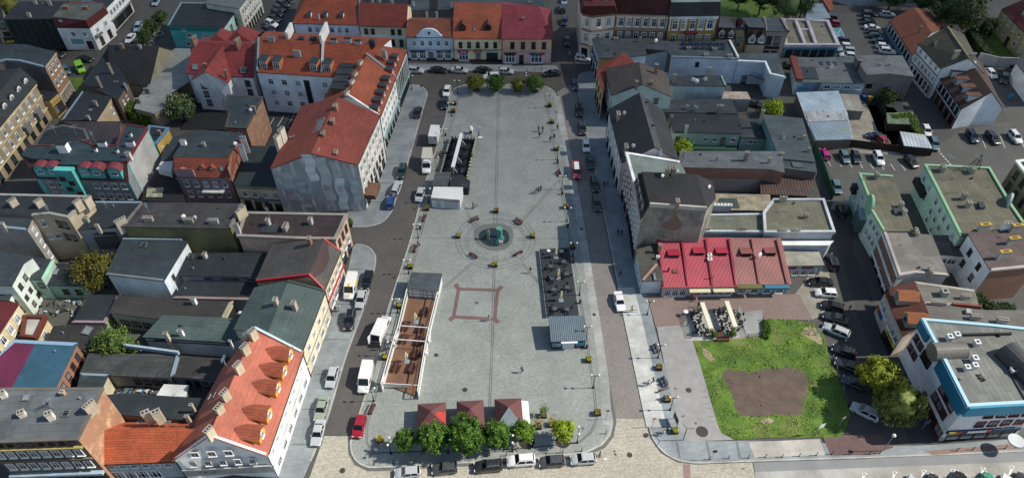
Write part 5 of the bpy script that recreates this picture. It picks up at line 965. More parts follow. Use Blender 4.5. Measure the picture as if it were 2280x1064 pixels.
b = Bld(C1, 'olive felt roof framed by white parapets beside the stained wall', [(1660, 1000, 5.6), (2275, 1006, 5.6), (2262, 850, 5.6), (1742, 858, 5.6)], 'flat', P('#a8a9ac', dirt=.4), MF('#6e7060', rh=.7, bw=2.2), *HA, par=(.35, WPA, .25, (0, 1, 2)))
b.ch([(1740, 962, 6.6), (2065, 962, 6.6)], .5, 1.7, .9, P('#b5a98c'))
b = Bld(D1, 'flat roof of mossy felt with tall white parapet at the alley corner', [(-30, 1010, 6.2), (585, 1008, 6.2), (490, 722, 6.2), (50, 722, 6.2), (-40, 840, 6.2)], 'flat', P('#b0b3b5', dirt=.4), MF('#6d6c5a', rh=.8, bw=2.), *HA, par=(.45, WPA, .3))
b.ch([(345, 845, 7.2)], .9, 1., 1., P('#b09a6a')).ch([(140, 690, 7.6), (140, 980, 7.), (260, 980, 7.)], .5, 2., 1., P('#b5a98c'))
b = Bld(D2, 'stepped white wall block below the white parapet', [(95, 50, 4.4), (540, 52, 4.4), (572, 22, 4.4), (90, 26, 4.4)], 'flat', P('#a9aeb2', dirt=.5), WHT, *CA)
b = Bld(D2, 'low concrete-roofed shop with red and blue sign boards', [(132, 236, 3.1), (492, 228, 3.1), (450, 122, 3.1), (95, 116, 3.1)], 'flat', P('#9fa7a6'), MF('#9a9a8c', rh=3., patch=.9, seam=.5), 'shop_building', 'shop')
for u in (.08, .5):
    b.band(0, 2.5, .4, SRE, .1, u, u + .28, 'sign'); b.band(0, 2.15, .3, SBL, .1, u, u + .28, 'sign')
b.win(0, 1.1, 4, 1.2, 1.4, .08, .9, 's', SW)
# red shop row
SR = MM('#a52c40', ws=1.25, ra=.4, rust='#7d5058', r0=.5); SB = MM('#8f5450', ws=1.25, ra=.3, rust='#8a6c64')
WS = P('#b9b5ae')
b = Bld(C2, 'row of shops under bright crimson metal roof with three dormer hoods', [(1348, 425, 2.9), (1990, 415, 2.9), (1930, -2, 5.6), (1300, 2, 5.6)], 'flat', WS, SR, 'shop_row', 'shops', over=.3)
b.win(0, 1.3, 9, 1.1, 1.9, .02, .98, 's', SW, skip=(3,)); CAN = SI('cream_canvas', '#cfc6a4', .8)
for u in (.36, .69): b.band(0, 2.35, .25, CAN, 1.1, u, u + .29, 'awning')
for p, q in (((1510, 2), (1562, 420)), ((1725, 0), (1782, 418)), ((1300, 2), (1348, 425)), ((1932, 0), (1990, 415))): b.rail((*p, 5.7), (*q, 3.), .3, .22, SI('crimson_verge', '#7d2030', .6), 'verge')
def hood(b, p, w, dep, m, up=.9):
    """a box dormer with flat sloping lid growing out of a roof, open front towards the viewer"""
    q = b.t(*p); bm = new(); box(bm, (0, dep / 2, up * .4), (w, dep, up), mi=1); box(bm, (0, dep / 2 - .1, up * .95), (w + .25, dep + .3, .1), mi=0); uvs(bm)
    o = obj('dormer', bm, [m, P('#5a3a38')], b.root); o.location = q - b.o; o.rotation_euler = (R(-10), 0, math.atan2(b.ax.y, b.ax.x)); window(o, (0, -.03, up * .4), 0, w * .7, up * .5, 'd')
for p in ((1440, 170, 4.4), (1665, 150, 4.5), (1868, 150, 4.5)): hood(b, p, 2.1, 3.6, SR)
b.ch([(1760, 140, 4.9), (1762, 178, 4.8)], .9, 1.1, .9, WHITE, WHITE, fl=1, name='air_unit'); b.ch([(1322, 50, 6.6)], .7, .8, 1.2, P('#8d8a5c'))
b.slab([(1415, 190), (1465, 190), (1478, 300), (1432, 300)], 3.6, 3.95, MP('#6d4a3c'), 'roof_patch')
b = Bld(C2, 'two shops under faded rose-brown metal roof, one teal and one with yellow sign', [(1998, 398, 2.9), (2475, 395, 2.9), (2385, 5, 5.6), (1938, 0, 5.6)], 'flat', WS, SB, 'shop_row', 'shops', over=.3)
b.band(0, 1.4, 2.4, P('#6f9a9c'), .05, .47, .99, 'teal_front'); b.band(0, 2.2, .7, SYE, .2, .2, .43, 'sign'); b.win(0, 1.1, 4, 1.3, 1.6, .03, .97, 's', SW); b.band(0, 2.85, .3, MP('#5d5a34'), 1.2, .0, .46, 'awning'); b.band(0, 2.7, .3, SI('blue_awning', '#2c6f8a', .7), 1.1, .52, .98, 'awning')
b.text(0, 'IIIII', .315, 2.2, .5, SBK, .24)
for p in ((2085, 155, 4.5), (2300, 150, 4.5)): hood(b, p, 2., 3.4, SB)
for p, q in (((2135, 0), (2200, 398)), ((2360, 5), (2450, 400))): b.rail((*p, 5.7), (*q, 3.), .35, .25, P('#8f5a58'), 'verge')
b.dish([(2213, 140, 5.6)], .5)
b = Bld(C2, 'small white corner house with mossy grey roof and pink ridge', [(1165, 370, 3.8), (1340, 366, 3.8), (1292, 48, 4.6), (1112, 98, 4.6)], 'flat', P('#bcc6cc', dirt=.3), MF('#4a4842', stain='#77705e', patch=.5), 'corner_house', 'house')
b.rail((1165, 366, 3.9), (1288, 225, 4.3), .4, .15, P('#b08a80'), 'ridge'); b.ch([(1300, 155, 5)], .6, .7, .8, WHITE, WHITE, fl=1, name='air_unit'); b.sky([(1272, 340, 4)], 0, .5, 1.4, 8)
b.win(3, 2.2, 3, .9, 1.4)
# --- north-east corner
b = Bld(D, 'shop with white scalloped parapets and a blue front below', [(150, 415, 3.4), (628, 415, 3.4), (530, 200, 3.4), (130, 182, 3.4)], 'flat', P('#4f8494', dirt=.2), MF('#7d7a68', stain='#a09c88'), 'shop_building', 'shop', par=(.6, P('#bdb4b6', dirt=.2), .6))
b.win(0, 1.4, 6, 1.6, 1.8, .03, .97, 'd', SW); b.rail((245, 200, 3.5), (325, 405, 3.5), .8, .6, P('#bdb4b6'), 'parapet'); b.rail((350, 205, 3.5), (425, 408, 3.5), .8, .6, P('#bdb4b6'), 'parapet'); b.rail((250, 270, 3.5), (400, 275, 3.5), .5, .4, P('#bdb4b6'), 'parapet')
b = Bld(D, 'shed with pale blue-grey roof under the trees', [(332, 190, 4), (552, 160, 4.), (480, 38, 4.6), (372, 40, 4.6)], 'flat', GRYD, MF('#8494a0', seam=.2, patch=.9), *SH)
b = Bld(D, 'orange-tiled shed by the car park entrance', [(492, 0, 4), (548, 92, 4), (570, 92, 3.6), (565, -40, 4), (470, -40, 4.6)], 'flat', GRYD, TORG, *SH)
b = Bld(D, 'workshop with ribbed skylight roof and light blue wall lettering', [(262, 722, 4.2), (470, 712, 4.2), (478, 736, 4.2), (865, 745, 4.2), (775, 512, 4.6), (395, 520, 4.6), (235, 512, 4.6)], 'flat', P('#a3b4c0', dirt=.3), MF('#596062'), 'workshop', 'workshop')
b.slab([(262, 520), (395, 524), (455, 706), (310, 700)], 4.3, 4.5, MM('#2b3034', ws=.35, ra=.05), 'ribbed_skylight')
b.rail((220, 512, 4.8), (282, 718, 4.4), 1.6, .45, MT('#7d3a28'), 'tiled_coping'); b.win(2, 3., 4, 1.5, 1., .04, .97, 'w'); b.text(0, 'IIII II I II', .5, 3., .8, SI('sign_blue_ink', '#3f6a86', .7), .12); b.band(0, 1.9, 1., SI('blue_splash', '#4d9ac0', .8), .04, .12, .6, 'mural')
b.ch([(572, 580, 5.4)], .8, 1., .9, WHB).ch([(825, 540, 7.4)], .7, .8, 3., P('#54382c'), fl=1)
for x in (475, 540, 600): b.sky([(x, 565, 4.6)], 2, .6, 1.4, 4)
b = Bld(D, 'taller grey workshop with stained front wall and pink garage panels', [(882, 668, 6.6), (1082, 655, 6.9), (1298, 684, 6.6), (1190, 502, 6.6), (778, 500, 6.6)], 'flat', P('#7d7a72', dirt=.9), MF('#62686a'), 'workshop', 'workshop')
b.band(1, 2., 3., P('#957a88'), .06, .02, .7, 'pink_panel'); b.win(0, 3.4, 1, 1.4, 1., .1, .5, 'd'); b.ch([(1000, 570, 7.3), (1085, 568, 7.4)], .5, .9, .7, ZINC).aerial([(1090, 530, 6.7)])
b = Bld(D, 'big metal-sheeted hall roof, part rusty and part peeling blue', [(420, 1250, 2.8), (748, 1240, 2.8), (700, 1010, 3.1), (622, 815, 3.2), (258, 830, 3.2), (335, 1040, 3.1)], 'flat', P('#6a5c52'), MM('#9fb0ba', ws=.45, ra=.25, rust='#87786a'), *SH)
b.slab([(340, 1035), (705, 1025), (745, 1240), (425, 1250)], 3.1, 3.14, MM('#7f92a2', ws=.45, rust='#8a8458', r0=.45, ra=.9), 'peeling_roof'); b.slab([(332, 990), (690, 985), (712, 1070), (360, 1085)], 3.22, 3.27, MM('#a8adb0', ws=.6, rust='#6d4a3a', r0=.48, ra=.9), 'rusty_roof')
b = Bld(D, 'corrugated rusty lean-to beside the metal hall', [(690, 978, 2.6), (848, 992, 2.6), (802, 850, 2.8), (640, 842, 2.8)], 'flat', GRYD, MM('#98988f', ws=.55, rust='#6d4a38', r0=.4, ra=.8), *SH)
b = Bld(D1, 'brown board car shelter with ivy along its top', [(1070, 35, 2.2), (1310, 45, 2.2), (1285, -60, 2.4), (1060, -52, 2.4)], 'flat', mat('wood', '#3a3028'), MP('#5f6a55', sc=.8, var=.4), *SH)
b = Bld(D1, 'white metal roof shelter at the fence corner', [(1217, 232, 2.5), (1455, 256, 2.5), (1392, 142, 2.6), (1182, 114, 2.6)], 'flat', SI('shelter_brown', '#2e2422', .8), MM('#b4bcc0', ws=.4, ra=.2), *SH)
b = Bld(D, 'long white house with orange tiled roof beside the upper car park', [(1088, 188, 3.6), (1287, 492, 3.6), (1452, 290, 6.4), (1302, 70, 6.4)], 'gsym', P('#b5b5b2'), TOR2, 'long_house', 'house')
b.win(0, 2.1, 8, .9, 1.5, .04, .97, 'd'); b.ch([(1365, 240, 7.2)], .4, .5, 4., P('#77797a'), fl=1); b.band(0, .5, 1., SI('blue_plinth', '#6d93a8', .8), .05)
b = Bld(D, 'small orange-roofed annex behind the long white house', [(1450, 292, 4), (1545, 240, 4), (1552, 212, 4.4), (1405, 208, 4.4)], 'flat', WHT, TOR2, *CA)
HT = P('#dcdcda', dirt=.2)
b = Bld(D, 'tall white house with red-brown timber bands and mossy brown roof', [(1345, 395, 8.6), (1545, 612, 8.6), (1790, 516, 12.2), (1598, 240, 12.2)], 'gsym', HT, MF('#4a4638', rh=.35, stain='#6a6a48', patch=.9), 'timbered_house', 'house')
b.win(0, 7.6, 4, .7, 1.1, .06, .96).win(0, 5., 6, .8, 1.3, .04, .98).win(0, 2., 6, .9, 1.7, .04, .98, 'r')
for z in (3.5, 6.3): b.band(0, z, .22, REDF, .1)
b.ch([(1690, 455, 13), (1832, 480, 13)], .6, 2.2, 1.4, P('#7d7a6c'), rz=15); b.rail((1600, 242, 12.3), (1792, 518, 12.3), .3, .15, P('#8f8a68'), 'ridge')
wing(b, (1380, 440, 8.), (1482, 560, 8.), (1492, 370, 10.6), (1640, 330, 10.6), HT, MF('#4a4638', rh=.35))
b = Bld(D, 'brown-tiled house with four shed dormers, timber front and big white gable wall', [(1512, 664, 5.8), (1728, 972, 5.8), (1992, 818, 9.6), (2088, 962, 5.), (1900, 560, 5.), (1782, 522, 9.6)], 'gable', P('#d3d8dd', dirt=.15), TBRN, 'timbered_house', 'house')
b.band(0, 1.4, 2.8, mat('brick', '#7d4a38', sa=.2), .06, name='brick_floor'); b.win(0, 4.4, 7, 1.3, 1.5, .04, .97, 'd').win(0, 1.5, 5, 1.8, 1.9, .04, .97, 'd', SW)
for z in (5.5, 3.2): b.band(0, z, .18, REDF, .1)
b.dorm([(1612, 675, 7.), (1652, 745, 7.), (1705, 812, 7.), (1752, 890, 7.)], 0, 1.5, 1.5, 3., MT('#6d4a3a', moss=.1), P('#c5c8cc'), 'flat', 'g', 1.6, .9); b.ch([(1815, 560, 10.6)], 1.3, 3., 1.6, WHT, WHT, rz=25)
b = Bld(D, 'tan three storey house with red roof behind the hedge, far right', [(2090, 88, 6.6), (2400, 405, 6.6), (2560, 250, 10), (2270, 5, 10)], 'gsym', P('#b89d6c', dirt=.2), MT('#7d3834'), *TO)
b.win(0, 5.2, 6, .9, 1.4, .04, .97).win(0, 2.4, 6, .9, 1.4, .04, .97, skip=(2,)).win(0, 1.4, 1, 1.3, 2.2, .35, .48, 'b', 'door').dorm([(2265, 165, 7.6)], 0, 2., 1.6, 2., F1, WHT, 'flat', 's', 1.4, 1.)
b = Bld(D, 'white garage block at the right edge of the rear yard', [(2290, 470, 5), (2215, 560, 5), (2400, 800, 5), (2480, 600, 5)], 'flat', HT, F1, 'garage_block', 'garage')
# --- right, green and brown rows
GRN = P('#b0c6b9', dirt=.3); GCAP = SI('green_coping', '#84ab88', .7)
b = Bld(D1, 'narrow pale green house with bright green coping and rounded front gable', [(816, 492, 7.4), (895, 690, 7.4), (925, 815, 7.4), (1028, 990, 7.4), (1290, 990, 7.4), (1106, 512, 7.4)], 'flat', GRN, FTAN, *TH, par=(.35, GCAP, .25, (0, 1, 2, 5)))
for z in (5.6, 2.9): b.win(0, z, 2, .9, 1.4, .1, .95); b.win(2, z, 3, .9, 1.4, .1, .95)
q = (b.L[1] + b.L[2]) / 2; nr = b.nrm(1); bm = new(); tube(bm, (0, -.25, 0), (0, .25, 0), 2.1, n=20); o = obj('round_gable', bm, GCAP, b.root); o.location = Vector((q.x, q.y, 7.2)) - b.o; o.rotation_euler.z = math.atan2(nr.x, -nr.y)
b.bay(1, .1, .95, 4.6, 1.3, SI('bay_glass', '#4a5f62', .25), 1., 'bay_window', ZINC); b.bay(0, .05, .3, 5.4, .9, DARK, 3.6, 'balcony'); b.ch([(975, 480, 8.8)], .7, 1.6, 1.3, P('#8d8a84'), fl=3).ch([(1195, 742, 8.6), (1222, 808, 8.6)], .8, 1.2, 1.4, P('#b0ac9c')); b.slab([(1115, 790), (1190, 785), (1205, 830), (1130, 838)], 7.4, 7.9, F1, 'roof_hatch')
b.aerial([(990, 500, 8.6)])
b = Bld(D1, 'broad pale green tenement with bright green coping and round roof shield', [(1397, 415, 7.8), (1500, 610, 7.8), (1715, 1040, 7.8), (1850, 1020, 7.8), (2270, 930, 7.8), (2160, 770, 7.8), (1965, 440, 7.8)], 'flat', GRN, FTAN, *TH, par=(.4, GCAP, .3, (0, 1, 4, 5, 6)))
for e, n_ in ((0, 2), (1, 5)):
    for z in (6., 3.4): b.win(e, z, n_, 1., 1.5, .08, .95)
b.win(1, 1.2, 4, 1., 1.4, .08, .9); b.bay(0, .02, .75, 4.9, 1., DARK, 3.4, 'balcony')
q = D1(2140, 735, 8); bm = new(); tube(bm, (0, -.2, 0), (0, .2, 0), 1.9, n=20); o = obj('round_gable', bm, P('#a9b5b0'), b.root); o.location = q - b.o; o.rotation_euler.z = R(60)
b.ch([(1565, 415, 9.2), (1830, 430, 9.2)], .8, 2., 1.5, P('#9a928a'), fl=4).ch([(1762, 660, 9.4), (1798, 735, 9.2)], 1., 1.2, 1.6, P('#a09a92')); b.slab([(1870, 730), (1918, 730), (1940, 780), (1890, 785)], 7.8, 8.5, F1, 'roof_hatch'); b.aerial([(1835, 400, 9.4), (1600, 400, 9.4), (1758, 620, 9)])
b = Bld(D1, 'old beige tenement with white cornice at the right edge', [(2212, 372, 10.6), (2480, 720, 10.6), (2700, 640, 10.6), (2420, 340, 10.6)], 'flat', P('#857864', dirt=.6), F2, *TH, par=(.15, WHT, .5, (0, 3)))
for z in (8.6, 5.6, 2.6): b.win(0, z, 4, 1., 1.7, .06, .94, 'b')
b = Bld(D2, 'house with white concrete frames round brown window bays and beige flat roof', [(1028, -80, 7), (1172, 322, 7), (1300, 300, 7), (1598, 322, 7), (1452, -30, 7), (1100, -60, 7)], 'flat', P('#c0beb8', dirt=.4), MF('#716d66', rh=1.5, seam=.2), 'commercial_house', 'house', par=(.3, P('#a89e98'), .3, (0, 1, 2)))
BWN = P('#8a5a40')
for z in (5.3, 2.6): b.band(0, z, 1.9, BWN, .08, .06, .97, 'window_band'); b.win(0, z, 5, 1.4, 1.5, .08, .96, 'g')
for z in (6.6, 3.9, 1.3): b.band(0, z, .4, WHT, .35, name='concrete_frame')
b.win(0, .8, 4, 1.6, 1.2, .06, .95, 'd', SW); b.ch([(1455, 268, 7.9), (1330, -75, 8)], .6, 2.2, .9, P('#b5a88c'))
b = Bld(D2, 'low mauve-roofed link with two white-framed windows in a court', [(1512, 132, 5), (1838, 160, 5), (1770, -20, 5), (1455, -30, 5)], 'flat', WHT, MF('#55504f'), *CA)
b.win(0, 3.3, 2, 1.5, 1.3, .1, .6)
b = Bld(D2, 'tall brown-felt-roofed house with yellow-capped chimneys and red brick wall', [(1985, 276, 9), (2400, 236, 9), (2420, -120, 9), (1990, -70, 9), (1840, -80, 9), (1790, -40, 9)], 'flat', mat('brick', '#8a4f34', sa=.15), MF('#5a4c49', rh=.5, bw=1.2), *TH, par=(.15, P('#a8a29a'), .3, (0,)))
b.band(5, 4.5, 8.9, WHB, .06, name='white_wall'); b.win(5, 7., 2, 1., 1.4, .1, .9, 'b').win(5, 4., 2, 1., 1.4, .1, .9, 'b'); YC = SI('yellow_cap', '#b5942f', .7)
b.ch([(2120, 110, 11), (1940, -130, 10.6), (2230, -125, 10.8), (2200, -10, 10.6)], .8, 3., 2., P('#a8a49c'), YC, fl=1).ch([(2140, -145, 10.8)], .8, 2.2, 1.8, WHB)
b = Bld(D2, 'red-brown tiled shop house with two steep orange dormers over the alley', [(1048, 470, 6), (1118, 655, 6), (1210, 855, 6), (1440, 712, 7.6), (1385, 572, 7.6), (1305, 388, 7.6), (1080, 440, 6.6)], 'flat', P('#b0a59c'), MT('#5c2f22', moss=.25), *SO)
b.win(0, 3.9, 3, 1., 1.6, .05, .95).win(1, 3.6, 3, 1., 1.5, .05, .95).band(1, 2.2, .9, SYE, .15, .1, .95, 'sign'); b.band(0, 1.9, .9, SBL, .15, .3, .6, 'sign'); b.band(0, 1.9, .9, SI('amber_sign', '#b08020', .6), .15, .0, .25, 'sign'); b.win(1, .9, 3, 1.3, 1.5, .05, .95, 'd', SW)
b.text(1, 'II IIIIII IIII', .52, 2.2, .7, SBK, .2)
b.dorm([(1125, 545, 6.6), (1205, 745, 6.6)], 0, 2.2, 2.2, 3.4, MT('#a06038', moss=.5), P('#8f8f8a'), 'gable', 'g', 1., .9)
b = Bld(D2, 'grey felt roof with vents behind the steep orange dormers', [(1395, 572, 6.4), (1870, 598, 6.4), (1832, 462, 6.4), (1312, 390, 6.4)], 'flat', GRY, MF('#6d6a62', rh=1.2), *HA, par=(.15, P('#a59f96'), .3, (0, 2)))
b.ch([(1580, 462, 7.6)], 1.5, 1.6, 1.2, ZINC, fl=1).ch([(1770, 500, 7.4)], .7, 2.2, 1., P('#b5b2aa'), fl=4)
b = Bld(D2, 'weathered grey roof strip with a row of pot chimneys', [(1442, 714, 6.4), (2300, 800, 6.4), (2290, 640, 6.4), (1940, 640, 6.4), (1392, 578, 6.4)], 'flat', GRY, MF('#615f5a', rh=.7, bw=3.), *HA)
b.ch([(1530, 560, 7.2)], .5, 3.6, .8, P('#b5a892'), fl=8).ch([(1860, 680, 7.4), (2095, 712, 7.4)], .8, 2.4, 1.1, P('#a8a59e'), fl=5); b.slab([(1765, 618), (1810, 622), (1815, 660), (1770, 655)], 6.4, 7, P('#9a9a94'), 'roof_hatch'); b.rail((1640, 580, 6.6), (1900, 605, 6.6), .4, .3, P('#7d3a34'), 'coping')
# blue and white corner building
BLU = SI('blue_cladding', '#1a6484', .5); NW = P('#d8dade', dirt=.12)
b = Bld(D2, 'white office building with bright blue cladding band and big grey felt roof, lower right', [(1378, 722, 10.4), (1562, 1066, 10.4), (1778, 1488, 10.4), (2500, 1448, 10.4), (2420, 820, 10.4), (2000, 775, 10.4)], 'flat', NW, MF('#70726d', rh=.8, bw=2.6), 'office_building', 'office', par=(.35, SI('pale_cap', '#9fc0cc', .6), .3))
b.band(0, 9.7, 1.9, BLU, .5, .0, .42, 'blue_band'); b.band(0, 9.4, 2.4, BLU, .5, .55, .86, 'blue_band'); b.band(1, 9.2, 2.8, BLU, .5, .0, 1., 'blue_band'); b.band(2, 9.4, 2.4, SI('blue_cladding_front', '#1f86a8', .5), .5, 0, 1, 'blue_band')
b.win(0, 6.9, 2, 1.2, 1.3, .05, .45, 'r').win(0, 4.3, 2, 1.2, 1.3, .05, .45, 'r').win(0, 6.6, 3, 1., 1.6, .5, .82, 'd'); b.win(1, 6.9, 3, 1.3, 1.4, .3, .85, 'r').win(1, 4.4, 3, 1.3, 1.4, .28, .82, 'r').win(1, 1.5, 4, 1.8, 2., .1, .97, 'r', SW); b.win(2, 7.4, 4, 1.4, 1.1, .3, .95, 'r').win(2, 4.9, 4, 1.4, 1.3, .28, .95, 'r').win(2, 1.4, 5, 2., 2., .05, .95, 'd', SW)
b.band(1, 2.95, .7, WHT, .3, .25, 1, 'sign'); b.band(2, 2.95, .7, SI('navy_band', '#1d3556', .6), .3, 0, .95, 'sign'); b.band(2, 2.95, .6, SYE, .36, .02, .12, 'sign'); b.band(2, 2.95, .6, SRE, .36, .12, .18, 'sign'); b.band(2, 2.95, .6, WHITE, .36, .26, .5, 'sign'); b.band(2, 2.95, .6, SRE, .37, .5, .56, 'sign'); b.band(2, .6, 1.2, GRY, .1)
q = D2(1600, 1000, 10.5); bm = new(); tube(bm, (-2.6, 0, 0), (2.6, 0, 0), 1.5, n=20); uvs(bm); o = obj('barrel_roof', bm, MM('#6f6d66', ws=1.6, ra=.3), b.root); o.location = q - b.o; o.rotation_euler.z = R(3)
q = D3(2330, 150, 10.5); bm = new(); tube(bm, (-.0, -5, 0), (0, 5, 0), 2.2, n=20); uvs(bm); o = obj('barrel_roof', bm, MM('#3a3d3e', ws=1.6, ra=.1), b.root); o.location = q - b.o; o.rotation_euler.z = R(20)
AU = SI('air_unit_white', '#c9cccc', .5)
b.ch([(1625, 865, 11.4), (1690, 845, 11.3), (1868, 915, 11.4), (1850, 1055, 11.5)], 1., 1.2, .9, AU, AU, fl=1, name='air_unit'); b.t = D3; b.ch([(1780, 72, 11.3), (1850, 55, 11.3), (2190, 95, 11.2)], .9, 1.1, .8, AU, AU, fl=1, name='air_unit').ch([(1905, 135, 10.9), (1922, 160, 10.9), (1722, 172, 10.9)], .4, .5, .35, P('#b5a98c'), fl=1, name='vent').rail((2080, -10, 10.5), (2330, 430, 10.5), .3, .18, MP('#3a3a38'), 'roof_joint')
b.t = D2; b.rail((1690, 862, 10.5), (2160, 850, 10.5), .3, .5, DARK, 'cable_tray')
q = D3(2205, 735, 2.7); bm = new(); tube(bm, (0, 0, 0), (0, 0, .3), 1.2, n=24); o = obj('round_canopy', bm, [WPA], b.root); o.location = q - b.o
# ------------------------------------------------------------------ vehicles
def loft(bm, secs, mi=0):
    """skin a closed body through cross sections given as lists of points"""
    rings = [[bm.verts.new(p) for p in s] for s in secs]; n = len(rings[0])
    for a, b in zip(rings, rings[1:]):
        for i in range(n): bm.faces.new([a[i], a[(i + 1) % n], b[(i + 1) % n], b[i]]).material_index = mi
    bm.faces.new(rings[0][::-1]).material_index = mi; bm.faces.new(rings[-1]).material_index = mi
    RN(bm)
def sect(x, w, zb, zt, sh=.86):
    h = [(w * .9, zb), (w, zb + .16), (w, zb + (zt - zb) * .62), (w * .97, zt - .1), (w * sh, zt)]
    return [Vector((x, -y, z)) for y, z in h] + [Vector((x, y, z)) for y, z in reversed(h)]
def body_mesh(st):
    bm = new(); loft(bm, [sect(*s) for s in st])
    for f in bm.faces: f.smooth = True
    me = mesh('body', bm, PAINT)
    try: me.set_sharp_from_angle(angle=R(38))
    except Exception: pass
    return me
def cabin_mesh(xr0, xf0, xr1, xf1, w0, w1, z0, z1):
    bm = new(); q = []
    for z, a, b, w in ((z0 - .08, xr0, xf0, w0), (z1 - .03, xr1, xf1, w1)):
        q.append([bm.verts.new(v) for v in ((a, -w, z), (b, -w, z), (b, w, z), (a, w, z))])
    bm.faces.new(q[1]); bm.faces.new(q[0][::-1])
    for i in range(4): bm.faces.new([q[0][i], q[0][(i + 1) % 4], q[1][(i + 1) % 4], q[1][i]])
    return mesh('cabin_glass', bm, CARGLASS)
def roof_mesh(xr0, xf0, xr1, xf1, w0, w1, z0, z1):
    bm = new(); P4 = [(xr1 - .02, -w1), (xf1 + .03, -w1), (xf1 + .03, w1), (xr1 - .02, w1)]
    lo = [bm.verts.new((x, y * 1.03, z1 - .06)) for x, y in P4]; md = [bm.verts.new((x * .995, y * .99, z1)) for x, y in P4]; hi = [bm.verts.new((x * .8 + (xr1 + xf1) * .1, y * .75, z1 + .035)) for x, y in P4]
    bm.faces.new(hi); bm.faces.new(lo[::-1])
    for A_, B_ in ((lo, md), (md, hi)):
        for i in range(4): bm.faces.new([A_[i], A_[(i + 1) % 4], B_[(i + 1) % 4], B_[i]])
    for s in (-1, 1):        # pillars
        for (xa, xb, t) in ((xr0, xr1, .16), (xf0, xf1, .06), ((xr0 + xf0) * .5, (xr1 + xf1) * .5, .06)):
            p0, p1 = Vector((xa, s * w0 * 1.01, z0 - .05)), Vector((xb, s * w1 * 1.015, z1 - .04))
            v = [bm.verts.new(p + Vector((d, o * s, 0))) for p in (p0, p1) for d in (-t, t) for o in (-.03, .02)]
            for f in ((0, 1, 3, 2), (4, 6, 7, 5), (0, 4, 5, 1), (2, 3, 7, 6), (0, 2, 6, 4), (1, 5, 7, 3)): bm.faces.new([v[i] for i in f])
    RN(bm)
    return mesh('roof', bm, PAINT)
def _wheel():
    bm = new(); tube(bm, (0, -.1, 0), (0, .1, 0), .32, n=14); return mesh('wheel', bm, BLACK)
def _rim():
    bm = new(); tube(bm, (0, -.115, 0), (0, .115, 0), .2, n=10); return mesh('rim', bm, SI('rim_metal', '#8d9092', .35, .7))
def _bx(name, s, m):
    bm = new(); box(bm, (0, 0, 0), s); return mesh(name, bm, m)
WHEEL, RIM = _wheel(), _rim()
HLAMP = _bx('headlight', (.14, .36, .16), SI('lamp_lens', '#d5dadc', .15)); TLAMP = _bx('tail_light', (.1, .26, .22), SI('tail_red', '#8c1218', .3)); MIRR = _bx('mirror', (.12, .2, .14), PAINT)
PLATE = _bx('number_plate', (.04, .5, .12), WHITE); GRILL = _bx('grille', (.05, .8, .16), DARK)
def car_spec(L, w, H, belt, hood, nose, trunk, cab, rails=False):
    h = L / 2; hw = w / 2
    st = [(-h, hw * .86, .38, trunk - .12, .8), (-h + .12, hw * .95, .26, trunk, .84), (-h + .9, hw, .2, belt + .02), (cab[0] + 1.2, hw, .2, belt + .02), (cab[1], hw, .2, belt), (cab[1] + .25, hw, .22, hood), (h - .45, hw * .97, .24, nose), (h - .1, hw * .88, .3, nose - .12, .8), (h, hw * .72, .4, nose - .25, .8)]
    st.sort(key=lambda s: s[0])
    c = (cab[0], cab[1], cab[2], cab[3], hw * .92, hw * .72, belt, H)
    pr = [('body', body_mesh(st), (0, 0, 0), 0), ('cabin_glass', cabin_mesh(*c), (0, 0, 0), 0), ('roof', roof_mesh(*c), (0, 0, 0), 0)]
    for x in (-h + .8, h - .85):
        for s in (-1, 1): pr.append(('wheel', WHEEL, (x, s * (hw - .09), .32), 1))
    for s in (-1, 1):
        pr += [('headlight', HLAMP, (h - .16, s * hw * .66, nose - .17), 0), ('tail_light', TLAMP, (-h + .03, s * hw * .68, trunk - .22), 0), ('mirror', MIRR, (cab[1] - .25, s * (hw + .06), belt + .05), 0)]
    pr += [('number_plate', PLATE, (-h - .0, 0, .55), 0), ('grille', GRILL, (h - .01, 0, .52), 0)]
    if rails:
        rl = _bx('roof_rail', (cab[3] - cab[2] - .3, .05, .05), SI('rail_metal', '#a5a8aa', .4, .5))
        for s in (-1, 1): pr.append(('roof_rail', rl, ((cab[2] + cab[3]) / 2, s * hw * .64, H + .06), 0))
    return pr, L
CARS = {
    'hatch': car_spec(4.1, 1.76, 1.48, .95, .93, .8, .98, (-1.98, .98, -1.6, .22)),
    'sedan': car_spec(4.65, 1.8, 1.44, .94, .92, .78, 1.0, (-1.62, 1.05, -.95, .3)),
    'wagon': car_spec(4.7, 1.8, 1.49, .96, .94, .8, 1.0, (-2.26, 1.05, -1.95, .3), True),
    'suv': car_spec(4.5, 1.86, 1.68, 1.08, 1.06, .92, 1.1, (-2.14, .98, -1.85, .25), True)}
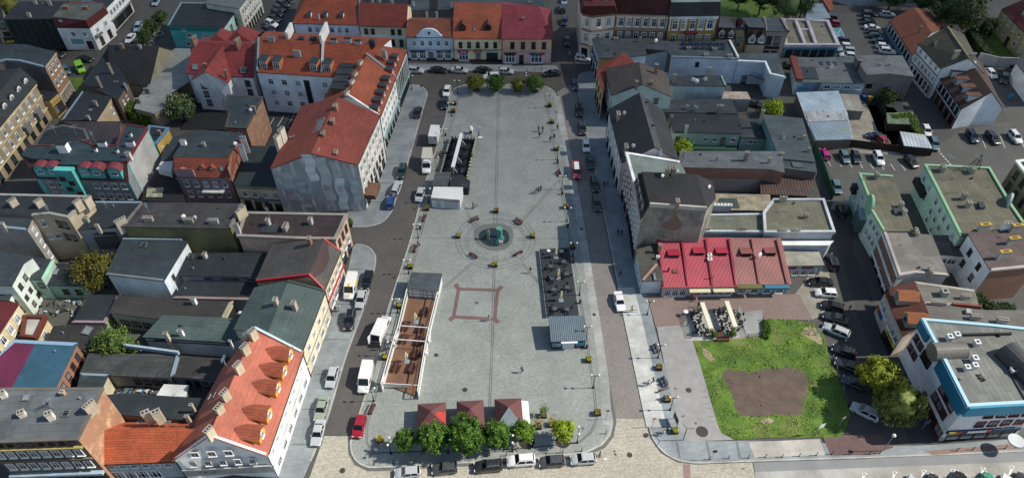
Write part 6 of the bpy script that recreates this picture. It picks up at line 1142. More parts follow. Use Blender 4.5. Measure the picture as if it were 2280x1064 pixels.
def van_spec(L, w, H):
    h, hw = L / 2, w / 2
    st = [(-h, hw * .95, .35, H - .06, .9), (-h + .1, hw, .3, H, .92), (h - 2.1, hw, .28, H, .92), (h - 1.75, hw, .28, H - .06, .9), (h - .95, hw, .28, 1.25, .9), (h - .3, hw * .94, .3, 1.02, .86), (h, hw * .8, .42, .8, .8)]
    pr = [('body', body_mesh(st), (0, 0, 0), 0)]
    bm = new(); a = [(h - 1.72, H - .1), (h - 1.02, 1.32)]; n_ = Vector((H - 1.42, 0, .7)).normalized() * .03
    v = [bm.verts.new(Vector((x, s * hw * k, z)) + n_) for (x, z), k in zip(a, (.8, .86)) for s in (-1, 1)]; bm.faces.new([v[0], v[2], v[3], v[1]]); pr.append(('windscreen', mesh('windscreen', bm, CARGLASS), (0, 0, 0), 0))
    sw = _bx('side_window', (1.0, .03, .55), CARGLASS)
    for s in (-1, 1): pr += [('side_window', sw, (h - 1.9, s * (hw + .005), 1.55), 0), ('headlight', HLAMP, (h - .18, s * hw * .72, .85), 0), ('tail_light', _bx('tail_light', (.06, .12, .5), SI('tail_red', '#8c1218', .3)), (-h - .01, s * hw * .86, 1.1), 0), ('mirror', MIRR, (h - 1.3, s * (hw + .1), 1.4), 0)]
    for x in (-h + 1., h - .95):
        for s in (-1, 1): pr.append(('wheel', WHEEL, (x, s * (hw - .1), .34), 1))
    pr += [('number_plate', PLATE, (-h - .01, 0, .55), 0), ('grille', GRILL, (h - .0, 0, .6), 0)]
    return pr, L
CARS['van'] = van_spec(5.6, 2., 2.4); CARS['minivan'] = van_spec(4.8, 1.9, 1.95)
def truck_spec():
    pr, L = van_spec(6.2, 2.05, 2.2); pr = [p for p in pr if p[0] not in ('body', 'tail_light')]
    h = 3.1; hw = 1.02
    st = [(h - 2.4, hw, .4, 2.15, .92), (h - 1.75, hw, .35, 2.14, .9), (h - .95, hw, .28, 1.25, .9), (h - .3, hw * .94, .3, 1.02, .86), (h, hw * .8, .42, .8, .8)]
    pr.append(('cab', body_mesh(st), (0, 0, 0), 0))
    bm = new(); box(bm, (-1.2, 0, 1.9), (3.9, 2.15, 2.2)); box(bm, (-1.2, 0, .62), (4, 1.2, .3), mi=1); pr.append(('cargo_box', mesh('cargo_box', bm, [SI('box_white', '#b9b5a4', .6), DARK]), (0, 0, 0), 0))
    bm = new(); box(bm, (h - 2.1, 0, 2.4), (.9, 1.7, .5), tap=.75); pr.append(('wind_deflector', mesh('wind_deflector', bm, PAINT), (0, 0, 0), 0))
    return pr, 6.2
CARS['truck'] = truck_spec()
def trailer_spec():
    bm = new(); box(bm, (0, 0, 1.75), (4.4, 2.1, 2.3)); box(bm, (0, 0, .5), (4.6, 1.4, .25), mi=1)
    pr = [('cargo_box', mesh('cargo_box', bm, [SI('box_white2', '#d0d0ce', .6), DARK]), (0, 0, 0), 0)]
    pr += [('rear_door', _bx('rear_door', (.05, .98, 2.1), SI('box_white3', '#bcbcba', .6)), (-2.22, s * .51, 1.75), 0) for s in (-1, 1)] + [('sticker', _bx('sticker', (.04, .5, .4), SI('magenta_sign', '#9b1d6a', .6)), (-2.26, -.6, 2.5), 0)]
    pr += [('tail_light', TLAMP, (-2.24, s * .9, .55), 0) for s in (-1, 1)] + [('wheel', WHEEL, (x, s * .9, .34), 1) for x in (-1.2, 1.4) for s in (-1, 1)]
    return pr, 4.5
CARS['trailer'] = trailer_spec()
COLS = {'silver': '#a9adb0', 'white': '#dcdcda', 'black': '#101214', 'dark': '#24282b', 'grey': '#3f4347', 'navy': '#12203a', 'blue': '#173a78', 'red': '#8e1226', 'green': '#17352a', 'lime': '#86c51c', 'greygreen': '#8a9384', 'teal': '#4f7077', 'magenta': '#a01d6c', 'steel': '#8fa0b0', 'redvan': '#9a2230'}
def car(kind, colr, label, t, rear, front, z=.0, cat='car', name='parked_car', group='cars parked around the square'):
    pr, L = CARS[kind]; zz = z + .55
    a, b = t(*rear, zz), t(*front, zz); c = (a + b) / 2; d = b - a
    r = tagit(empty(name, (c.x, c.y, z + .0), math.atan2(d.y, d.x)), label, cat, group); col = lin(COLS[colr])
    for nm, me, loc, sub in pr:
        o = link(nm, me, r, loc); o.color = col
        if nm == 'wheel': link('rim', RIM, o)
    return r
PK = Z1
g1 = 'cars parked in front of the north row'
car('wagon', 'silver', 'silver estate car parked in front of the sky-blue shop house, half past its left edge', B, (1350, 622), (1495, 636), group=g1)
car('sedan', 'black', 'black saloon parked below the right side of the sky-blue shop house', B, (1550, 622), (1708, 634), group=g1)
car('sedan', 'silver', 'silver saloon parked in front of the pale yellow shop house', B, (1740, 622), (1888, 634), group=g1)
car('sedan', 'green', 'dark green-black saloon parked between two silver cars on the north side', B, (1960, 622), (2104, 634), group=g1)
car('hatch', 'silver', 'silver hatchback at the right end of the north parked row', B, (2162, 634), (2294, 642), group=g1)
car('suv', 'white', 'white car passing behind the two left globe trees', B, (2164, 684), (2026, 690), name='moving_car', group=GD)
car('sedan', 'black', 'black saloon driving left past the far right corner of the square', C, (436, 652), (276, 662), name='moving_car', group=GD)
car('hatch', 'white', 'white car with yellow side at the far left corner of the square', B, (1712, 775), (1688, 860), group='cars parked along the left road')
car('sedan', 'black', 'black saloon parked right behind the white car at the far left corner', B, (1685, 880), (1676, 968), group='cars parked along the left road')
car('sedan', 'black', 'black saloon showing red tail lights on the pavement by the white row house', B, (1428, 1045), (1452, 952), PK, group='cars parked along the left road')
g2 = 'cars in the narrow street beside the corner turret'
car('sedan', 'black', 'black car in the narrow street nearest to the crossing', C, (488, 322), (494, 418), group=g2)
car('hatch', 'navy', 'dark blue car in the narrow street, second from the crossing', C, (472, 155), (462, 235), group=g2)
car('suv', 'dark', 'dark SUV in the narrow street, third from the crossing', C, (448, 115), (440, 50), group=g2)
car('hatch', 'steel', 'steel blue car at the top end of the narrow street', C, (470, -15), (462, 40), group=g2)
car('suv', 'white', 'white SUV coming out under the long grey-roofed block', C, (565, 515), (708, 532), name='moving_car', group=GD)
g3 = 'cars parked along the right row of houses'
car('hatch', 'navy', 'dark blue car first in the right kerb row, next to the far corner', C, (552, 708), (566, 820), group=g3)
car('suv', 'black', 'black SUV in the right kerb row, second from the far corner', C, (592, 930), (602, 1050), group=g3)
car('suv', 'dark', 'dark SUV in the right kerb row just above the white car with black roof', C1, (618, 25), (634, 150), group=g3)
car('hatch', 'white', 'white car with black roof in the right kerb row', C1, (656, 185), (664, 298), group=g3)
car('sedan', 'black', 'black car in the right kerb row just below the white car with black roof', C1, (690, 322), (712, 445), group=g3)
car('wagon', 'black', 'black estate in the right kerb row, last but one towards the camera', C1, (730, 520), (750, 642), group=g3)
car('wagon', 'dark', 'dark estate with roof rails at the near end of the right kerb row', C1, (748, 678), (764, 822), group=g3)
car('minivan', 'redvan', 'small red minibus with white roof panel driving down the right road', C1, (568, 405), (578, 535), name='moving_van', cat='minibus', group=GD)
q = C1(570, 450, 2.); bm = new(); box(bm, (0, 0, 0), (2.6, 1., .05)); 
for o in bpy.data.objects:
    if o.get('label', '').startswith('small red minibus'): rp = link('roof_panel', mesh('roof_panel', bm, WHITE), o, (-.6, 0, 1.98))
car('trailer', 'white', 'white box trailer with pink sticker on its rear doors, on the left road', B1, (1576, 232), (1604, 112), cat='trailer', name='box_trailer', group='lorries on the left road')
car('truck', 'white', 'white box lorry with cream cargo box facing the camera on the left road', B1, (1538, 290), (1512, 520), cat='lorry', name='box_lorry', group='lorries on the left road')
g4 = 'cars parked along the left road'
car('wagon', 'green', 'dark estate car parked on the left pavement by the roof-terrace corner', B1, (1312, 402), (1284, 528), PK, group=g4)
car('wagon', 'silver', 'silver estate with roof rails behind the bright blue car', B1, (1232, 668), (1276, 552), PK, group=g4)
car('hatch', 'blue', 'bright blue hatchback on the left pavement near the sheeted gable', B1, (1188, 792), (1200, 682), PK, group=g4)
car('hatch', 'silver', 'silver hatchback beside the white container kiosk', B1, (1476, 622), (1444, 732), group=g4)
car('van', 'white', 'white van with yellow stripes parked in front of the red-edged gable house', B2, (880, 310), (812, 572), PK, 'van', 'delivery_van', 'white delivery vans on the left road')
for o in bpy.data.objects:
    if o.get('label', '').startswith('white van with yellow'):
        YS = SI('yellow_stripe', '#d0b012', .5)
        for s, l in (((1.2, .04, .5), (-1., .0, 0)), ):
            for sd in (-1, 1): link('stripe', _bx('stripe', (.9, .03, 1.1), YS), o, (-.8, sd * 1.005, 1.3))
        link('stripe', _bx('stripe', (.8, .45, .03), YS), o, (.75, 0, 2.41)); link('stripe', _bx('stripe', (.5, .5, .04), YS), o, (2.2, 0, 1.12))
car('sedan', 'black', 'black saloon parked right of the yellow-striped van', B2, (1008, 298), (972, 438), PK, group=g4)
car('hatch', 'silver', 'blue-silver car parked at the tail of the yellow-striped van row', B2, (952, 470), (916, 612), PK, group=g4)
car('suv', 'black', 'black SUV on the left pavement below the yellow-striped van', B2, (852, 640), (818, 812), PK, group=g4)
car('van', 'white', 'white van with its rear doors open beside the beer garden', B2, (1080, 890), (1162, 712), 0, 'van', 'delivery_van', 'white delivery vans on the left road')
for o in bpy.data.objects:
    if o.get('label', '').startswith('white van with its rear'):
        link('load_bay', _bx('load_bay', (.05, 1.7, 1.8), BLACK), o, (-2.79, 0, 1.35)); DR = _bx('rear_door', (.9, .05, 1.9), WHITE)
        for sd in (-1, 1):
            d_ = link('rear_door', DR, o, (-3.2, sd * 1.02, 1.35)); d_.rotation_euler.z = R(-14 * sd)
car('van', 'white', 'long white van parked nearest the camera on the left road', B3, (1010, 45), (948, 325), 0, 'van', 'delivery_van', 'white delivery vans on the left road')
car('hatch', 'silver', 'silver car on the left pavement, uppermost of the near three', B3, (702, 80), (652, 260), PK, group=g4)
car('sedan', 'greygreen', 'grey-green saloon on the left pavement in front of a silver saloon', B3, (606, 365), (560, 528), PK, group=g4)
car('sedan', 'silver', 'silver saloon parked nearest the camera on the left pavement', B3, (580, 550), (526, 775), PK, group=g4)
car('hatch', 'red', 'red hatchback parked at the rounded near left corner of the square', B3, (948, 505), (892, 708), group=g4)
g5 = 'cars parked along the near side of the square'
car('hatch', 'silver', 'silver hatchback at the left end of the near parked row', B3, (1472, 1005), (1222, 1028), group=g5)
car('hatch', 'grey', 'dark grey hatchback second from the left in the near parked row', B3, (1798, 968), (1556, 990), group=g5)
car('suv', 'dark', 'black-grey SUV third from the left in the near parked row', B3, (2188, 948), (1942, 970), group=g5)
car('suv', 'white', 'white car in the near parked row', C3, (198, 900), (-42, 918), group=g5)
car('hatch', 'grey', 'grey car between the white car and the silver hatchback in the near parked row', C3, (470, 908), (232, 926), group=g5)
car('hatch', 'silver', 'silver hatchback at the right end of the near parked row, beside a cyclist', C3, (748, 888), (514, 904), group=g5)
car('sedan', 'white', 'white taxi saloon standing in the right road', C2, (940, 485), (972, 632), name='moving_car', group=GD)
g6 = 'cars parked beside the lawn and alley'
car('suv', 'black', 'black SUV with red tail lights beside the low concrete-roofed shop', D2, (590, 275), (540, 135), group=g6)
car('sedan', 'black', 'black saloon parked crosswise above the white hatchback in the alley', D2, (570, 390), (356, 380), group=g6)
car('hatch', 'white', 'white hatchback with black windows in the alley row', D2, (610, 490), (416, 474), group=g6)
car('hatch', 'black', 'black hatchback just below the white hatchback in the alley row', D2, (668, 628), (470, 572), group=g6)
car('sedan', 'dark', 'dark saloon just above the silver estate in the alley row', D2, (712, 740), (492, 672), group=g6)
car('wagon', 'silver', 'silver estate parked at the upper right corner of the lawn', D2, (706, 858), (506, 772), group=g6)
car('hatch', 'black', 'black hatchback just below the silver estate beside the lawn', D2, (782, 1040), (565, 960), group=g6)
car('sedan', 'dark', 'dark saloon half under the yellow-green tree', D3, (826, 112), (602, 20), group=g6)
car('hatch', 'navy', 'blue-black hatchback beside the lawn fence left of the willow', D3, (868, 262), (662, 178), group=g6)
car('suv', 'silver', 'silver-grey car with sunroof half under the willow', D3, (975, 530), (746, 418), group=g6)
car('suv', 'black', 'black SUV backed against the painted sign in the dark alley', D1, (660, 870), (622, 745), group=g6)
g7 = 'cars in the fenced car park'
car('hatch', 'teal', 'blue-teal car behind the green mesh fence, lower one', D1, (590, 560), (628, 655), group=g7)
car('hatch', 'magenta', 'magenta hatchback behind the green mesh fence', D1, (520, 350), (485, 270), group=g7)
car('hatch', 'teal', 'grey-teal car parked left of a dark car against the brown fence', D1, (652, 280), (712, 398), group=g7)
car('hatch', 'dark', 'dark brown car beside the grey-teal one at the brown fence', D1, (762, 282), (806, 398), group=g7)
car('suv', 'white', 'white SUV alone in the middle of the brown-fence car park', D1, (955, 292), (1012, 415), group=g7)
car('hatch', 'black', 'black hatchback at the right of the brown-fence car park', D1, (1230, 330), (1322, 430), group=g7)
car('hatch', 'white', 'pale silver car on the lane beside the ivy shelter', D1, (1390, 60), (1430, 150), group=g7)
car('wagon', 'teal', 'greenish-grey estate on the lane behind the pale silver car', D1, (1458, 165), (1502, 278), group=g7)
car('suv', 'navy', 'dark blue SUV below the big white gable wall', D1, (1785, 105), (1850, 212), group=g7)
car('wagon', 'black', 'black estate in the middle bay below the big white gable wall', D1, (1955, 115), (2050, 222), group=g7)
car('suv', 'white', 'white and black car in the right bay below the big white gable wall', D1, (2158, 115), (2240, 212), group=g7)
car('sedan', 'navy', 'dark blue saloon standing on the rubbish-strewn yard', D1, (1035, 165), (892, 140), group=g7)
car('hatch', 'red', 'dark red car with shining bonnet behind the brown fence', D1, (1000, 175), (1066, 232), group=g7)
g8 = 'cars in the upper right car park'
lot = [('suv', 'black', 905, 132, 'black car at the top of the upper car park row'), ('hatch', 'dark', 895, 172, 'dark car second in the upper car park row'), ('hatch', 'black', 905, 205, 'black car just above the white saloon in the upper car park row'), ('sedan', 'white', 930, 250, 'white saloon in the middle of the upper car park row'), ('hatch', 'dark', 955, 288, 'dark car just below the white saloon in the upper car park row'), ('hatch', 'green', 965, 324, 'dark green car in the upper car park row'), ('sedan', 'navy', 1005, 370, 'navy car just below the dark green one in the upper car park row'), ('hatch', 'white', 1030, 415, 'white car in the upper car park row above the white and black one'), ('suv', 'white', 1064, 460, 'white and black car at the near end of the upper car park row')]
for k, c_, x, y, l in lot: car(k, c_, l, D, (x - 72, y - 6), (x + 72, y + 10), group=g8)
car('suv', 'silver', 'silver SUV parked alone beside the top of the upper car park row', D, (990, 130), (1138, 140), group=g8)
for k, c_, x, y, l in [('hatch', 'red', 575, 212, 'dark red car beside the white-parapet shop'), ('hatch', 'dark', 655, 362, 'dark car at the marked bay beside the white-parapet shop'), ('hatch', 'white', 664, 412, 'white car just below the marked bay'), ('wagon', 'silver', 694, 452, 'silver-grey car between two white ones beside the white-parapet shop'), ('hatch', 'white', 704, 497, 'white car nearest the workshop roof beside the white-parapet shop'), ('hatch', 'black', 550, 160, 'black car behind the pale blue-grey shed')]: car(k, c_, l, D, (x + 62, y + 6), (x - 62, y - 6), group=g8)
car('hatch', 'white', 'white car behind the brown-tiled house in the rear yard', D, (1958, 628), (2020, 695), group=g8)
car('suv', 'dark', 'dark grey SUV in the rear yard at the right', D, (2105, 665), (2090, 748), group=g8)
car('hatch', 'black', 'black car left of the workshop with red-brown coping', D, (210, 595), (110, 580), group=g8)
car('sedan', 'dark', 'dark car in the rubble yard behind the pale blue wing', C, (2105, 910), (2210, 940), group=g8)
g9 = 'cars parked at an angle in the upper street'
for i, (k, c_, x, y, l) in enumerate([('hatch', 'black', 70, 308, 'black car lowest in the angled street row, by the orange roof ridge'), ('hatch', 'navy', 112, 268, 'navy car just below the white one in the angled street row'), ('suv', 'white', 142, 216, 'white car with black roof in the angled street row'), ('sedan', 'black', 165, 166, 'black car just above the white one in the angled street row'), ('hatch', 'black', 196, 122, 'black car two above the white one in the angled street row'), ('hatch', 'dark', 212, 80, 'dark car three above the white one in the angled street row'), ('suv', 'dark', 248, 42, 'dark grey SUV near the top of the angled street row'), ('hatch', 'black', 290, 8, 'black car at the very top of the angled street row')]): car(k, c_, l, B, (x - 58, y - 22), (x + 56, y + 26), group=g9)
g10 = 'cars in the street at the upper left'
car('sedan', 'white', 'white car beside the dark barn roof in the upper left street', A, (1192, 305), (1130, 388), group=g10)
car('wagon', 'steel', 'silver-blue estate in the upper left street above the white car', A, (1250, 205), (1210, 290), group=g10)
car('hatch', 'steel', 'silver-blue car at the top of the upper left street', A, (1408, -10), (1370, 55), group=g10)
car('sedan', 'black', 'black saloon crossing in front of the mural house', A, (680, 522), (832, 540), group=g10)
car('minivan', 'lime', 'lime green van on the grass verge by the grey wedge roof', A, (690, 552), (748, 672), cat='van', name='lime_van', group=g10)
car('hatch', 'dark', 'dark car half hidden behind the orange brick house', A, (490, 480), (545, 495), group=g10)
car('hatch', 'teal', 'grey-blue car below the orange brick house beside the verge', A, (560, 595), (612, 670), group=g10)
g11 = 'cars cut off by the lower picture edge'
for c_, x, y, k, l in [('silver', 1275, 1052, 'hatch', 'silver car with only its nose in view at the bottom edge'), ('dark', 1462, 1036, 'hatch', 'dark grey car at the bottom edge right of the silver nose'), ('black', 1690, 1025, 'sedan', 'black shiny car in the middle of the bottom edge bays'), ('green', 1945, 1022, 'hatch', 'bright green car with red trim at the bottom edge'), ('white', 2115, 1042, 'hatch', 'white car at the bottom edge right of the green one'), ('black', 2250, 1020, 'hatch', 'black car in the bottom right corner')]:
    o = car(k, c_, l, D3, (x - 55, y + 205), (x + 45, y - 30), group=g11)
    if c_ == 'green':
        for ch in o.children: ch.color = lin('#1f7a64')
# ------------------------------------------------------------------ street furniture
def proto(parts):
    def put(name, label, cat, loc, rz=0, group=None, color=None):
        r = tagit(empty(name, loc, rz), label, cat, group)
        for nm, me, l in parts:
            o = link(nm, me, r, l)
            if color is not None: o.color = color
        return r
    return put
LAMPM = SI('lamp_black', '#1a1c1e', .5, .3); GLOBE = SI('lamp_globe', '#d8d4c4', .25)
bm = new(); tube(bm, (0, 0, 0), (0, 0, .9), .13, .09, 8); tube(bm, (0, 0, .9), (0, 0, 3.75), .06, .045, 6); tube(bm, (0, 0, 0), (0, 0, .15), .2, .17, 8); POLE = mesh('pole', bm, LAMPM)
bm = new(); tube(bm, (-.62, 0, 3.65), (.62, 0, 3.65), .035, n=5); tube(bm, (-.3, 0, 3.65), (0, 0, 3.35), .025, n=4); tube(bm, (.3, 0, 3.65), (0, 0, 3.35), .025, n=4); ARM = mesh('arm', bm, LAMPM)
bm = new(); ball(bm, (0, 0, 0), .2, 10); GLB = mesh('globe', bm, GLOBE)
bm = new(); tube(bm, (0, 0, -.08), (0, 0, .04), .1, .12, 8); CAP = mesh('globe_holder', bm, LAMPM)
lamp = proto([('pole', POLE, (0, 0, 0)), ('arm', ARM, (0, 0, 0)), ('globe', GLB, (-.62, 0, 3.88)), ('globe', GLB, (.62, 0, 3.88)), ('globe_holder', CAP, (-.62, 0, 3.7)), ('globe_holder', CAP, (.62, 0, 3.7))])
gl = 'double-globe street lamps'
LAMPS = [(1222, 240, 0, 'at the right edge nearest the globe trees'), (1241, 356, 0, 'at the second flower box down the right edge'), (1251, 422, 0, 'at the diagonal paving band by the red sitter'), (1262, 493, 0, 'on the right edge level with the fountain ring'), (1275, 571, 0, 'at the top corner of the dark cafe terrace'), (1290, 657, 0, 'beside the middle of the dark cafe terrace'), (1305, 756, 0, 'right behind the corrugated-roof kiosk'), (1321, 863, 0, 'on the right edge below the corrugated-roof kiosk'), (1285, 985, 88, 'on the rounded near right corner of the square'), (1441, 700, 0, 'on the right pavement below the white taxi'), (1465, 796, 0, 'on the right pavement beside the bench with people'), (1492, 912, 0, 'on the right pavement beside the stroller group'), (1019, 209, 0, 'left of the far globe trees'), (1171, 195, 90, 'between the two right far globe trees'), (1085, 194, 90, 'between the two left far globe trees'), (1005, 259, 0, 'beside two flower boxes at the far left edge'), (989, 318, 0, 'right of the white box trailer'), (972, 380, 0, 'right of the cream box lorry'), (954, 450, 0, 'left of the white container kiosk'), (931, 530, 0, 'on the left edge level with the fountain ring'), (910, 609, 0, 'above the beer garden hut roof'), (886, 696, 0, 'left of the beer garden beside the white van'), (861, 790, 0, 'behind the open-doored white van'), (832, 892, 0, 'in front of the long white van'), (871, 1009, 88, 'on the rounded near left corner'), (998, 1008, 88, 'between the two biggest near globe trees'), (1141, 1004, 88, 'right of the red tents, between small trees'), (917, 200, 40, 'at the corner of the white corner block')]
for x, y, a, l in LAMPS: lamp('street_lamp', 'black street lamp with two white globes ' + l, 'street lamp', W(x, y, Z1), R(a), gl)
# flower boxes
bm = new(); box(bm, (0, 0, .35), (.95, .95, .7), tap=1.08); BOXM = mesh('box', bm, SI('planter_dark', '#231f1c', .8))
def flowers(cols, seed):
    rr = random.Random(seed); bm = new()
    for k in range(120):
        p = Vector((rr.uniform(-.5, .5), rr.uniform(-.5, .5), .7 + rr.uniform(0, .28))); s = rr.uniform(.05, .11); a = Vector((rr.uniform(-1, 1), rr.uniform(-1, 1), rr.uniform(0, .6))).normalized(); b_ = a.cross(Vector((.3, .2, 1))).normalized()
        f = bm.faces.new([bm.verts.new(p + a * s), bm.verts.new(p + b_ * s), bm.verts.new(p - a * s), bm.verts.new(p - b_ * s)]); f.material_index = 0 if rr.random() < .55 else rr.choice((1, 2))
    return mesh('flowers', bm, [SI('leaf_green', '#4a6425', .9), SI('petal_' + cols[0], cols[1], .9), SI('petal_' + cols[2], cols[3], .9)])
FL = {'y': flowers(('yellow', '#c9a514', 'yellow', '#c9a514'), 1), 'm': flowers(('yellow', '#c9a514', 'red', '#a03a34'), 2), 'g': flowers(('lightgreen', '#9aa84a', 'yellow', '#c9a514'), 3), 'r': flowers(('red', '#a03a34', 'pink', '#b06a7a'), 4)}
gf = 'square flower boxes'
for x, y, k, l in [(1012, 233, 'm', 'far left edge, upper of two beside a lamp'), (1009, 250, 'm', 'far left edge, lower of two beside a lamp'), (1224, 237, 'y', 'right edge, uppermost, at the foot of a lamp'), (1229, 274, 'g', 'right edge beside the walking family'), (1239, 334, 'g', 'right edge above the red bench sitter'), (1259, 463, 'm', 'right edge just above the level of the fountain ring'), (1186, 528, 'g', 'right side of the fountain ring'), (1105, 472, 'm', 'top of the fountain ring'), (1020, 528, 'g', 'left side of the fountain ring'), (1101, 592, 'y', 'bottom of the fountain ring'), (1275, 552, 'g', 'top right corner of the dark cafe terrace'), (1310, 803, 'g', 'right edge below the corrugated-roof kiosk'), (1330, 921, 'm', 'near right corner of the square'), (1467, 820, 'm', 'right pavement above the blue-clad sitters'), (1485, 891, 'm', 'right pavement beside the lower blue-clad sitter'), (1502, 961, 'g', 'right pavement beside the crouching couple at the corner'), (951, 467, 'm', 'left of the white container kiosk'), (914, 596, 'y', 'above the beer garden hut'), (889, 683, 'g', 'left of the beer garden by a lamp'), (857, 797, 'g', 'between the two near white vans'), (846, 981, 'y', 'near left corner, full of yellow flowers')]:
    proto([('box', BOXM, (0, 0, 0)), ('flowers', FL[k], (0, 0, 0))])('flower_box', 'dark square flower box, ' + l, 'planter', W(x, y, Z1), R(RU(-8, 8) + (35 if x == 846 else 0)), gf)
for x, y, k, l in [(1210, 926, 'r', 'flower box with a bushy green sapling right of the red tents'), (1199, 951, 'r', 'flower box with red flowers and a thin brown sapling'), (1229, 946, 'y', 'flower box full of yellow flowers with a thin bare sapling')]:
    r = proto([('box', BOXM, (0, 0, 0)), ('flowers', FL[k], (0, 0, 0))])('potted_tree', l, 'potted tree', W(x, y, Z1), R(5), 'potted saplings')
    bm = new(); tube(bm, (0, 0, .6), (0, 0, 2.1), .04, .02, 5); obj('trunk', bm, SI('twig', '#4a3a2c', .9), r); bm = new()
    for j in range(240 if x == 1210 else 90):
        p = Vector((random.gauss(0, .35), random.gauss(0, .35), 2.1 + random.gauss(0, .35))); s = .09; a = Vector((random.gauss(0, 1), random.gauss(0, 1), random.gauss(0, 1))).normalized(); b_ = a.orthogonal().normalized(); bm.faces.new([bm.verts.new(p + a * s), bm.verts.new(p + b_ * s), bm.verts.new(p - a * s), bm.verts.new(p - b_ * s)])
    obj('crown', bm, SI('sapling_leaf' + ('' if x == 1210 else '_dry'), '#5f7a2c' if x == 1210 else '#9a8a4a', .9), r)
# benches
BW = SI('bench_wood', '#4f2a20', .7)
bm = new(); [box(bm, (0, y, .45), (1.9, .13, .05)) for y in (-.2, -.03, .14)]; SEAT = mesh('seat', bm, BW)
bm = new(); [box(bm, (0, .3 + i * .04, .62 + i * .16), (1.9, .05, .12)) for i in range(2)]; BACK = mesh('backrest', bm, BW)
bm = new(); box(bm, (0, 0, .22), (.07, .5, .44)); box(bm, (0, .3, .5), (.07, .06, .6)); BLEG = mesh('leg', bm, DARK)
bench = proto([('seat', SEAT, (0, 0, 0)), ('backrest', BACK, (0, 0, 0)), ('leg', BLEG, (-.8, 0, 0)), ('leg', BLEG, (.8, 0, 0))])
for x, y, a, l in [(1057, 492, 28, 'upper left of the fountain ring'), (1154, 496, -40, 'upper right of the fountain ring, with a sitter in pink'), (1055, 571, 140, 'lower left of the fountain ring'), (1154, 566, 215, 'lower right of the fountain ring'), (945, 488, 80, 'left edge above the level of the fountain'), (925, 556, 80, 'left edge beside a dark-clad sitter'), (830, 912, 76, 'near left corner above the red hatchback'), (1244, 388, -80, 'right edge, with a sitter in red'), (1459, 778, -75, 'right pavement below the cafe path'), (982, 346, 80, 'left edge beside the black cafe awning'), (1477, 852, -75, 'right pavement under the blue-clad sitters')]: bench('bench', 'brown slatted bench, ' + l, 'bench', W(x, y, Z1), R(a), 'slatted benches on the square')
bm = new(); tube(bm, (0, 0, 0), (0, 0, .85), .2, .22, 10); tube(bm, (0, 0, .85), (0, 0, .95), .24, .12, 10, mi=1); BIN = mesh('body', bm, [SI('bin_dark', '#1b1d1f', .7), DARK])
for x, y, l in [(1234, 306, 'beside the walking family'), (1242, 364, 'above the red bench sitter'), (1252, 433, 'below the red bench sitter'), (1264, 506, 'level with the fountain'), (1277, 585, 'beside the top of the dark terrace'), (1291, 675, 'beside the foot of the dark terrace'), (1306, 775, 'at the right corner of the corrugated kiosk'), (992, 303, 'right of the white box trailer'), (936, 510, 'left edge level with the fountain')]: proto([('body', BIN, (0, 0, 0))])('litter_bin', 'black round litter bin ' + l, 'litter bin', W(x, y, Z1), 0, 'litter bins')
# bollards along the near kerbs
bm = new(); tube(bm, (0, 0, 0), (0, 0, .85), .06, n=6); ball(bm, (0, 0, .9), .09, 6); tube(bm, (0, 0, 0), (0, 0, .12), .1, n=6); BOL = mesh('post', bm, LAMPM)
bl = [(833, 1034), (876, 1031), (1042, 1020), (1085, 1016), (1127, 1014), (1253, 1007), (1295, 1004), (1349, 965), (1580, 1022), (1622, 1020), (1666, 1019), (1704, 1017), (1741, 1017), (1779, 1015), (1817, 1013), (1851, 1011), (1892, 1011), (1936, 1010), (1958, 1009), (2130, 1003), (2165, 1001), (2237, 998), (2272, 996), (1191, 158), (1175, 158), (1206, 158)]
for x, y in bl: proto([('post', BOL, (0, 0, 0))])('bollard', 'thin black metal bollard standing on the kerb', 'bollard', W(x, y, Z1), 0, 'thin black kerb bollards')
# signs
def sign(x, y, h, label, face, txt=None, rz=0, two=None, r=.36, cat='road sign', shape='round', z=Z1):
    rt = tagit(empty('road_sign', W(x, y, z), R(rz)), label, cat); bm = new(); tube(bm, (0, 0, 0), (0, 0, h), .04, n=6); obj('pole', bm, ZINC, rt)
    bm = new()
    if shape == 'round': tube(bm, (0, -.06, h - .2), (0, -.03, h - .2), r, n=16)
    elif shape == 'tri': tube(bm, (0, -.06, h - .2), (0, -.03, h - .2), r, n=3)
    else: box(bm, (0, -.05, h - .3), (r * 2, .03, r * 2.4))
    pl = obj('plate', bm, face, rt)
    if two is not None: bm = new(); box(bm, (0, -.08, h - .2), (r * 1.4, .02, r * .35)); obj('bar', bm, two, pl)
    return rt
GB_M = SI('sign_back', '#6c7275', .5, .4); RED = SRE
sign(1350, 933, 2.9, 'grey-backed triangular road sign at the near right corner of the square', GB_M, shape='tri', r=.45); sign(1452, 950, 2.8, 'red and white no-entry sign on the right pavement', RED, two=WHITE, rz=10); sign(1584, 1023, 3., 'dark-backed road sign on the near right pavement', DARK, r=.4); sign(1818, 968, 3.2, 'white oval town banner sign at the lower edge of the lawn', WHITE, shape='sq', r=.5, rz=20); sign(1865, 952, 3.4, 'road sign with pale red plate behind the lawn edge', SI('pale_red', '#b58a90', .6), rz=15); sign(1820, 745, 1.6, 'white notice board at the bare patch of the lawn', WHITE, shape='sq', r=.5)
sign(940, 209, 2.6, 'small grey road sign on the far left pavement corner', GB_M); sign(1231, 195, 2.6, 'pale square road sign at the far right corner of the square', ZINC, shape='sq', r=.3); sign(1238, 268, 2.6, 'grey triangular sign beside the right kerb', GB_M, shape='tri'); sign(1022, 1012, 2.4, 'small road sign between the near trees', GB_M); sign(1247, 1008, 2.6, 'thin road sign below the yellow-green globe tree', GB_M); sign(838, 1004, .9, 'low white traffic sign by the near left planting corner', WHITE, r=.3)
sign(2052, 955, 2.6, 'blue and magenta pole sign beside the office building', SBL, shape='sq', r=.4)
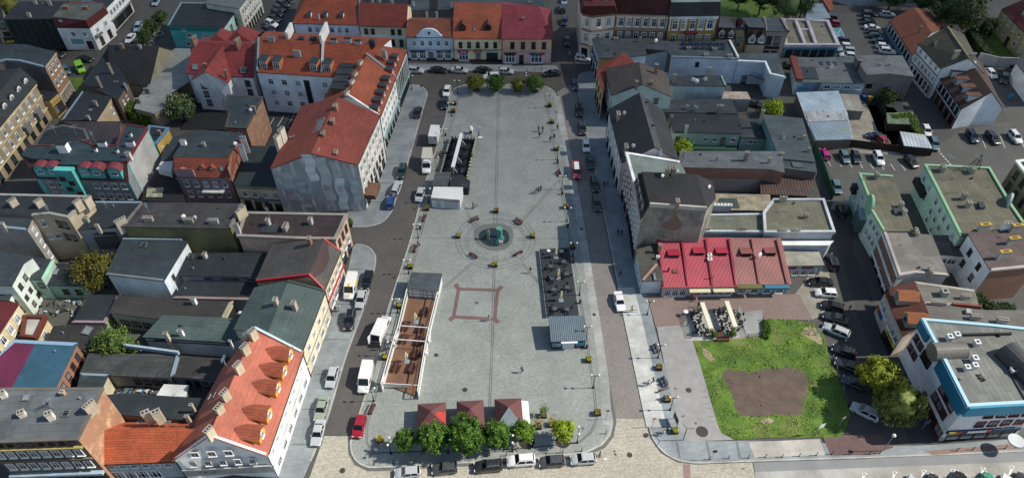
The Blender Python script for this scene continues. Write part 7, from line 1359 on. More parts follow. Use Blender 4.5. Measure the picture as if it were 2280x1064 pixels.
rt = tagit(empty('camera_mast', W(1521, 979, Z1), 0), 'dark mast with three thin arms on the right pavement', 'mast'); bm = new(); tube(bm, (0, 0, 0), (0, 0, 3.6), .07, .05, 6); obj('pole', bm, LAMPM, rt)
for a in (0, 120, 240): bm = new(); tube(bm, (0, 0, 3.5), (1.2 * math.cos(R(a)), 1.2 * math.sin(R(a)), 3.7), .04, n=5); obj('arm', bm, LAMPM, rt)
rt = tagit(empty('notice_board', W(1502, 941, Z1), R(-78)), 'tall dark notice board standing on the right pavement', 'notice board'); bm = new(); [tube(bm, (x, 0, 0), (x, 0, 2.2), .05, n=5) for x in (-.8, .8)]; obj('post', bm, DARK, rt); bm = new(); box(bm, (0, 0, 1.5), (1.7, .08, 1.4)); obj('board', bm, SI('board_brown', '#4a3a30', .7), rt)
rt = tagit(empty('street_lamp', W(1965, 1003, Z1), 0), 'tall lamp with white lantern at the alley mouth', 'street lamp'); bm = new(); tube(bm, (0, 0, 0), (0, 0, 4.6), .07, .05, 6); obj('pole', bm, ZINC, rt); bm = new(); ball(bm, (0, 0, 4.8), .32, 10); obj('globe', bm, GLOBE, rt)
for x, y in [(1570, 871), (1575, 884), (1580, 898), (1585, 908), (1590, 927), (1594, 938)]:
    bm = new(); tube(bm, (0, 0, 0), (0, 0, .9), .03, n=5); PST = mesh('post', bm, ZINC); proto([('post', PST, (0, 0, 0))])('railing_post', 'thin pale post at the left edge of the lawn', 'post', W(x, y, Z1), 0, 'thin posts left of the lawn')
# ------------------------------------------------------------------ people
SKIN = SI('skin', '#b08468', .7); SHOE = SI('shoe', '#17171a', .8)
TR = {'black': SI('trousers_black', '#15171b', .9), 'jeans': SI('trousers_jeans', '#2c4a6e', .9), 'beige': SI('trousers_beige', '#a89a86', .9), 'light': SI('trousers_light', '#b9c0c8', .9)}
HAIR = {'d': SI('hair_dark', '#1a1410', .9), 'b': SI('hair_brown', '#4a3424', .9), 'l': SI('hair_fair', '#a88a5c', .9)}
def skel(pose):
    """joint name -> (position, radius); the figure faces -Y, feet on z = 0"""
    s = pose == 'sit'; hz = .5 if s else .95
    J = {'pel': ((0, 0, hz), .125), 'wst': ((0, 0, hz + .17), .115), 'chs': ((0, .0, hz + .38), .135), 'nk': ((0, 0, hz + .54), .055), 'hd': ((0, -.02, hz + .66), .085), 'top': ((0, -.01, hz + .76), .07)}
    E_ = [('pel', 'wst'), ('wst', 'chs'), ('chs', 'nk'), ('nk', 'hd'), ('hd', 'top')]
    for i, sx in enumerate((-1, 1)):
        k = 'lr'[i]; f = sx if pose == 'walk' else 0
        if s: hip, kn, an, to = (sx * .1, -.05, hz - .02), (sx * .12, -.45, hz), (sx * .12, -.46, .09), (sx * .13, -.62, .05)
        else: hip, kn, an, to = (sx * .1, 0, hz - .06), (sx * .1, -.05 - f * .2, .5), (sx * .1, .04 - f * .27, .09), (sx * .11, -.13 - f * .27, .045)
        J['hip' + k] = (hip, .1); J['kn' + k] = (kn, .068); J['an' + k] = (an, .045); J['to' + k] = (to, .04)
        sh = (sx * .19, 0, hz + .47)
        if pose == 'push' : el, wr, ha = (sx * .23, -.12, hz + .22), (sx * .16, -.38, hz + .18), (sx * .15, -.47, hz + .18)
        elif s: el, wr, ha = (sx * .25, -.05, hz + .22), (sx * .16, -.25, hz + .12), (sx * .14, -.33, hz + .1)
        else: el, wr, ha = (sx * .24, .03 + f * .1, hz + .2), (sx * .25, -.05 + f * .18, hz - .03), (sx * .25, -.07 + f * .2, hz - .12)
        J['sh' + k] = (sh, .07); J['el' + k] = (el, .048); J['wr' + k] = (wr, .034); J['ha' + k] = (ha, .036)
        E_ += [('pel', 'hip' + k), ('hip' + k, 'kn' + k), ('kn' + k, 'an' + k), ('an' + k, 'to' + k), ('chs', 'sh' + k), ('sh' + k, 'el' + k), ('el' + k, 'wr' + k), ('wr' + k, 'ha' + k)]
        d = (Vector(ha) - Vector(wr)).normalized()
        for q in range(4):
            n1 = 'f%d%s' % (q, k); J[n1] = (tuple(Vector(ha) + d * (.075 - abs(q - 1.4) * .008) + Vector((0, (q - 1.5) * .02, 0))), .009); E_.append(('ha' + k, n1))
        J['th' + k] = (tuple(Vector(wr) + d * .06 + Vector((0, -.05, 0))), .01); E_.append(('wr' + k, 'th' + k))
    return J, E_, hz
BOD = {}
for pose in ('walk', 'stand', 'sit', 'push'):
    J, E_, hz = skel(pose); ks = list(J); me = bpy.data.meshes.new('body'); me.from_pydata([J[k][0] for k in ks], [(ks.index(a), ks.index(b)) for a, b in E_], [])
    o = bpy.data.objects.new('tmp', me); COL.objects.link(o); md = o.modifiers.new('skin', 'SKIN'); md.use_smooth_shade = True
    for i, k in enumerate(ks): me.skin_vertices[0].data[i].radius = (J[k][1],) * 2
    me.skin_vertices[0].data[0].use_root = True
    o.modifiers.new('sub', 'SUBSURF').levels = 1
    em = bpy.data.meshes.new_from_object(o.evaluated_get(bpy.context.evaluated_depsgraph_get())); bpy.data.objects.remove(o)
    em.materials.clear()
    for _ in range(4): em.materials.append(SKIN)
    ha = [Vector(J['ha' + k][0]) for k in 'lr']
    for f in em.polygons:
        c = f.center; zz = c.z; armz = abs(c.x) > .165 and zz > hz - .2
        if zz > hz + .57 or min((c - h).length for h in ha) < .1: f.material_index = 0
        elif zz < .085: f.material_index = 3
        elif zz < hz + .04 and not (abs(c.x) > .19): f.material_index = 2
        else: f.material_index = 1
    BOD[pose] = (em, hz)
bm = new(); ball(bm, (0, .015, .02), .108, 8, sz=(.92, 1.05, .95)); bmesh.ops.delete(bm, geom=[v for v in bm.verts if v.co.z < -.01 and v.co.y < .02], context='VERTS'); HAIRM = {k: mesh('hair', bm.copy(), m) for k, m in HAIR.items()}; bm.free()
bm = new(); box(bm, (0, -.098, .0), (.03, .035, .04), tap=.5); box(bm, (-.035, -.085, .03), (.022, .012, .012), mi=1); box(bm, (.035, -.085, .03), (.022, .012, .012), mi=1); box(bm, (0, -.083, -.045), (.045, .012, .012), mi=2); box(bm, (-.088, 0, .01), (.02, .04, .05)); box(bm, (.088, 0, .01), (.02, .04, .05)); FACE = mesh('face', bm, [SKIN, BLACK, SI('lips', '#8a4a44', .7)])
SHIRT = {'black': '#17181c', 'white': '#c9c9c6', 'red': '#b01c2c', 'pink': '#c0206c', 'blue': '#1d5a9a', 'grey': '#5a5c60', 'navy': '#1a2440', 'yellow': '#a89a3c', 'beige': '#b09a84', 'purple': '#5a4a6a'}
def person(x, y, pose, shirt, tr, hair, face, label, z=Z1, k=1., group='people on the square'):
    p = W(x, y, z); me, hz = BOD[pose]; r = tagit(empty('person', p, R(face)), label, 'person', group); m = me.copy()
    for i, q in enumerate((SKIN, CLOTH, TR[tr], SHOE)): m.materials[i] = q
    m.name = 'body'; b = link('body', m, r); b.color = lin(SHIRT[shirt]); b.scale = (k, k, k)
    h = link('hair', HAIRM[hair], r, (0, 0, (hz + .70) * k)); h.scale = (k,) * 3; link('face', FACE, r, (0, -.02 * k, (hz + .68) * k)).scale = (k,) * 3
    return r
person(1268, 126, 'walk', 'white', 'beige', 'b', 100, 'person in white walking across the far right street', .02); person(1277, 150, 'walk', 'grey', 'beige', 'd', -60, 'person in grey and beige walking at the far right crossing', .02)
fam = 'family walking on the right half of the square'
person(1199, 293, 'stand', 'grey', 'black', 'b', 160, 'person in dark grey coat, leftmost of the walking family', group=fam); person(1208, 294, 'stand', 'black', 'jeans', 'd', 170, 'person in black jacket and jeans in the middle of the walking family', group=fam); person(1212, 298, 'walk', 'white', 'light', 'b', 200, 'small person in white jacket, rightmost of the walking family', k=.85, group=fam); person(1201, 307, 'walk', 'black', 'black', 'd', 175, 'person all in black walking in front of the family', group=fam)
person(1225, 316, 'walk', 'black', 'black', 'd', 20, 'person in black walking beside the litter bin at the right edge'); person(1241, 290, 'walk', 'navy', 'black', 'd', 10, 'person in navy on the right kerb strip beside the walking family')
person(1244, 388, 'sit', 'red', 'black', 'd', 95, 'person in red sitting on the right edge bench', k=1.)
trio = 'three people walking together'
person(1194, 432, 'walk', 'black', 'light', 'd', -50, 'person in dark top and pale trousers, lowest of the three walking together', group=trio); person(1199, 429, 'walk', 'black', 'black', 'b', -50, 'person in black in the middle of the three walking together', group=trio); person(1204, 426, 'walk', 'navy', 'black', 'd', -50, 'person in navy at the upper right of the three walking together', group=trio)
person(1053, 464, 'push', 'black', 'black', 'd', 80, 'person in black pushing a bicycle right of the white kiosk'); person(1157, 498, 'sit', 'pink', 'pink' if 0 else 'black', 'd', -40, 'person in bright pink sitting on the upper right ring bench')
person(1345, 417, 'walk', 'black', 'black', 'd', 10, 'person in black on the shaded right pavement, left of a pair'); person(1352, 415, 'walk', 'grey', 'jeans', 'b', 10, 'person in grey on the shaded right pavement, right of a pair'); person(1375, 524, 'walk', 'black', 'black', 'd', 190, 'person in black low on the shaded right pavement'); person(1383, 525, 'walk', 'navy', 'jeans', 'd', 190, 'person in navy beside the black-clad one low on the shaded pavement')
person(1181, 608, 'walk', 'black', 'beige', 'd', -30, 'person in black top walking left of the dark cafe terrace'); person(1089, 714, 'walk', 'navy', 'light', 'b', 90, 'person in dark top and pale trousers at the lower right of the brick-red square'); person(1381, 613, 'walk', 'black', 'black', 'd', 60, 'person in black crossing at the shadow edge of the right road', .02)
person(1406, 694, 'walk', 'yellow', 'black', 'd', -90, 'person with yellow top beside the white taxi'); person(1538, 668, 'stand', 'red', 'jeans', 'b', 180, 'person in bright red in front of the crimson shop row'); person(1547, 671, 'walk', 'pink', 'beige', 'l', 190, 'child in pink beside the person in red', k=.7); person(1554, 684, 'stand', 'black', 'black', 'd', 0, 'person in black at the top of the left canvas awning')
person(748, 694, 'stand', 'navy', 'jeans', 'd', 20, 'person in navy by the house wall, left of a pair', k=1.); person(757, 692, 'stand', 'white', 'light', 'l', -30, 'person in pale clothes by the house wall, right of a pair'); person(846, 779, 'push', 'black', 'black', 'd', 200, 'person in black loading at the open rear of the white van', .02)
person(1162, 829, 'walk', 'black', 'jeans', 'd', -60, 'person in black jacket and blue jeans walking alone low on the square'); person(1443, 858, 'walk', 'white', 'black', 'b', -80, 'person in white top walking on the right pavement, left of a couple'); person(1453, 852, 'walk', 'black', 'jeans', 'd', -80, 'person in black walking on the right pavement, right of a couple')
person(1476, 847, 'sit', 'blue', 'jeans', 'd', -75, 'person in blue sitting on the right pavement bench, upper one'); person(1479, 856, 'sit', 'blue', 'jeans', 'b', -75, 'person in blue sitting on the right pavement bench, lower one'); person(1470, 873, 'sit', 'red', 'black', 'b', -90, 'small person in red beside the bicycle on the right pavement', k=.8); person(1477, 889, 'sit', 'blue', 'beige', 'd', -80, 'person in blue sitting beside the flower box on the right pavement')
person(1476, 968, 'walk', 'white', 'light', 'b', -70, 'person in white bending at the near right corner'); person(1484, 963, 'stand', 'black', 'black', 'd', -70, 'person in black behind the one in white at the near right corner'); person(1335, 1016, 'push', 'navy', 'jeans', 'd', -100, 'person in navy with a scooter behind the near silver hatchback', .02)
person(1889, 692, 'walk', 'purple', 'black', 'd', 120, 'person in purple walking in the shaded alley', .02); person(1459, 778, 'sit', 'blue', 'jeans', 'd', -75, 'person in blue on the bench below the cafe path'); person(930, 546, 'sit', 'black', 'black', 'd', 80, 'person in black sitting on the left edge bench')
person(1028, 386, 'sit', 'blue', 'black', 'b', 30, 'person in blue seated in the black cafe terrace', .3); person(1021, 388, 'sit', 'black', 'jeans', 'd', -60, 'person in black seated in the black cafe terrace', .3)
# bicycles
def bike(x, y, rz, label, z=Z1):
    r = tagit(empty('bicycle', W(x, y, z), R(rz)), label, 'bicycle')
    for sx in (-.52, .52):
        bm = new(); n = 16; pts = [Vector((sx + .33 * math.cos(2 * math.pi * i / n), 0, .34 + .33 * math.sin(2 * math.pi * i / n))) for i in range(n)]
        for i in range(n): tube(bm, pts[i], pts[(i + 1) % n], .022, n=4, cap=False)
        for i in range(0, n, 2): tube(bm, (sx, 0, .34), pts[i], .006, n=3, cap=False)
        obj('wheel', bm, BLACK, r)
    bm = new(); K = [(-.52, .34), (-.1, .32), (-.2, .8), (.36, .82), (.52, .34), (.33, .95)]
    for a, b in ((0, 1), (0, 2), (1, 2), (2, 3), (1, 3), (3, 4), (3, 5)): tube(bm, (K[a][0], 0, K[a][1]), (K[b][0], 0, K[b][1]), .022, n=5)
    tube(bm, (.33, -.25, .98), (.33, .25, .98), .02, n=5); obj('frame', bm, DARK, r); bm = new(); box(bm, (-.22, 0, .86), (.24, .14, .06), tap=.7); obj('saddle', bm, BLACK, r)
bike(1176, 926, 20, 'bicycle leaning at the right side of the red tents'); bike(1058, 463, 40, 'bicycle pushed by the person in black beside the white kiosk'); bike(1480, 868, 20, 'bicycle standing with the small person in red'); bike(1330, 1018, 5, 'scooter-like bicycle behind the near silver hatchback', .02)
# ------------------------------------------------------------------ fountain
r = tagit(empty('fountain', CC), 'bronze and stone fountain with turquoise sculptures in a wet hollow', 'fountain')
bm = new(); pr = smooth_closed([W(x, y, .12) - CC for x, y in [(1062, 505), (1100, 497), (1135, 505), (1143, 528), (1130, 552), (1095, 558), (1066, 545), (1055, 525)]], 5); f = bm.faces.new([bm.verts.new((p.x, p.y, .02)) for p in pr]); bm.normal_update(); f.normal.z < 0 and f.normal_flip(); obj('basin_floor', bm, mat('sett', '#70756f', br=.4), r)
bm = new(); pr = smooth_closed([W(x, y, .12) - CC for x, y in [(1072, 515), (1095, 508), (1125, 512), (1134, 530), (1125, 543), (1095, 549), (1074, 540), (1066, 527)]], 5); f = bm.faces.new([bm.verts.new((p.x, p.y, .035)) for p in pr]); bm.normal_update(); f.normal.z < 0 and f.normal_flip(); WT = SI('fountain_water', '#2a3638', .15); obj('water', bm, WT, r)
VERD = SI('verdigris', '#5b9a8a', .7, .1)
def blade(px_, py_, pts, th, m, nm, rz=0):
    bm = new(); q = W(px_, py_, .12) - CC; A_ = [bm.verts.new((x, -th / 2, z)) for x, z in pts]; B_ = [bm.verts.new((x, th / 2, z)) for x, z in pts]; n = len(pts)
    bm.faces.new(A_); bm.faces.new(B_[::-1]); [bm.faces.new([A_[i], B_[i], B_[(i + 1) % n], A_[(i + 1) % n]]) for i in range(n)]; RN(bm)
    o = obj(nm, bm, m, r); o.location = q; o.rotation_euler.z = R(rz)
blade(1112, 528, [(-.5, 0), (.3, 0), (.45, 1.2), (.7, 2.4), (.1, 2.9), (-.7, 2.8), (-.5, 2.3), (.1, 2.3), (-.05, 1.2)], .9, VERD, 'sculpture', 65); blade(1112, 541, [(-.9, 0), (.2, 0), (.8, .7), (1., 1.5), (.4, 1.3), (-.4, .7)], .8, VERD, 'sculpture', 20); blade(1088, 532, [(-.35, 0), (.35, 0), (.2, 1.6), (.05, 2.4), (-.3, 2.5), (-.2, 1.2)], .5, VERD, 'sculpture', 80)
bm = new(); box(bm, (0, 0, .5), (.9, .8, 1.), tap=.8); o = obj('stone', bm, P('#a89a92'), r); o.location = W(1115, 544, .12) - CC
bm = new(); box(bm, (0, 0, .6), (.6, .7, 1.2), tap=.7); o = obj('stone', bm, P('#6a5c50'), r); o.location = W(1087, 533, .12) - CC
bm = new(); ball(bm, (0, 0, 2.5), .22, 8); o = obj('red_figure', bm, SI('red_ball', '#a02634', .6), r); o.location = W(1088, 531, .12) - CC
# ------------------------------------------------------------------ kiosks, terraces and tents
b = Bld(B1, 'white container kiosk with round blue emblem and closed grey shutter', [(1560, 702, 2.7), (1815, 722, 2.7), (1842, 606, 2.7), (1584, 602, 2.7)], 'flat', SI('kiosk_white', '#c9cdd2', .6), MP('#c9cac8', var=.1), 'container_kiosk', 'kiosk', over=.05)
b.band(0, 1.3, 1.8, SI('shutter_grey', '#a8acb0', .6), .06, .45, .92, 'shutter'); bm = new(); n = 24
for i in range(n): tube(bm, (.55 * math.cos(2 * math.pi * i / n), 0, .55 * math.sin(2 * math.pi * i / n)), (.55 * math.cos(2 * math.pi * (i + 1) / n), 0, .55 * math.sin(2 * math.pi * (i + 1) / n)), .04, n=4, cap=False)
box(bm, (0, 0, .05), (.3, .04, .45), tap=.5); box(bm, (0, 0, -.72), (1.1, .04, .12)); a0, a1, nr = b.edge(0); o = obj('emblem', bm, SI('emblem_blue', '#4d7394', .6), b.root); p = a0.lerp(a1, .24); o.location = Vector((p.x, p.y, 1.5)) + nr * .04 - b.o; o.rotation_euler.z = math.atan2(nr.x, -nr.y)
b.rail((1562, 700, 2.75), (1812, 720, 2.75), .12, .1, SI('kiosk_rust', '#8a7a6c', .8), 'edge_profile')
Bld(B1, 'grey-roofed serving hut behind the white container kiosk', [(1575, 588, 2.5), (1700, 592, 2.5), (1728, 476, 2.5), (1612, 474, 2.5)], 'flat', SI('hut_grey', '#3a4044', .8), MF('#474c4e'), 'serving_hut', 'hut')
def deck(t, pts, z, m, name, label, cat='terrace'):
    bm = new(); P_ = [t(x, y, z) for x, y in pts]; c = sum(P_, Vector()) / len(P_); c.z = Z1; prism(bm, P_, .1, z); uvs(bm); r = tagit(empty(name, c), label, cat); obj('deck', bm, m, r, c); return r, c
TBLK = SI('table_black', '#1c1e20', .6); TGRY = SI('table_grey', '#4d5357', .5)
def cafe_table(x, y, t, z, label, m, group, chairs=3, rz=0):
    p = t(x, y, z); r = tagit(empty('cafe_table', p, R(rz)), label, 'table', group); bm = new(); box(bm, (0, 0, .72), (.8, .8, .05)); obj('tabletop', bm, m, r); bm = new(); tube(bm, (0, 0, 0), (0, 0, .7), .05, n=6); tube(bm, (0, 0, 0), (0, 0, .03), .3, n=8); obj('leg', bm, DARK, r)
    for k in range(chairs):
        a = 2 * math.pi * k / chairs + .4; c = tagit(empty('cafe_chair', p + Vector((math.cos(a + R(rz)), math.sin(a + R(rz)), 0)) * .85, a + R(rz) - math.pi / 2), 'dark cafe chair standing at a terrace table', 'chair', 'dark cafe chairs'); bm = new(); box(bm, (0, 0, .45), (.42, .42, .05)); obj('seat', bm, TBLK, c); bm = new(); box(bm, (0, .2, .7), (.42, .04, .45)); obj('backrest', bm, TBLK, c)
        bm = new(); [tube(bm, (x_, y_, 0), (x_, y_, .45), .02, n=4) for x_ in (-.18, .18) for y_ in (-.18, .18)]; obj('legs', bm, DARK, c)
def parasol(x, y, z, h, label, t=None, color='#c9bd96'):
    p = (t or T(0, 0))(x, y, z); r = tagit(empty('closed_parasol', p), label, 'parasol', 'closed parasols'); bm = new(); tube(bm, (0, 0, 0), (0, 0, h), .035, n=6); obj('pole', bm, ZINC, r)
    bm = new(); n = 10; rg = []
    for k, (zz, rr) in enumerate(((.95, .12), (1.2, .3), (1.8, .28), (h - .5, .2), (h - .15, .16), (h, .05))): rg.append([Vector((math.cos(2 * math.pi * i / n) * rr * (1.25 if i % 2 else .8), math.sin(2 * math.pi * i / n) * rr * (1.25 if i % 2 else .8), zz)) for i in range(n)])
    loft(bm, rg); obj('canopy', bm, SI('canvas_' + color[1:], color, .9), r); bm = new(); box(bm, (0, 0, .06), (.9, .9, .12)); obj('base', bm, MP('#7d8a92'), r)
# black cafe terrace with awning spine
r, c = deck(B1, [(1735, 160), (1955, 172), (1925, 320), (1865, 560), (1640, 470), (1690, 300)], .3, mat('wood', '#1b1d1f', rot=12), 'cafe_terrace', 'black-floored cafe terrace with a long white awning and flower-trimmed fence')
def bar(parent, c, t, a, b, w, h, m, name):
    p, q = t(*a), t(*b); d = q - p; bm = new(); L_ = d.length; box(bm, (0, 0, 0), (L_, w, h)); o = obj(name, bm, m, parent); o.location = (p + q) / 2 - c; o.rotation_euler = (0, -math.asin(d.z / L_), math.atan2(d.y, d.x)); return o
bar(r, c, B1, (1830, 128, 2.7), (1752, 428, 2.7), .75, .35, SI('awning_white', '#d5d7d8', .6), 'awning')
for a in ((1838, 190), (1800, 340), (1760, 430)): bar(r, c, B1, (*a, 2.6), (a[0] + 30, a[1] + 40, 1.6), .06, .06, WHITE, 'awning_arm'); bar(r, c, B1, (a[0], a[1] + 60, .3), (a[0], a[1], 2.6), .1, .1, WHITE, 'awning_leg')
FENW = SI('fence_white', '#b9c0c6', .7)
for a, b_ in (((1738, 160), (1955, 172)), ((1735, 160), (1692, 300)), ((1692, 300), (1645, 470)), ((1960, 175), (1925, 320)), ((1925, 320), (1870, 560))):
    bar(r, c, B1, (*a, .75), (*b_, .75), .08, .9, SI('fence_dark', '#22272a', .7) if a[0] != 1738 else FENW, 'fence_panel')
    for k in range(9):
        u = k / 8; p = B1(a[0] + (b_[0] - a[0]) * u, a[1] + (b_[1] - a[1]) * u, 1.3); bm = new(); box(bm, (0, 0, 0), (.3, .3, .25)); o = obj('flower_pot', bm, WHITE, r); o.location = p - c
    bm = new()
    for k in range(140):
        u = random.random(); p = B1(a[0] + (b_[0] - a[0]) * u, a[1] + (b_[1] - a[1]) * u, 1.4) - c + Vector((random.gauss(0, .12), random.gauss(0, .12), random.gauss(.05, .12))); s = .08; d1 = Vector((random.gauss(0, 1), random.gauss(0, 1), random.gauss(0, 1))).normalized(); d2 = d1.orthogonal().normalized(); bm.faces.new([bm.verts.new(p + d1 * s), bm.verts.new(p + d2 * s), bm.verts.new(p - d1 * s), bm.verts.new(p - d2 * s)])
    obj('fence_flowers', bm, SI('leaf_green' if a[0] < 1900 else 'petal_lightgreen', '#4a6425', .9), r)
for k, (x, y) in enumerate([(1780, 200), (1890, 190), (1760, 270), (1870, 265), (1730, 340), (1860, 335), (1710, 410), (1830, 410), (1690, 470), (1850, 470)]): cafe_table(x, y, B1, .3, 'black square table on the awning terrace left of the square', TBLK, 'black tables on the awning terrace', 4, k * 20)
Bld(B1, 'flat black pergola roof at the foot of the awning terrace', [(1730, 600, 2.3), (1890, 606, 2.3), (1902, 555, 2.3), (1835, 500, 2.3), (1750, 505, 2.3)], 'flat', SI('hut_dark', '#202426', .8), MF('#24282b'), 'pergola', 'pergola')
rt = tagit(empty('ice_cream_sign', B1(1915, 125, Z1)), 'tall white ice-cream shaped figure beside the awning terrace', 'sign'); bm = new(); loft(bm, [[Vector((math.cos(2 * math.pi * i / 10) * rr, math.sin(2 * math.pi * i / 10) * rr, z)) for i in range(10)] for z, rr in ((0, .35), (.8, .5), (1.3, .62), (1.7, .5), (2.1, .2))]); obj('figure', bm, WHITE, rt); bm = new(); box(bm, (0, -.5, .7), (.5, .1, .9)); obj('opening', bm, BLACK, rt)
rt = tagit(empty('flag_banner', B1(1985, 165, Z1)), 'white and red fan-shaped advertising flag beside the awning terrace', 'flag'); bm = new(); tube(bm, (0, 0, 0), (0, 0, 2.6), .04, n=5); obj('pole', bm, WHITE, rt); bm = new(); box(bm, (0, 0, 1.3), (.3, .06, 1.6)); obj('red_panel', bm, RED, rt); bm = new(); tube(bm, (0, -.04, 2.5), (0, .04, 2.5), .75, n=14); obj('white_head', bm, WHITE, rt); bm = new(); box(bm, (.3, 0, .1), (1., .7, .12)); obj('foot', bm, WHITE, rt)
# white-framed beer garden with hut
r, c = deck(B2, [(1346, 520), (1606, 545), (1420, 1395), (1105, 1275)], .35, mat('wood', '#74543f', rot=76), 'beer_garden', 'beer garden with brown plank floor inside a white timber frame', 'beer garden')
WF = SI('frame_white', '#d6d6d2', .7)
fl = [(1345, 440), (1265, 770), (1225, 890), (1112, 1285)]; fr = [(1618, 465), (1538, 790), (1512, 912), (1438, 1350)]
for L_ in (fl, fr):
    for a, b_ in zip(L_, L_[1:]): bar(r, c, B2, (*a, 2.6), (*b_, 2.6), .16, .16, WF, 'beam')
for i in (1, 2): bar(r, c, B2, (*fl[i], 2.6), (*fr[i], 2.6), .14, .16, WF, 'cross_beam')
bar(r, c, B2, (1112, 1282, 1.4), (1438, 1300, 1.4), .1, .1, WF, 'cross_beam')
for L_ in (fl, fr):
    for (x, y) in L_:
        q = B2(x, y, 2.6); bm = new(); box(bm, (0, 0, 0), (.16, .16, 2.5)); o = obj('post', bm, WF, r); o.location = Vector((q.x, q.y, 1.35)) - c
    for a, b_ in zip(L_, L_[1:]):
        q0, q1 = B2(*a, 2.6), B2(*b_, 2.6); d = q1 - q0; n = max(2, int(d.length / 1.6)); bm = new(); L2 = d.length
        for zz in (.9, 1.35): box(bm, (0, 0, zz), (L2, .06, .08))
        for k in range(n * 2): box(bm, ((k + .5) / (n * 2) * L2 - L2 / 2, 0, 1.1), (.06, .05, .5))
        box(bm, (0, 0, .5), (L2, .05, .7)); o = obj('railing', bm, WF, r); m_ = (q0 + q1) / 2; o.location = Vector((m_.x, m_.y, 0.1)) - c; o.rotation_euler.z = math.atan2(d.y, d.x)
q0, q1 = B2(1112, 1282, 1.4), B2(1350, 1295, 1.4); d = q1 - q0; bm = new(); [box(bm, (0, 0, .2 + k * .17), (d.length, .06, .15)) for k in range(7)]; o = obj('front_boarding', bm, WF, r); m_ = (q0 + q1) / 2; o.location = Vector((m_.x, m_.y, .12)) - c; o.rotation_euler.z = math.atan2(d.y, d.x)
def curtain(a, z0, z1, w, k):
    q = B2(*a, 2.6); bm = new(); n = 10; V = []
    for j in range(n + 1):
        u = j / n; V.append([bm.verts.new((sx * w * (.25 + .75 * u ** 2) / 2 + .06 * math.sin(7 * u + sx), .1 * math.sin(5 * sx + 4 * u), z0 + (z1 - z0) * u)) for sx in (-1, -.5, 0, .5, 1)])
    for j in range(n):
        for i in range(4): bm.faces.new([V[j][i], V[j][i + 1], V[j + 1][i + 1], V[j + 1][i]])
    o = obj('canvas_curtain', bm, WF, r); o.location = Vector((q.x, q.y, 0)) - c; o.rotation_euler.z = R(k)
for a, w in (((1245, 850), 2.2), ((1235, 900), 1.6), ((1545, 860), 2.2), ((1520, 970), 2.2), ((1130, 1220), 2.)): curtain(a, .5, 2.55, w, 76)
b = Bld(B2, 'grey-roofed hut with white and brown timbered front at the head of the beer garden', [(1345, 436, 2.7), (1620, 462, 2.7), (1652, 312, 2.9), (1388, 300, 2.9)], 'flat', SI('hut_white', '#cfcfcc', .7), MF('#434c50', rh=.8), 'beer_hut', 'hut', over=.12)
for u in (.02, .15, .42, .5, .62, .8, .97): b.band(0, 1.4, 2.4, BROWNF, .06, u, u + .012, 'timber')
for z in (.4, 1.3, 2.1): b.band(0, z, .07, BROWNF, .065, 0, 1, 'timber')
PW = SI('picnic_wood', '#4a2a1e', .7)
bm = new(); box(bm, (0, 0, .74), (.75, 1.8, .06)); PT = mesh('tabletop', bm, PW); bm = new(); box(bm, (0, 0, .44), (.28, 1.8, .05)); PB = mesh('seat', bm, PW); bm = new(); box(bm, (0, 0, .38), (1.5, .08, .08)); [tube(bm, (sx * .25, 0, .72), (sx * .6, 0, 0), .04, n=4) for sx in (-1, 1)]; PLG = mesh('leg', bm, PW)
pic = proto([('tabletop', PT, (0, 0, 0)), ('seat', PB, (-.65, 0, 0)), ('seat', PB, (.65, 0, 0)), ('leg', PLG, (0, -.7, 0)), ('leg', PLG, (0, .7, 0))])
for x, y, l in [(1510, 660, 'right side, nearest the hut'), (1328, 790, 'left side under the first cross beam'), (1470, 810, 'right side under the first cross beam'), (1318, 900, 'left side under the second cross beam'), (1455, 920, 'right side under the second cross beam'), (1425, 1040, 'right side, beside the near parasol'), (1250, 1155, 'left side, nearest the camera'), (1388, 1160, 'right side, nearest the camera')]: pic('picnic_table', 'brown picnic table in the beer garden, ' + l, 'picnic table', B2(x, y, .35), R(-14), 'picnic tables in the beer garden')
parasol(1425, 740, .35, 2.7, 'closed cream parasol on the upper half of the beer garden', B2); parasol(1345, 1090, .35, 2.7, 'closed cream parasol on the lower half of the beer garden', B2)
# dark cafe terrace and corrugated kiosk
r, c = deck(C2, [(250, 90), (508, 76), (600, 700), (318, 700)], .25, mat('wood', '#2c3236', rot=-12), 'cafe_terrace', 'dark plank cafe terrace above the corrugated-roof kiosk')
for x, y in ((268, 150), (290, 380), (310, 540)): bar(r, c, C2, (x, y + 40, .25), (x, y - 60, 1.6), .06, .06, BROWNF, 'fence_post')
bar(r, c, C2, (252, 90, .7), (318, 690, .7), .05, .7, SI('fence_dark', '#22272a', .7), 'fence_panel')
parasol(392, 165, .25, 2.8, 'closed cream parasol, uppermost on the dark terrace', C2); parasol(412, 352, .25, 2.8, 'closed cream parasol, middle one on the dark terrace', C2); parasol(436, 548, .25, 2.8, 'closed cream parasol, lowest on the dark terrace', C2)
for k, (x, y) in enumerate([(440, 130), (460, 220), (340, 262), (485, 330), (355, 370), (370, 470), (490, 450), (380, 640), (490, 645)]): cafe_table(x, y, C2, .25, 'grey square table on the dark terrace above the kiosk', TGRY, 'grey tables on the dark terrace', 3, k * 31)
rt = tagit(empty('round_table', C2(325, 135, .25)), 'white round bar table on the dark terrace', 'table'); bm = new(); tube(bm, (0, 0, 1.), (0, 0, 1.06), .36, n=14); obj('tabletop', bm, WHITE, rt); bm = new(); tube(bm, (0, 0, 0), (0, 0, 1.), .05, n=6); obj('leg', bm, DARK, rt)
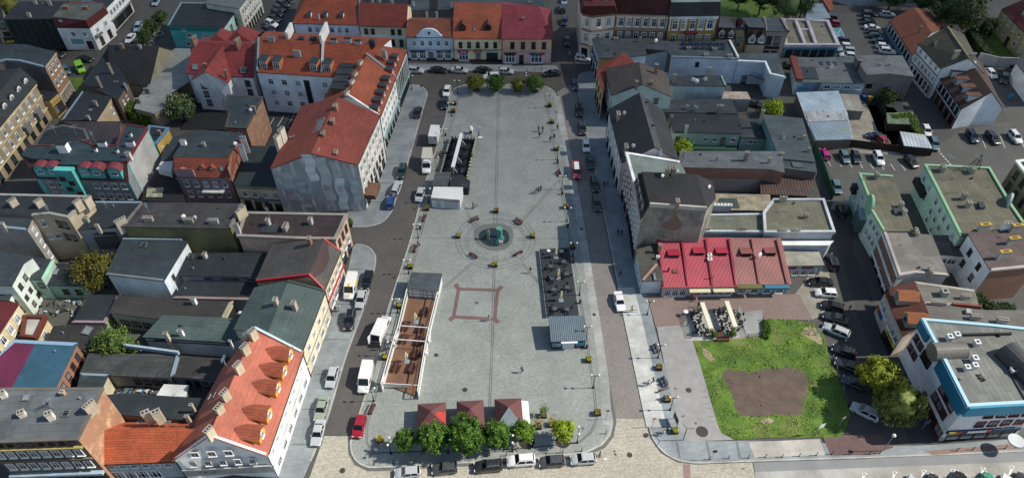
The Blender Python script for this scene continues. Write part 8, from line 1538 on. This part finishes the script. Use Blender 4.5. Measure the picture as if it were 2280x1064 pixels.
b = Bld(C2, 'brown kiosk with blue-grey corrugated roof, white shutter and two posters', [(352, 908, 2.5), (656, 898, 2.5), (632, 688, 2.9), (332, 696, 2.9)], 'flat', SI('kiosk_brown', '#3a2624', .7), MM('#5d6c76', ws=.9, ra=.3, rust='#8a959c'), 'market_kiosk', 'kiosk', over=.15)
b.band(0, 1.15, 1.9, SI('shutter_white', '#c9cdd2', .6), .08, .33, .68, 'shutter'); b.band(0, 2.3, .2, WHITE, .5, .28, .76, 'awning'); b.band(0, 1.35, .95, SI('poster_blue', '#6aa5b8', .6), .06, .03, .29, 'poster'); b.band(0, 1.4, .95, SI('poster_cyan', '#2f8fb4', .6), .06, .72, .97, 'poster'); b.band(0, 1.35, .4, RED, .08, .05, .16, 'poster_print'); b.band(0, .55, .3, RED, .07, .2, .27, 'round_print'); b.band(0, .55, .3, RED, .07, .74, .8, 'round_print')
# red tents
MAR = MP('#5c3838', sc=.6, var=.12, rough=.9)
def tent(t, pts, apex, label, zs=2.4, za=4.1):
    Pt = [t(x, y, zs) for x, y in pts]; c = sum(Pt, Vector()) / 4; c.z = Z1; ap = t(*apex, za); r = tagit(empty('pavilion_tent', c), label, 'tent', 'maroon pavilion tents'); bm = new(); V = [bm.verts.new(p) for p in Pt]; U = [bm.verts.new(p - Vector((0, 0, .35))) for p in Pt]; A_ = bm.verts.new(Vector((c.x, c.y, za)))
    for i in range(4): bm.faces.new([V[i], V[(i + 1) % 4], A_]); bm.faces.new([U[i], U[(i + 1) % 4], V[(i + 1) % 4], V[i]])
    RN(bm); uvs(bm); o = obj('canopy', bm, MAR, r, c)
    for p in Pt:
        bm = new(); q = p.lerp(Vector((c.x, c.y, p.z)), .05) - c; tube(bm, (q.x, q.y, 0), (q.x, q.y, zs - Z1), .05, n=6); obj('leg', bm, ZINC, r)
    bm = new(); q = [p.lerp(Vector((c.x, c.y, p.z)), .04) for p in Pt]
    for i in (1, 2, 3):
        a, b_ = q[i], q[(i + 1) % 4]; bm.faces.new([bm.verts.new(v - c) for v in (Vector((a.x, a.y, Z1 + .02)), Vector((b_.x, b_.y, Z1 + .02)), Vector((b_.x, b_.y, zs - .2)), Vector((a.x, a.y, zs - .2)))])
    uvs(bm); obj('side_wall', bm, SI('tent_wall', '#5a3434', .9), r); return r, c, Pt
tent(B3, [(1435, 640), (1692, 630), (1692, 388), (1440, 404)], (1565, 480), 'maroon pavilion tent with a bright red patch, left of three')
r0 = bpy.context.scene.objects
def patch(r, c, pts, z, m, nm):
    bm = new(); f = bm.faces.new([bm.verts.new(p - c) for p in pts]); bm.normal_update(); f.normal.z < 0 and f.normal_flip(); obj(nm, bm, m, r)
rr, cc, PP = tent(B3, [(1790, 622), (2038, 612), (2026, 368), (1786, 380)], (1900, 475), 'maroon pavilion tent in the middle of three')
rr, cc, PP = tent(B3, [(2135, 610), (2385, 605), (2362, 352), (2122, 360)], (2250, 430), 'maroon pavilion tent with grey front slope and white side awning, right of three')
ap = Vector((cc.x, cc.y, 4.1)); up = Vector((0, -.03, .06)); patch(rr, cc, [PP[0] + up, PP[1] + up, ap + up], 0, MM('#7f8a90', ws=1.2, ra=.1), 'grey_slope')
p2, p3 = PP[1], PP[2]; e = Vector((1.1, 0, -.25)); bm = new(); q = [p2 + (p3 - p2) * .08, p2 + (p3 - p2) * .92]; V = [bm.verts.new(v - cc) for v in (q[0], q[0] + e, q[1] + e, q[1])]; f = bm.faces.new(V); bm.normal_update(); f.normal.z < 0 and f.normal_flip(); obj('side_awning', bm, WHITE, rr)
for o in bpy.data.objects:
    if o.get('label', '').startswith('maroon pavilion tent with a bright'):
        cn = [c_ for c_ in o.children if c_.name.startswith('canopy')][0]; co = [v.co.copy() for v in cn.data.vertices]; ap = max(co, key=lambda v: v.z); top = [v for v in co if abs(v.z - (2.4 - Z1)) < .05]; rb = max(top, key=lambda v: v.x - v.y); rf_ = max(top, key=lambda v: v.x + v.y); a, b_ = rb.lerp(rf_, .15), rb.lerp(rf_, .62); u3 = Vector((.02, 0, .05)); bm = new(); f = bm.faces.new([bm.verts.new(v + u3) for v in (a.lerp(ap, .05), b_.lerp(ap, .05), b_.lerp(ap, .55), ap.lerp(a, .28))]); bm.normal_update(); f.normal.z < 0 and f.normal_flip(); obj('red_patch', bm, SI('patch_red', '#a0362c', .9), o)
# sun-lit cafe on the right pavement
for x0, x1, l in (((1692, 568), (1772, 800), 'left'), ((1910, 555), (1990, 785), 'right')):
    p, q = C2(*x0, 2.4), C2(*x1, 2.4); c = (p + q) / 2; c.z = Z1; r = tagit(empty('cafe_awning', c), 'free-standing cream folded awning on the sunny cafe, %s of two' % l, 'awning', 'folded awnings of the sunny cafe'); bar(r, c, C2, (*x0, 2.4), (*x1, 2.4), .8, .35, SI('awning_cream', '#d8d2bc', .7), 'canopy')
    for a in (x0, x1):
        w = C2(*a, 2.4); bm = new(); tube(bm, (w.x - c.x, w.y - c.y, 0), (w.x - c.x, w.y - c.y, 2.3), .05, n=6); [tube(bm, (w.x - c.x, w.y - c.y, 0.05), (w.x - c.x + dx, w.y - c.y, .02), .05, n=4) for dx in (-1, 1)]; obj('leg', bm, SI('tan_leg', '#6a5a44', .7), r)
for k, (x, y) in enumerate([(1600, 690), (1660, 655), (1665, 750), (1640, 830), (1730, 830), (1835, 680), (1885, 640), (1900, 735), (1870, 815), (1960, 820), (2010, 690), (2030, 760)]): cafe_table(x, y, C2, .14, 'dark table on the sunny cafe floor beside the lawn', TBLK, 'tables of the sunny cafe', 3, k * 23)
rt = tagit(empty('red_stool', C2(1850, 850, .14)), 'bright orange-red round stool on the sunny cafe floor', 'stool'); bm = new(); tube(bm, (0, 0, .4), (0, 0, .5), .28, n=12); obj('seat', bm, SI('orange_red', '#c43a20', .6), rt); bm = new(); tube(bm, (0, 0, 0), (0, 0, .4), .06, n=6); obj('leg', bm, DARK, rt)
rt = tagit(empty('round_table', C2(1540, 680, .14)), 'white round parasol-top table at the cafe entrance', 'table'); bm = new(); tube(bm, (0, 0, 1.1), (0, 0, 1.18), .45, n=14); obj('tabletop', bm, WHITE, rt); bm = new(); tube(bm, (0, 0, 0), (0, 0, 1.1), .05, n=6); obj('leg', bm, DARK, rt)
rt = tagit(empty('bench', C2(1875, 905, .14), 0), 'dark wooden bench between two shrubs on the lawn edge', 'bench'); bm = new(); [box(bm, (0, y, .45), (2.4, .15, .06)) for y in (-.2, 0, .2)]; obj('seat', bm, BW, rt); bm = new(); box(bm, (0, .3, .75), (2.4, .06, .5)); obj('backrest', bm, BW, rt); bm = new(); [box(bm, (x, 0, .22), (.08, .5, .44)) for x in (-1, 1)]; obj('leg', bm, DARK, rt)
# fences
def fence(name, label, pts, h, m, pm, step=2.5, z=0.02, th=.06, cat='fence', slats=0):
    P_ = px(pts, z); c = sum(P_, Vector()) / len(P_); r = tagit(empty(name, c), label, cat)
    for a, b_ in zip(P_, P_[1:]):
        d = b_ - a; bm = new()
        if slats: 
            for k in range(slats): box(bm, (0, 0, .1 + k * (h - .2) / max(1, slats - 1)), (d.length, .03, .05))
            for k in range(int(d.length / .35)): box(bm, (-d.length / 2 + k * .35, 0, h / 2), (.03, .03, h))
        else: box(bm, (0, 0, h / 2), (d.length, th, h))
        uvs(bm); o = obj('panel', bm, m, r); o.location = (a + b_) / 2 - c; o.rotation_euler.z = math.atan2(d.y, d.x); n = max(1, int(d.length / step))
        for k in range(n + 1):
            bm = new(); p = a.lerp(b_, k / n) - c; box(bm, (0, 0, h / 2 + .05), (.1, .1, h + .1)); obj('post', bm, pm, r).location = p
fence('board_fence', 'long dark brown board fence in front of the metal sheds', [(1817, 318), (1880, 325), (2070, 348)], 2., mat('wood', '#2c1e1e', rot=80), SI('post_dark', '#1a1414', .8))
fence('mesh_fence', 'green mesh fence along the left side of the car park', [(1812, 335), (1830, 380), (1852, 445)], 2., SI('mesh_green', '#1f4a3a', .8), SI('post_green', '#173a2c', .7))
fence('lattice_fence', 'white and blue lattice fence beside the sunny cafe', [(1643, 690), (1663, 750)], 1.2, SI('lattice_white', '#b9c6d0', .7), WHITE, slats=5, z=.14)
fence('cafe_fence', 'cafe fence hung with signs at the left side of the sunny cafe', [(1522, 700), (1538, 752)], 1.1, SI('lattice_grey', '#5f7480', .7), DARK, slats=5, z=.14)
fence('railing', 'low dark railing round the bare concrete patch', [(1664, 750), (1706, 746), (1698, 712)], .9, DARK, DARK, slats=3, z=.14)
fence('lawn_fence', 'thin wire fence along the right edge of the lawn', [(1852, 797), (1864, 830), (1888, 905), (1897, 920)], .9, SI('wire', '#6a6a62', .7), SI('wire_post', '#8a867c', .7), slats=2, z=.1)
fence('yard_wall', 'white boundary wall at the top of the upper car park', [(1850, 2), (1880, 11), (1990, 14), (2090, 18)], 2.4, P('#a5abb0'), P('#8d949a'), 8, cat='wall', th=.3)
fence('yard_wall', 'white wall between hedge garden and rear yard', [(2172, 140), (2215, 150), (2268, 152)], 3., P('#a8aaac'), P('#98999b'), 12, cat='wall', th=.3)
fence('boundary_wall', 'brick garden wall along the top right lane', [(2062, 52), (2180, 55), (2185, 45)], 2., P('#8d7a6a'), P('#8d7a6a'), 12, cat='wall', th=.3)
fence('board_fence', 'dark timber fence left of the ivy shelter', [(1950, 232), (1968, 262)], 1.8, SI('fence_dark', '#22272a', .7), DARK)
b = None
rt = tagit(empty('painted_wall', W(1868, 466, 0), R(0)), 'low white wall painted with yellow and blue lettering in the alley', 'wall'); bm = new(); box(bm, (0, 0, 1.1), (3.6, .2, 2.2)); obj('wall', bm, P('#8f9fa6'), rt); bm = new(); box(bm, (0, -.13, 1.5), (1.6, .04, .6)); obj('yellow_print', bm, SYE, rt)
rt = tagit(empty('lattice_mast', W(2167, 378, 7.8)), 'dark lattice aerial mast behind the green coping', 'mast'); bm = new()
for a in range(3):
    t_ = R(120 * a); tube(bm, (1.3 * math.cos(t_), 1.3 * math.sin(t_), 0), (0, 0, 4.), .07, n=4)
    for z in (.8, 1.6, 2.4): k = 1.3 * (1 - z / 4); tube(bm, (k * math.cos(t_), k * math.sin(t_), z), (k * math.cos(t_ + R(120)), k * math.sin(t_ + R(120)), z + .3), .05, n=4)
obj('frame', bm, SI('mast_rust', '#2f2624', .8), rt)
# wheelie bins
for k, (x, y, c_, l) in enumerate([(1922, 222, '#1c4f86', 'blue wheelie bin beside the stained workshop wall'), (1935, 224, '#b5942f', 'yellow wheelie bin beside the stained workshop wall'), (1944, 224, '#2c3a34', 'dark green wheelie bin beside the stained workshop wall'), (2250, 152, '#1a2c4a', 'dark blue wheelie bin in the rear yard'), (2248, 220, '#2f6f9a', 'bright blue wheelie bin in the rear yard')]):
    rt = tagit(empty('wheelie_bin', W(x, y, .02)), l, 'wheelie bin', 'wheelie bins'); bm = new(); box(bm, (0, 0, .5), (.8, .8, 1.), tap=1.15); obj('body', bm, SI('bin_' + c_[1:], c_, .6), rt); bm = new(); box(bm, (0, 0, 1.06), (1., 1., .1)); obj('lid', bm, SI('bin_' + c_[1:], c_, .6), rt)
bm = new()
for k in range(110):
    q = W(RU(65, 185), RU(672, 705), .02) if k < 60 else W(RU(265, 340), RU(864, 877), .02); box(bm, q + Vector((0, 0, .25)), (RU(.15, .8), RU(.15, .6), RU(.1, .5)), R(RU(0, 90)), random.randint(0, 3))
tagit(obj('yard_junk', bm, [MP('#6a6a62'), SI('junk_blue', '#3f6478', .7), SI('junk_white', '#b0b4b6', .7), SI('junk_dark', '#2a2f30', .7)]), 'heap of boards, sheets and rubble in the back yards', 'junk', kind='stuff')
# ------------------------------------------------------------------ trees and shrubs
def leafmat(name, a, b_, tr=.25):
    t = NT(name); ri = t.n('NewGeometry').outputs['Random Per Island']; pos = t.n('NewGeometry').outputs['Position']
    c = t.mix(lin(a), lin(b_), ri); c = t.mix(c, lin(a), t.rng(t.noise(pos, .9, 3), .45, .7, 0, .6)); t.set(c, .7)
    trn = t.n('BsdfTranslucent', {0: c}); ms = t.n('MixShader', {0: tr, 1: t.b.outputs[0], 2: trn.outputs[0]}); out = [n for n in t.t.nodes if n.type == 'OUTPUT_MATERIAL'][0]; t.t.links.new(ms.outputs[0], out.inputs[0]); return t.m
BARK = SI('bark', '#3a3028', .95)
def crown(rx, ry, rz, n, leaf, clumps, spread, seed, droop=0., top=0.):
    rr = random.Random(seed); bm = new(); cs = []
    for k in range(clumps):
        a = rr.uniform(0, 6.283); z = rr.uniform(-.75, 1); q = math.sqrt(max(0, 1 - z * z)); s = rr.uniform(.72, 1.) if rr.random() < .8 else rr.uniform(.3, .7); cs.append(Vector((math.cos(a) * q * rx * s, math.sin(a) * q * ry * s, z * rz * s)))
    for k in range(n):
        c = cs[k % clumps]; p = c + Vector((rr.gauss(0, spread), rr.gauss(0, spread), rr.gauss(0, spread * .8)))
        nrm = (p.normalized() * .7 + Vector((rr.gauss(0, .6), rr.gauss(0, .6), rr.gauss(0, .6) + .3))).normalized(); a = nrm.orthogonal().normalized(); a = (Matrix.Rotation(rr.uniform(0, 6.28), 3, nrm) @ a); b_ = nrm.cross(a); s = leaf * rr.uniform(.6, 1.3)
        if droop: a = Vector((a.x * .35, a.y * .35, -1)).normalized(); b_ = a.cross(nrm).normalized()
        l1 = s * (1.9 if droop else 1); bm.faces.new([bm.verts.new(p + a * l1), bm.verts.new(p + b_ * s * (.35 if droop else .7)), bm.verts.new(p - a * l1), bm.verts.new(p - b_ * s * (.35 if droop else .7))])
    return bm
def tree(name, label, cx, cy, zc, rx, rz, lm, n=3200, leaf=.17, clumps=90, spread=.32, seed=1, droop=0, group=None, core=True, ry=None, z0=Z1, limbs=6):
    p = W(cx, cy, zc); base = Vector((p.x, p.y, z0)); r = tagit(empty(name, base), label, 'tree', group); ry = ry or rx; h = zc - z0
    bm = crown(rx, ry, rz, n, leaf, clumps, spread, seed, droop)
    if core:
        k0 = len(bm.verts); ball(bm, (0, 0, 0), 1, 14, sz=(rx * .74, ry * .74, rz * .74)); bm.verts.ensure_lookup_table(); rs = random.Random(seed)
        for v in list(bm.verts)[k0:]: v.co *= rs.uniform(.82, 1.06)
    o = obj('crown', bm, lm, r); o.location = (0, 0, h); bm = new(); tube(bm, (0, 0, 0), (0, 0, h * .7), .09 * rx ** .6 + .05, .07 * rx ** .5 + .02, 8); rs = random.Random(seed + 5)
    for k in range(limbs): a = 6.283 * k / limbs + rs.uniform(-.3, .3); tube(bm, (0, 0, h * (.5 + .03 * k)), (math.cos(a) * rx * .6, math.sin(a) * ry * .6, h + rz * rs.uniform(-.1, .5)), .06, .02, 5)
    obj('trunk', bm, BARK, r); return r
LG = leafmat('leaf_maple', '#1f3a0a', '#6a9424'); LY = leafmat('leaf_yellowgreen', '#6f8a12', '#a0b01c'); LD = leafmat('leaf_far_maple', '#2c4a16', '#5a7a22'); LO = leafmat('leaf_far_olive', '#4a5418', '#7a7a22')
gt = 'clipped globe trees at the near end of the square'
tree('globe_tree', 'small round clipped tree at the left end of the near row', 902, 980, 3.6, 1.75, 1.9, LG, 3400, .15, 60, .2, 1, group=gt); tree('globe_tree', 'tall clipped tree in front of the left red tent', 963, 973, 4.3, 2.5, 2.9, LG, 6400, .16, 95, .22, 2, group=gt); tree('globe_tree', 'largest clipped tree in front of the middle red tent', 1036, 966, 4.6, 3.05, 3.1, LG, 7600, .16, 115, .23, 3, group=gt); tree('globe_tree', 'clipped tree between the middle and right red tents', 1106, 966, 3.9, 2.25, 2.1, LG, 5000, .16, 80, .22, 4, group=gt); tree('globe_tree', 'small clipped tree in front of the right tent corner', 1166, 959, 3.2, 1.6, 1.5, leafmat('leaf_fresh', '#416510', '#7a9f1c'), 2600, .15, 60, .25, 5, group=gt); tree('globe_tree', 'yellow-green loose globe tree at the right end of the near row', 1253, 956, 3.3, 1.65, 1.6, LY, 2200, .16, 50, .26, 6, group=gt)
gu = 'globe trees at the far end of the square'
tree('globe_tree', 'olive-brown globe tree, leftmost at the far end of the square', 1058, 184, 2.9, 2.2, 2., LO, 3000, .17, 80, .3, 7, group=gu); tree('globe_tree', 'green globe tree beside the passing white car at the far end', 1105, 184, 2.8, 2.15, 1.8, LD, 2800, .17, 80, .3, 8, group=gu); tree('globe_tree', 'small olive globe tree, third at the far end of the square', 1154, 187, 2.5, 1.6, 1.5, LO, 2000, .17, 60, .26, 9, group=gu); tree('globe_tree', 'green globe tree, rightmost at the far end of the square', 1193, 184, 2.8, 2.3, 1.9, LD, 3000, .17, 80, .3, 10, group=gu)
for x, y, r_ in ((1061, 200, 1.), (1104, 200, .95), (1152, 201, .9), (1192, 203, .95), (1173, 983, 1.3), (1253, 982, 1.2)):
    bm = new(); bmesh.ops.create_circle(bm, cap_ends=True, segments=18, radius=r_); q = W(x, y, .13); bmesh.ops.translate(bm, verts=bm.verts, vec=(q.x, q.y, .131)); tagit(obj('tree_pit', bm, MP('#2c2420')), kind='structure')
tree('yellow_tree', 'big yellow-green tree beside the office building', 1960, 835, 5., 3.3, 2.7, leafmat('leaf_yellow', '#5f7010', '#a8a820'), 5200, .2, 60, .32, 12, limbs=9)
tree('willow_tree', 'weeping willow with hanging grey-green leaves at the alley mouth', 2004, 897, 5.2, 3.5, 3.6, leafmat('leaf_willow', '#35461a', '#84904a'), 8500, .22, 70, .38, 13, droop=1, limbs=9)
tree('olive_tree', 'loose brownish-green tree in the back yard left of the white blind wall', 212, 605, 4.6, 3.4, 3.6, leafmat('leaf_olive', '#4a4a14', '#77701c'), 4200, .2, 70, .6, 14, core=False, limbs=10, z0=0)
tree('yard_tree', 'bushy green tree in the back yard above the blue metal roof', 258, 762, 3.4, 3.7, 2.3, leafmat('leaf_yard', '#3f5a24', '#6f8438'), 5000, .2, 90, .42, 15, ry=2.6, limbs=8, z0=0)
tree('chestnut_tree', 'flowering tree with white candles beside the red cross-gabled house', 400, 238, 4.2, 3.4, 3.2, leafmat('leaf_chestnut', '#2f4a1c', '#5f7440'), 3800, .2, 80, .38, 16, limbs=8, z0=0)
bm = new(); rs = random.Random(3); c0 = W(400, 238, 4.2)
for k in range(70):
    a, z = rs.uniform(0, 6.28), rs.uniform(-.1, 1); q = math.sqrt(1 - z * z); box(bm, (math.cos(a) * q * 3.5, math.sin(a) * q * 3.5, z * 3.3), (.14, .14, .36), tap=.4)
for o in bpy.data.objects:
    if o.get('label', '').startswith('flowering tree'): x = obj('blossom', bm, SI('blossom_white', '#b5b59a', .9), o); x.location = (0, 0, 4.2)
DKL = leafmat('leaf_dark', '#1f3212', '#42591f'); DKG = leafmat('leaf_grove', '#2f4a22', '#5a7038')
tree('round_tree', 'huge dense dark round tree at the top right', 2138, 18, 7., 6.6, 6., DKL, 5200, .3, 110, .7, 17, z0=0, limbs=8)
for k, (x, y, z, rx, rz, lm, l) in enumerate([(1755, 12, 6, 4.6, 4., DKG, 'pale grey-green tree right of the white-parapet shop'), (1790, 8, 6, 3.6, 4., DKL, 'dark tree behind the white-parapet shop'), (1700, -8, 6, 4., 3.5, DKL, 'dark tree left of the pale grey-green one at the top edge'), (1650, -10, 5, 3.4, 3., DKL, 'small dark tree above the fenced lawn at the top edge'), (20, 15, 6, 3.8, 3.6, LO, 'olive tree in the top left corner'), (355, 40, 2.6, 1.6, 1.8, DKG, 'low tree in the round-bed garden, upper'), (335, 58, 2.2, 1.4, 1.5, DKG, 'low tree in the round-bed garden, middle'), (322, 82, 2.2, 1.6, 1.6, DKG, 'low tree in the round-bed garden, lower'), (1990, -10, 5, 4., 3.5, DKL, 'dark tree over the white boundary wall at the top edge'), (2060, -2, 5, 4., 3.4, DKL, 'dark tree left of the huge round tree'), (1978, 215, 2.4, 2.2, 1.6, DKL, 'dark bush in front of the pink garage panels'), (1722, 240, 2.4, 2.2, 1.6, LY, 'yellow-green bush on the courtyard roof edge'), (1522, 327, 2.2, 1.4, 1.3, LY, 'light green bush in front of the mint courtyard house'), (2200, 62, 3., 2., 2.6, DKL, 'dark climbing ivy tree at the corner of the tan house')]): tree('bush' if rz < 2 else 'tree', l, x, y, z, rx, rz, lm, 1800, .24, 50, .42, 20 + k, z0=0, limbs=5)
def hedge(label, pts, w, h, lm, z=0., n=2500, name='hedge', leaf=.16):
    P_ = px(pts, z + h / 2); c = sum(P_, Vector()) / len(P_); c.z = z; r = tagit(empty(name, c), label, 'hedge'); bm = new(); rs = random.Random(len(pts) + int(pts[0][0])); tot = sum((b_ - a).length for a, b_ in zip(P_, P_[1:]))
    for a, b_ in zip(P_, P_[1:]):
        d = b_ - a; nn = Vector((-d.y, d.x, 0)).normalized(); box(bm, (a + b_) / 2 - c - Vector((0, 0, .12)), (d.length, w * .8, h * .85), math.atan2(d.y, d.x))
        for k in range(int(n * d.length / tot)):
            p = a + d * rs.random() + nn * rs.uniform(-w / 2, w / 2) * 1.05 + Vector((0, 0, rs.uniform(-h / 2, h / 2 + .15))) - c; s = leaf * rs.uniform(.6, 1.3); v = Vector((rs.gauss(0, 1), rs.gauss(0, 1), rs.gauss(0, 1))).normalized(); u = v.orthogonal().normalized(); bm.faces.new([bm.verts.new(p + v * s), bm.verts.new(p + u * s), bm.verts.new(p - v * s), bm.verts.new(p - u * s)])
    obj('foliage', bm, lm, r)
HG = leafmat('leaf_hedge', '#33500f', '#6a8a1c'); HD = leafmat('leaf_hedge_dark', '#1f3212', '#3f5a1c')
hedge('thick green ivy hedge below the light grey curved roof', [(282, 240), (318, 262), (350, 262)], 3., 3., HG, n=4200)
hedge('clipped dark hedge along the lane beside the tan house', [(2160, 65), (2178, 100), (2205, 128)], 2.2, 2.2, HD, n=3000)
hedge('ivy growing over the brown car shelter', [(1985, 262), (2030, 258), (2038, 285), (2050, 300)], 1.6, .8, HG, 1.8, 2200, 'ivy')
hedge('light green shrub row along the upper right edge of the lawn', [(1703, 752), (1708, 735), (1703, 715)], 1.2, .5, HG, .14, 1200, 'shrub_row')
hedge('ivy and weeds on the wall top behind the brick wall', [(2175, 655), (2190, 680), (2260, 688)], 1.8, .9, HD, 5.4, 1400, 'ivy')
hedge('ivy climbing the corner of the olive blind wall', [(262, 530), (270, 510)], 1.4, 5., HG, 1., 1400, 'ivy', .2)
for x, y, l in ((1588, 750, 'left'), (1630, 748, 'right')):
    r = tagit(empty('shrub', W(x, y, .14)), 'small pointed evergreen shrub on the lawn edge, %s of the dark bench' % l, 'shrub', 'evergreen shrubs beside the dark bench'); bm = crown(.5, .5, .8, 700, .1, 30, .12, x); ball(bm, (0, 0, 0), .4, 8, sz=(1, 1, 1.5)); obj('foliage', bm, HG, r).location = (0, 0, .8)
r = tagit(empty('potted_shrub', W(782, 503, Z1)), 'potted green shrub at the pavement corner by the sheeted gable', 'potted plant'); bm = crown(.5, .5, .6, 500, .1, 20, .15, 5); obj('foliage', bm, HG, r).location = (0, 0, 1.2); bm = new(); tube(bm, (0, 0, 0), (0, 0, .6), .3, .4, 10); obj('pot', bm, DARK, r)
r = tagit(empty('potted_shrub', W(1431, 645, .13)), 'potted yellow-green shrub at the small white corner house', 'potted plant'); bm = crown(.4, .4, .5, 400, .09, 20, .12, 6); obj('foliage', bm, LY, r).location = (0, 0, .9); bm = new(); tube(bm, (0, 0, 0), (0, 0, .5), .25, .32, 10); obj('pot', bm, DARK, r)
# round flower beds in the garden at the upper left
for x, y, l in ((353, 78, 'upper'), (333, 100, 'lower')):
    r = tagit(empty('round_bed', W(x, y, .02)), 'round stone-rimmed flower bed in the upper left garden, %s one' % l, 'flower bed', 'round flower beds'); bm = new(); n = 20
    for i in range(n):
        a, b_ = 2 * math.pi * i / n, 2 * math.pi * (i + 1) / n; tube(bm, (1.3 * math.cos(a), 1.3 * math.sin(a), .25), (1.3 * math.cos(b_), 1.3 * math.sin(b_), .25), .22, n=5, cap=False)
    obj('rim', bm, P('#8f9290'), r)
# pigeons on the paving and lawn
bm = new(); ball(bm, (0, 0, .12), .1, 8, sz=(1.6, .8, .8)); ball(bm, (.14, 0, .22), .05, 6); tube(bm, (-.12, 0, .12), (-.28, 0, .1), .05, .03, 5); tube(bm, (.02, .03, 0), (.02, .03, .08), .012, n=4); tube(bm, (.02, -.03, 0), (.02, -.03, .08), .012, n=4); tube(bm, (.18, 0, .22), (.23, 0, .2), .012, .004, 4); PG = [mesh('body', bm.copy(), SI('pigeon_' + n_, h_, .8)) for n_, h_ in (('dark', '#2a2d33'), ('grey', '#8a8f96'))]; bm.free()
for i, (x, y) in enumerate([(1638, 807), (1687, 830), (1692, 839), (1697, 902), (1720, 818), (1505, 864), (1522, 926), (1551, 942), (1655, 1043), (1370, 1004), (1371, 1011), (1300, 953), (1223, 530 + 78), (1223, 400)]): proto([('body', PG[i % 2], (0, 0, 0))])('pigeon', 'small pigeon standing on the ground', 'pigeon', W(x, y, .15 if y < 1000 else .02), RU(0, 6), 'pigeons on the ground')
# ------------------------------------------------------------------ a thin cloud added unseen towards the sun to dim the far side
t = NT('shade_cloud_vapour'); oc = t.n('TexCoord').outputs['Object']; ln = t.n('VectorMath', {0: t.mul(oc, (1, 1, 0))}, operation='LENGTH').outputs['Value']
nz = t.noise(oc, 2.4, 5, .6); den = t.math('MULTIPLY', t.rng(ln, 1., .55), t.rng(nz, .25, .6, .75, 1.)); den = t.math('MULTIPLY', den, .44)
tp = t.n('BsdfTransparent'); df = t.n('BsdfDiffuse', {0: (.9, .9, .9, 1)}); ms = t.n('MixShader', {0: den, 1: tp.outputs[0], 2: df.outputs[0]})
t.t.links.new(ms.outputs[0], [n for n in t.t.nodes if n.type == 'OUTPUT_MATERIAL'][0].inputs[0])
bm = new(); bmesh.ops.create_uvsphere(bm, u_segments=64, v_segments=24, radius=1.)
for v in bm.verts: v.co *= 1 + .05 * math.sin(7 * v.co.x + 2) * math.sin(6 * v.co.y + 1)
for f in bm.faces: f.smooth = True
cl = tagit(obj('shade_cloud', bm, t.m), kind='structure'); cl.location = (350, 300, 360); cl.scale = (420, 235, 22)
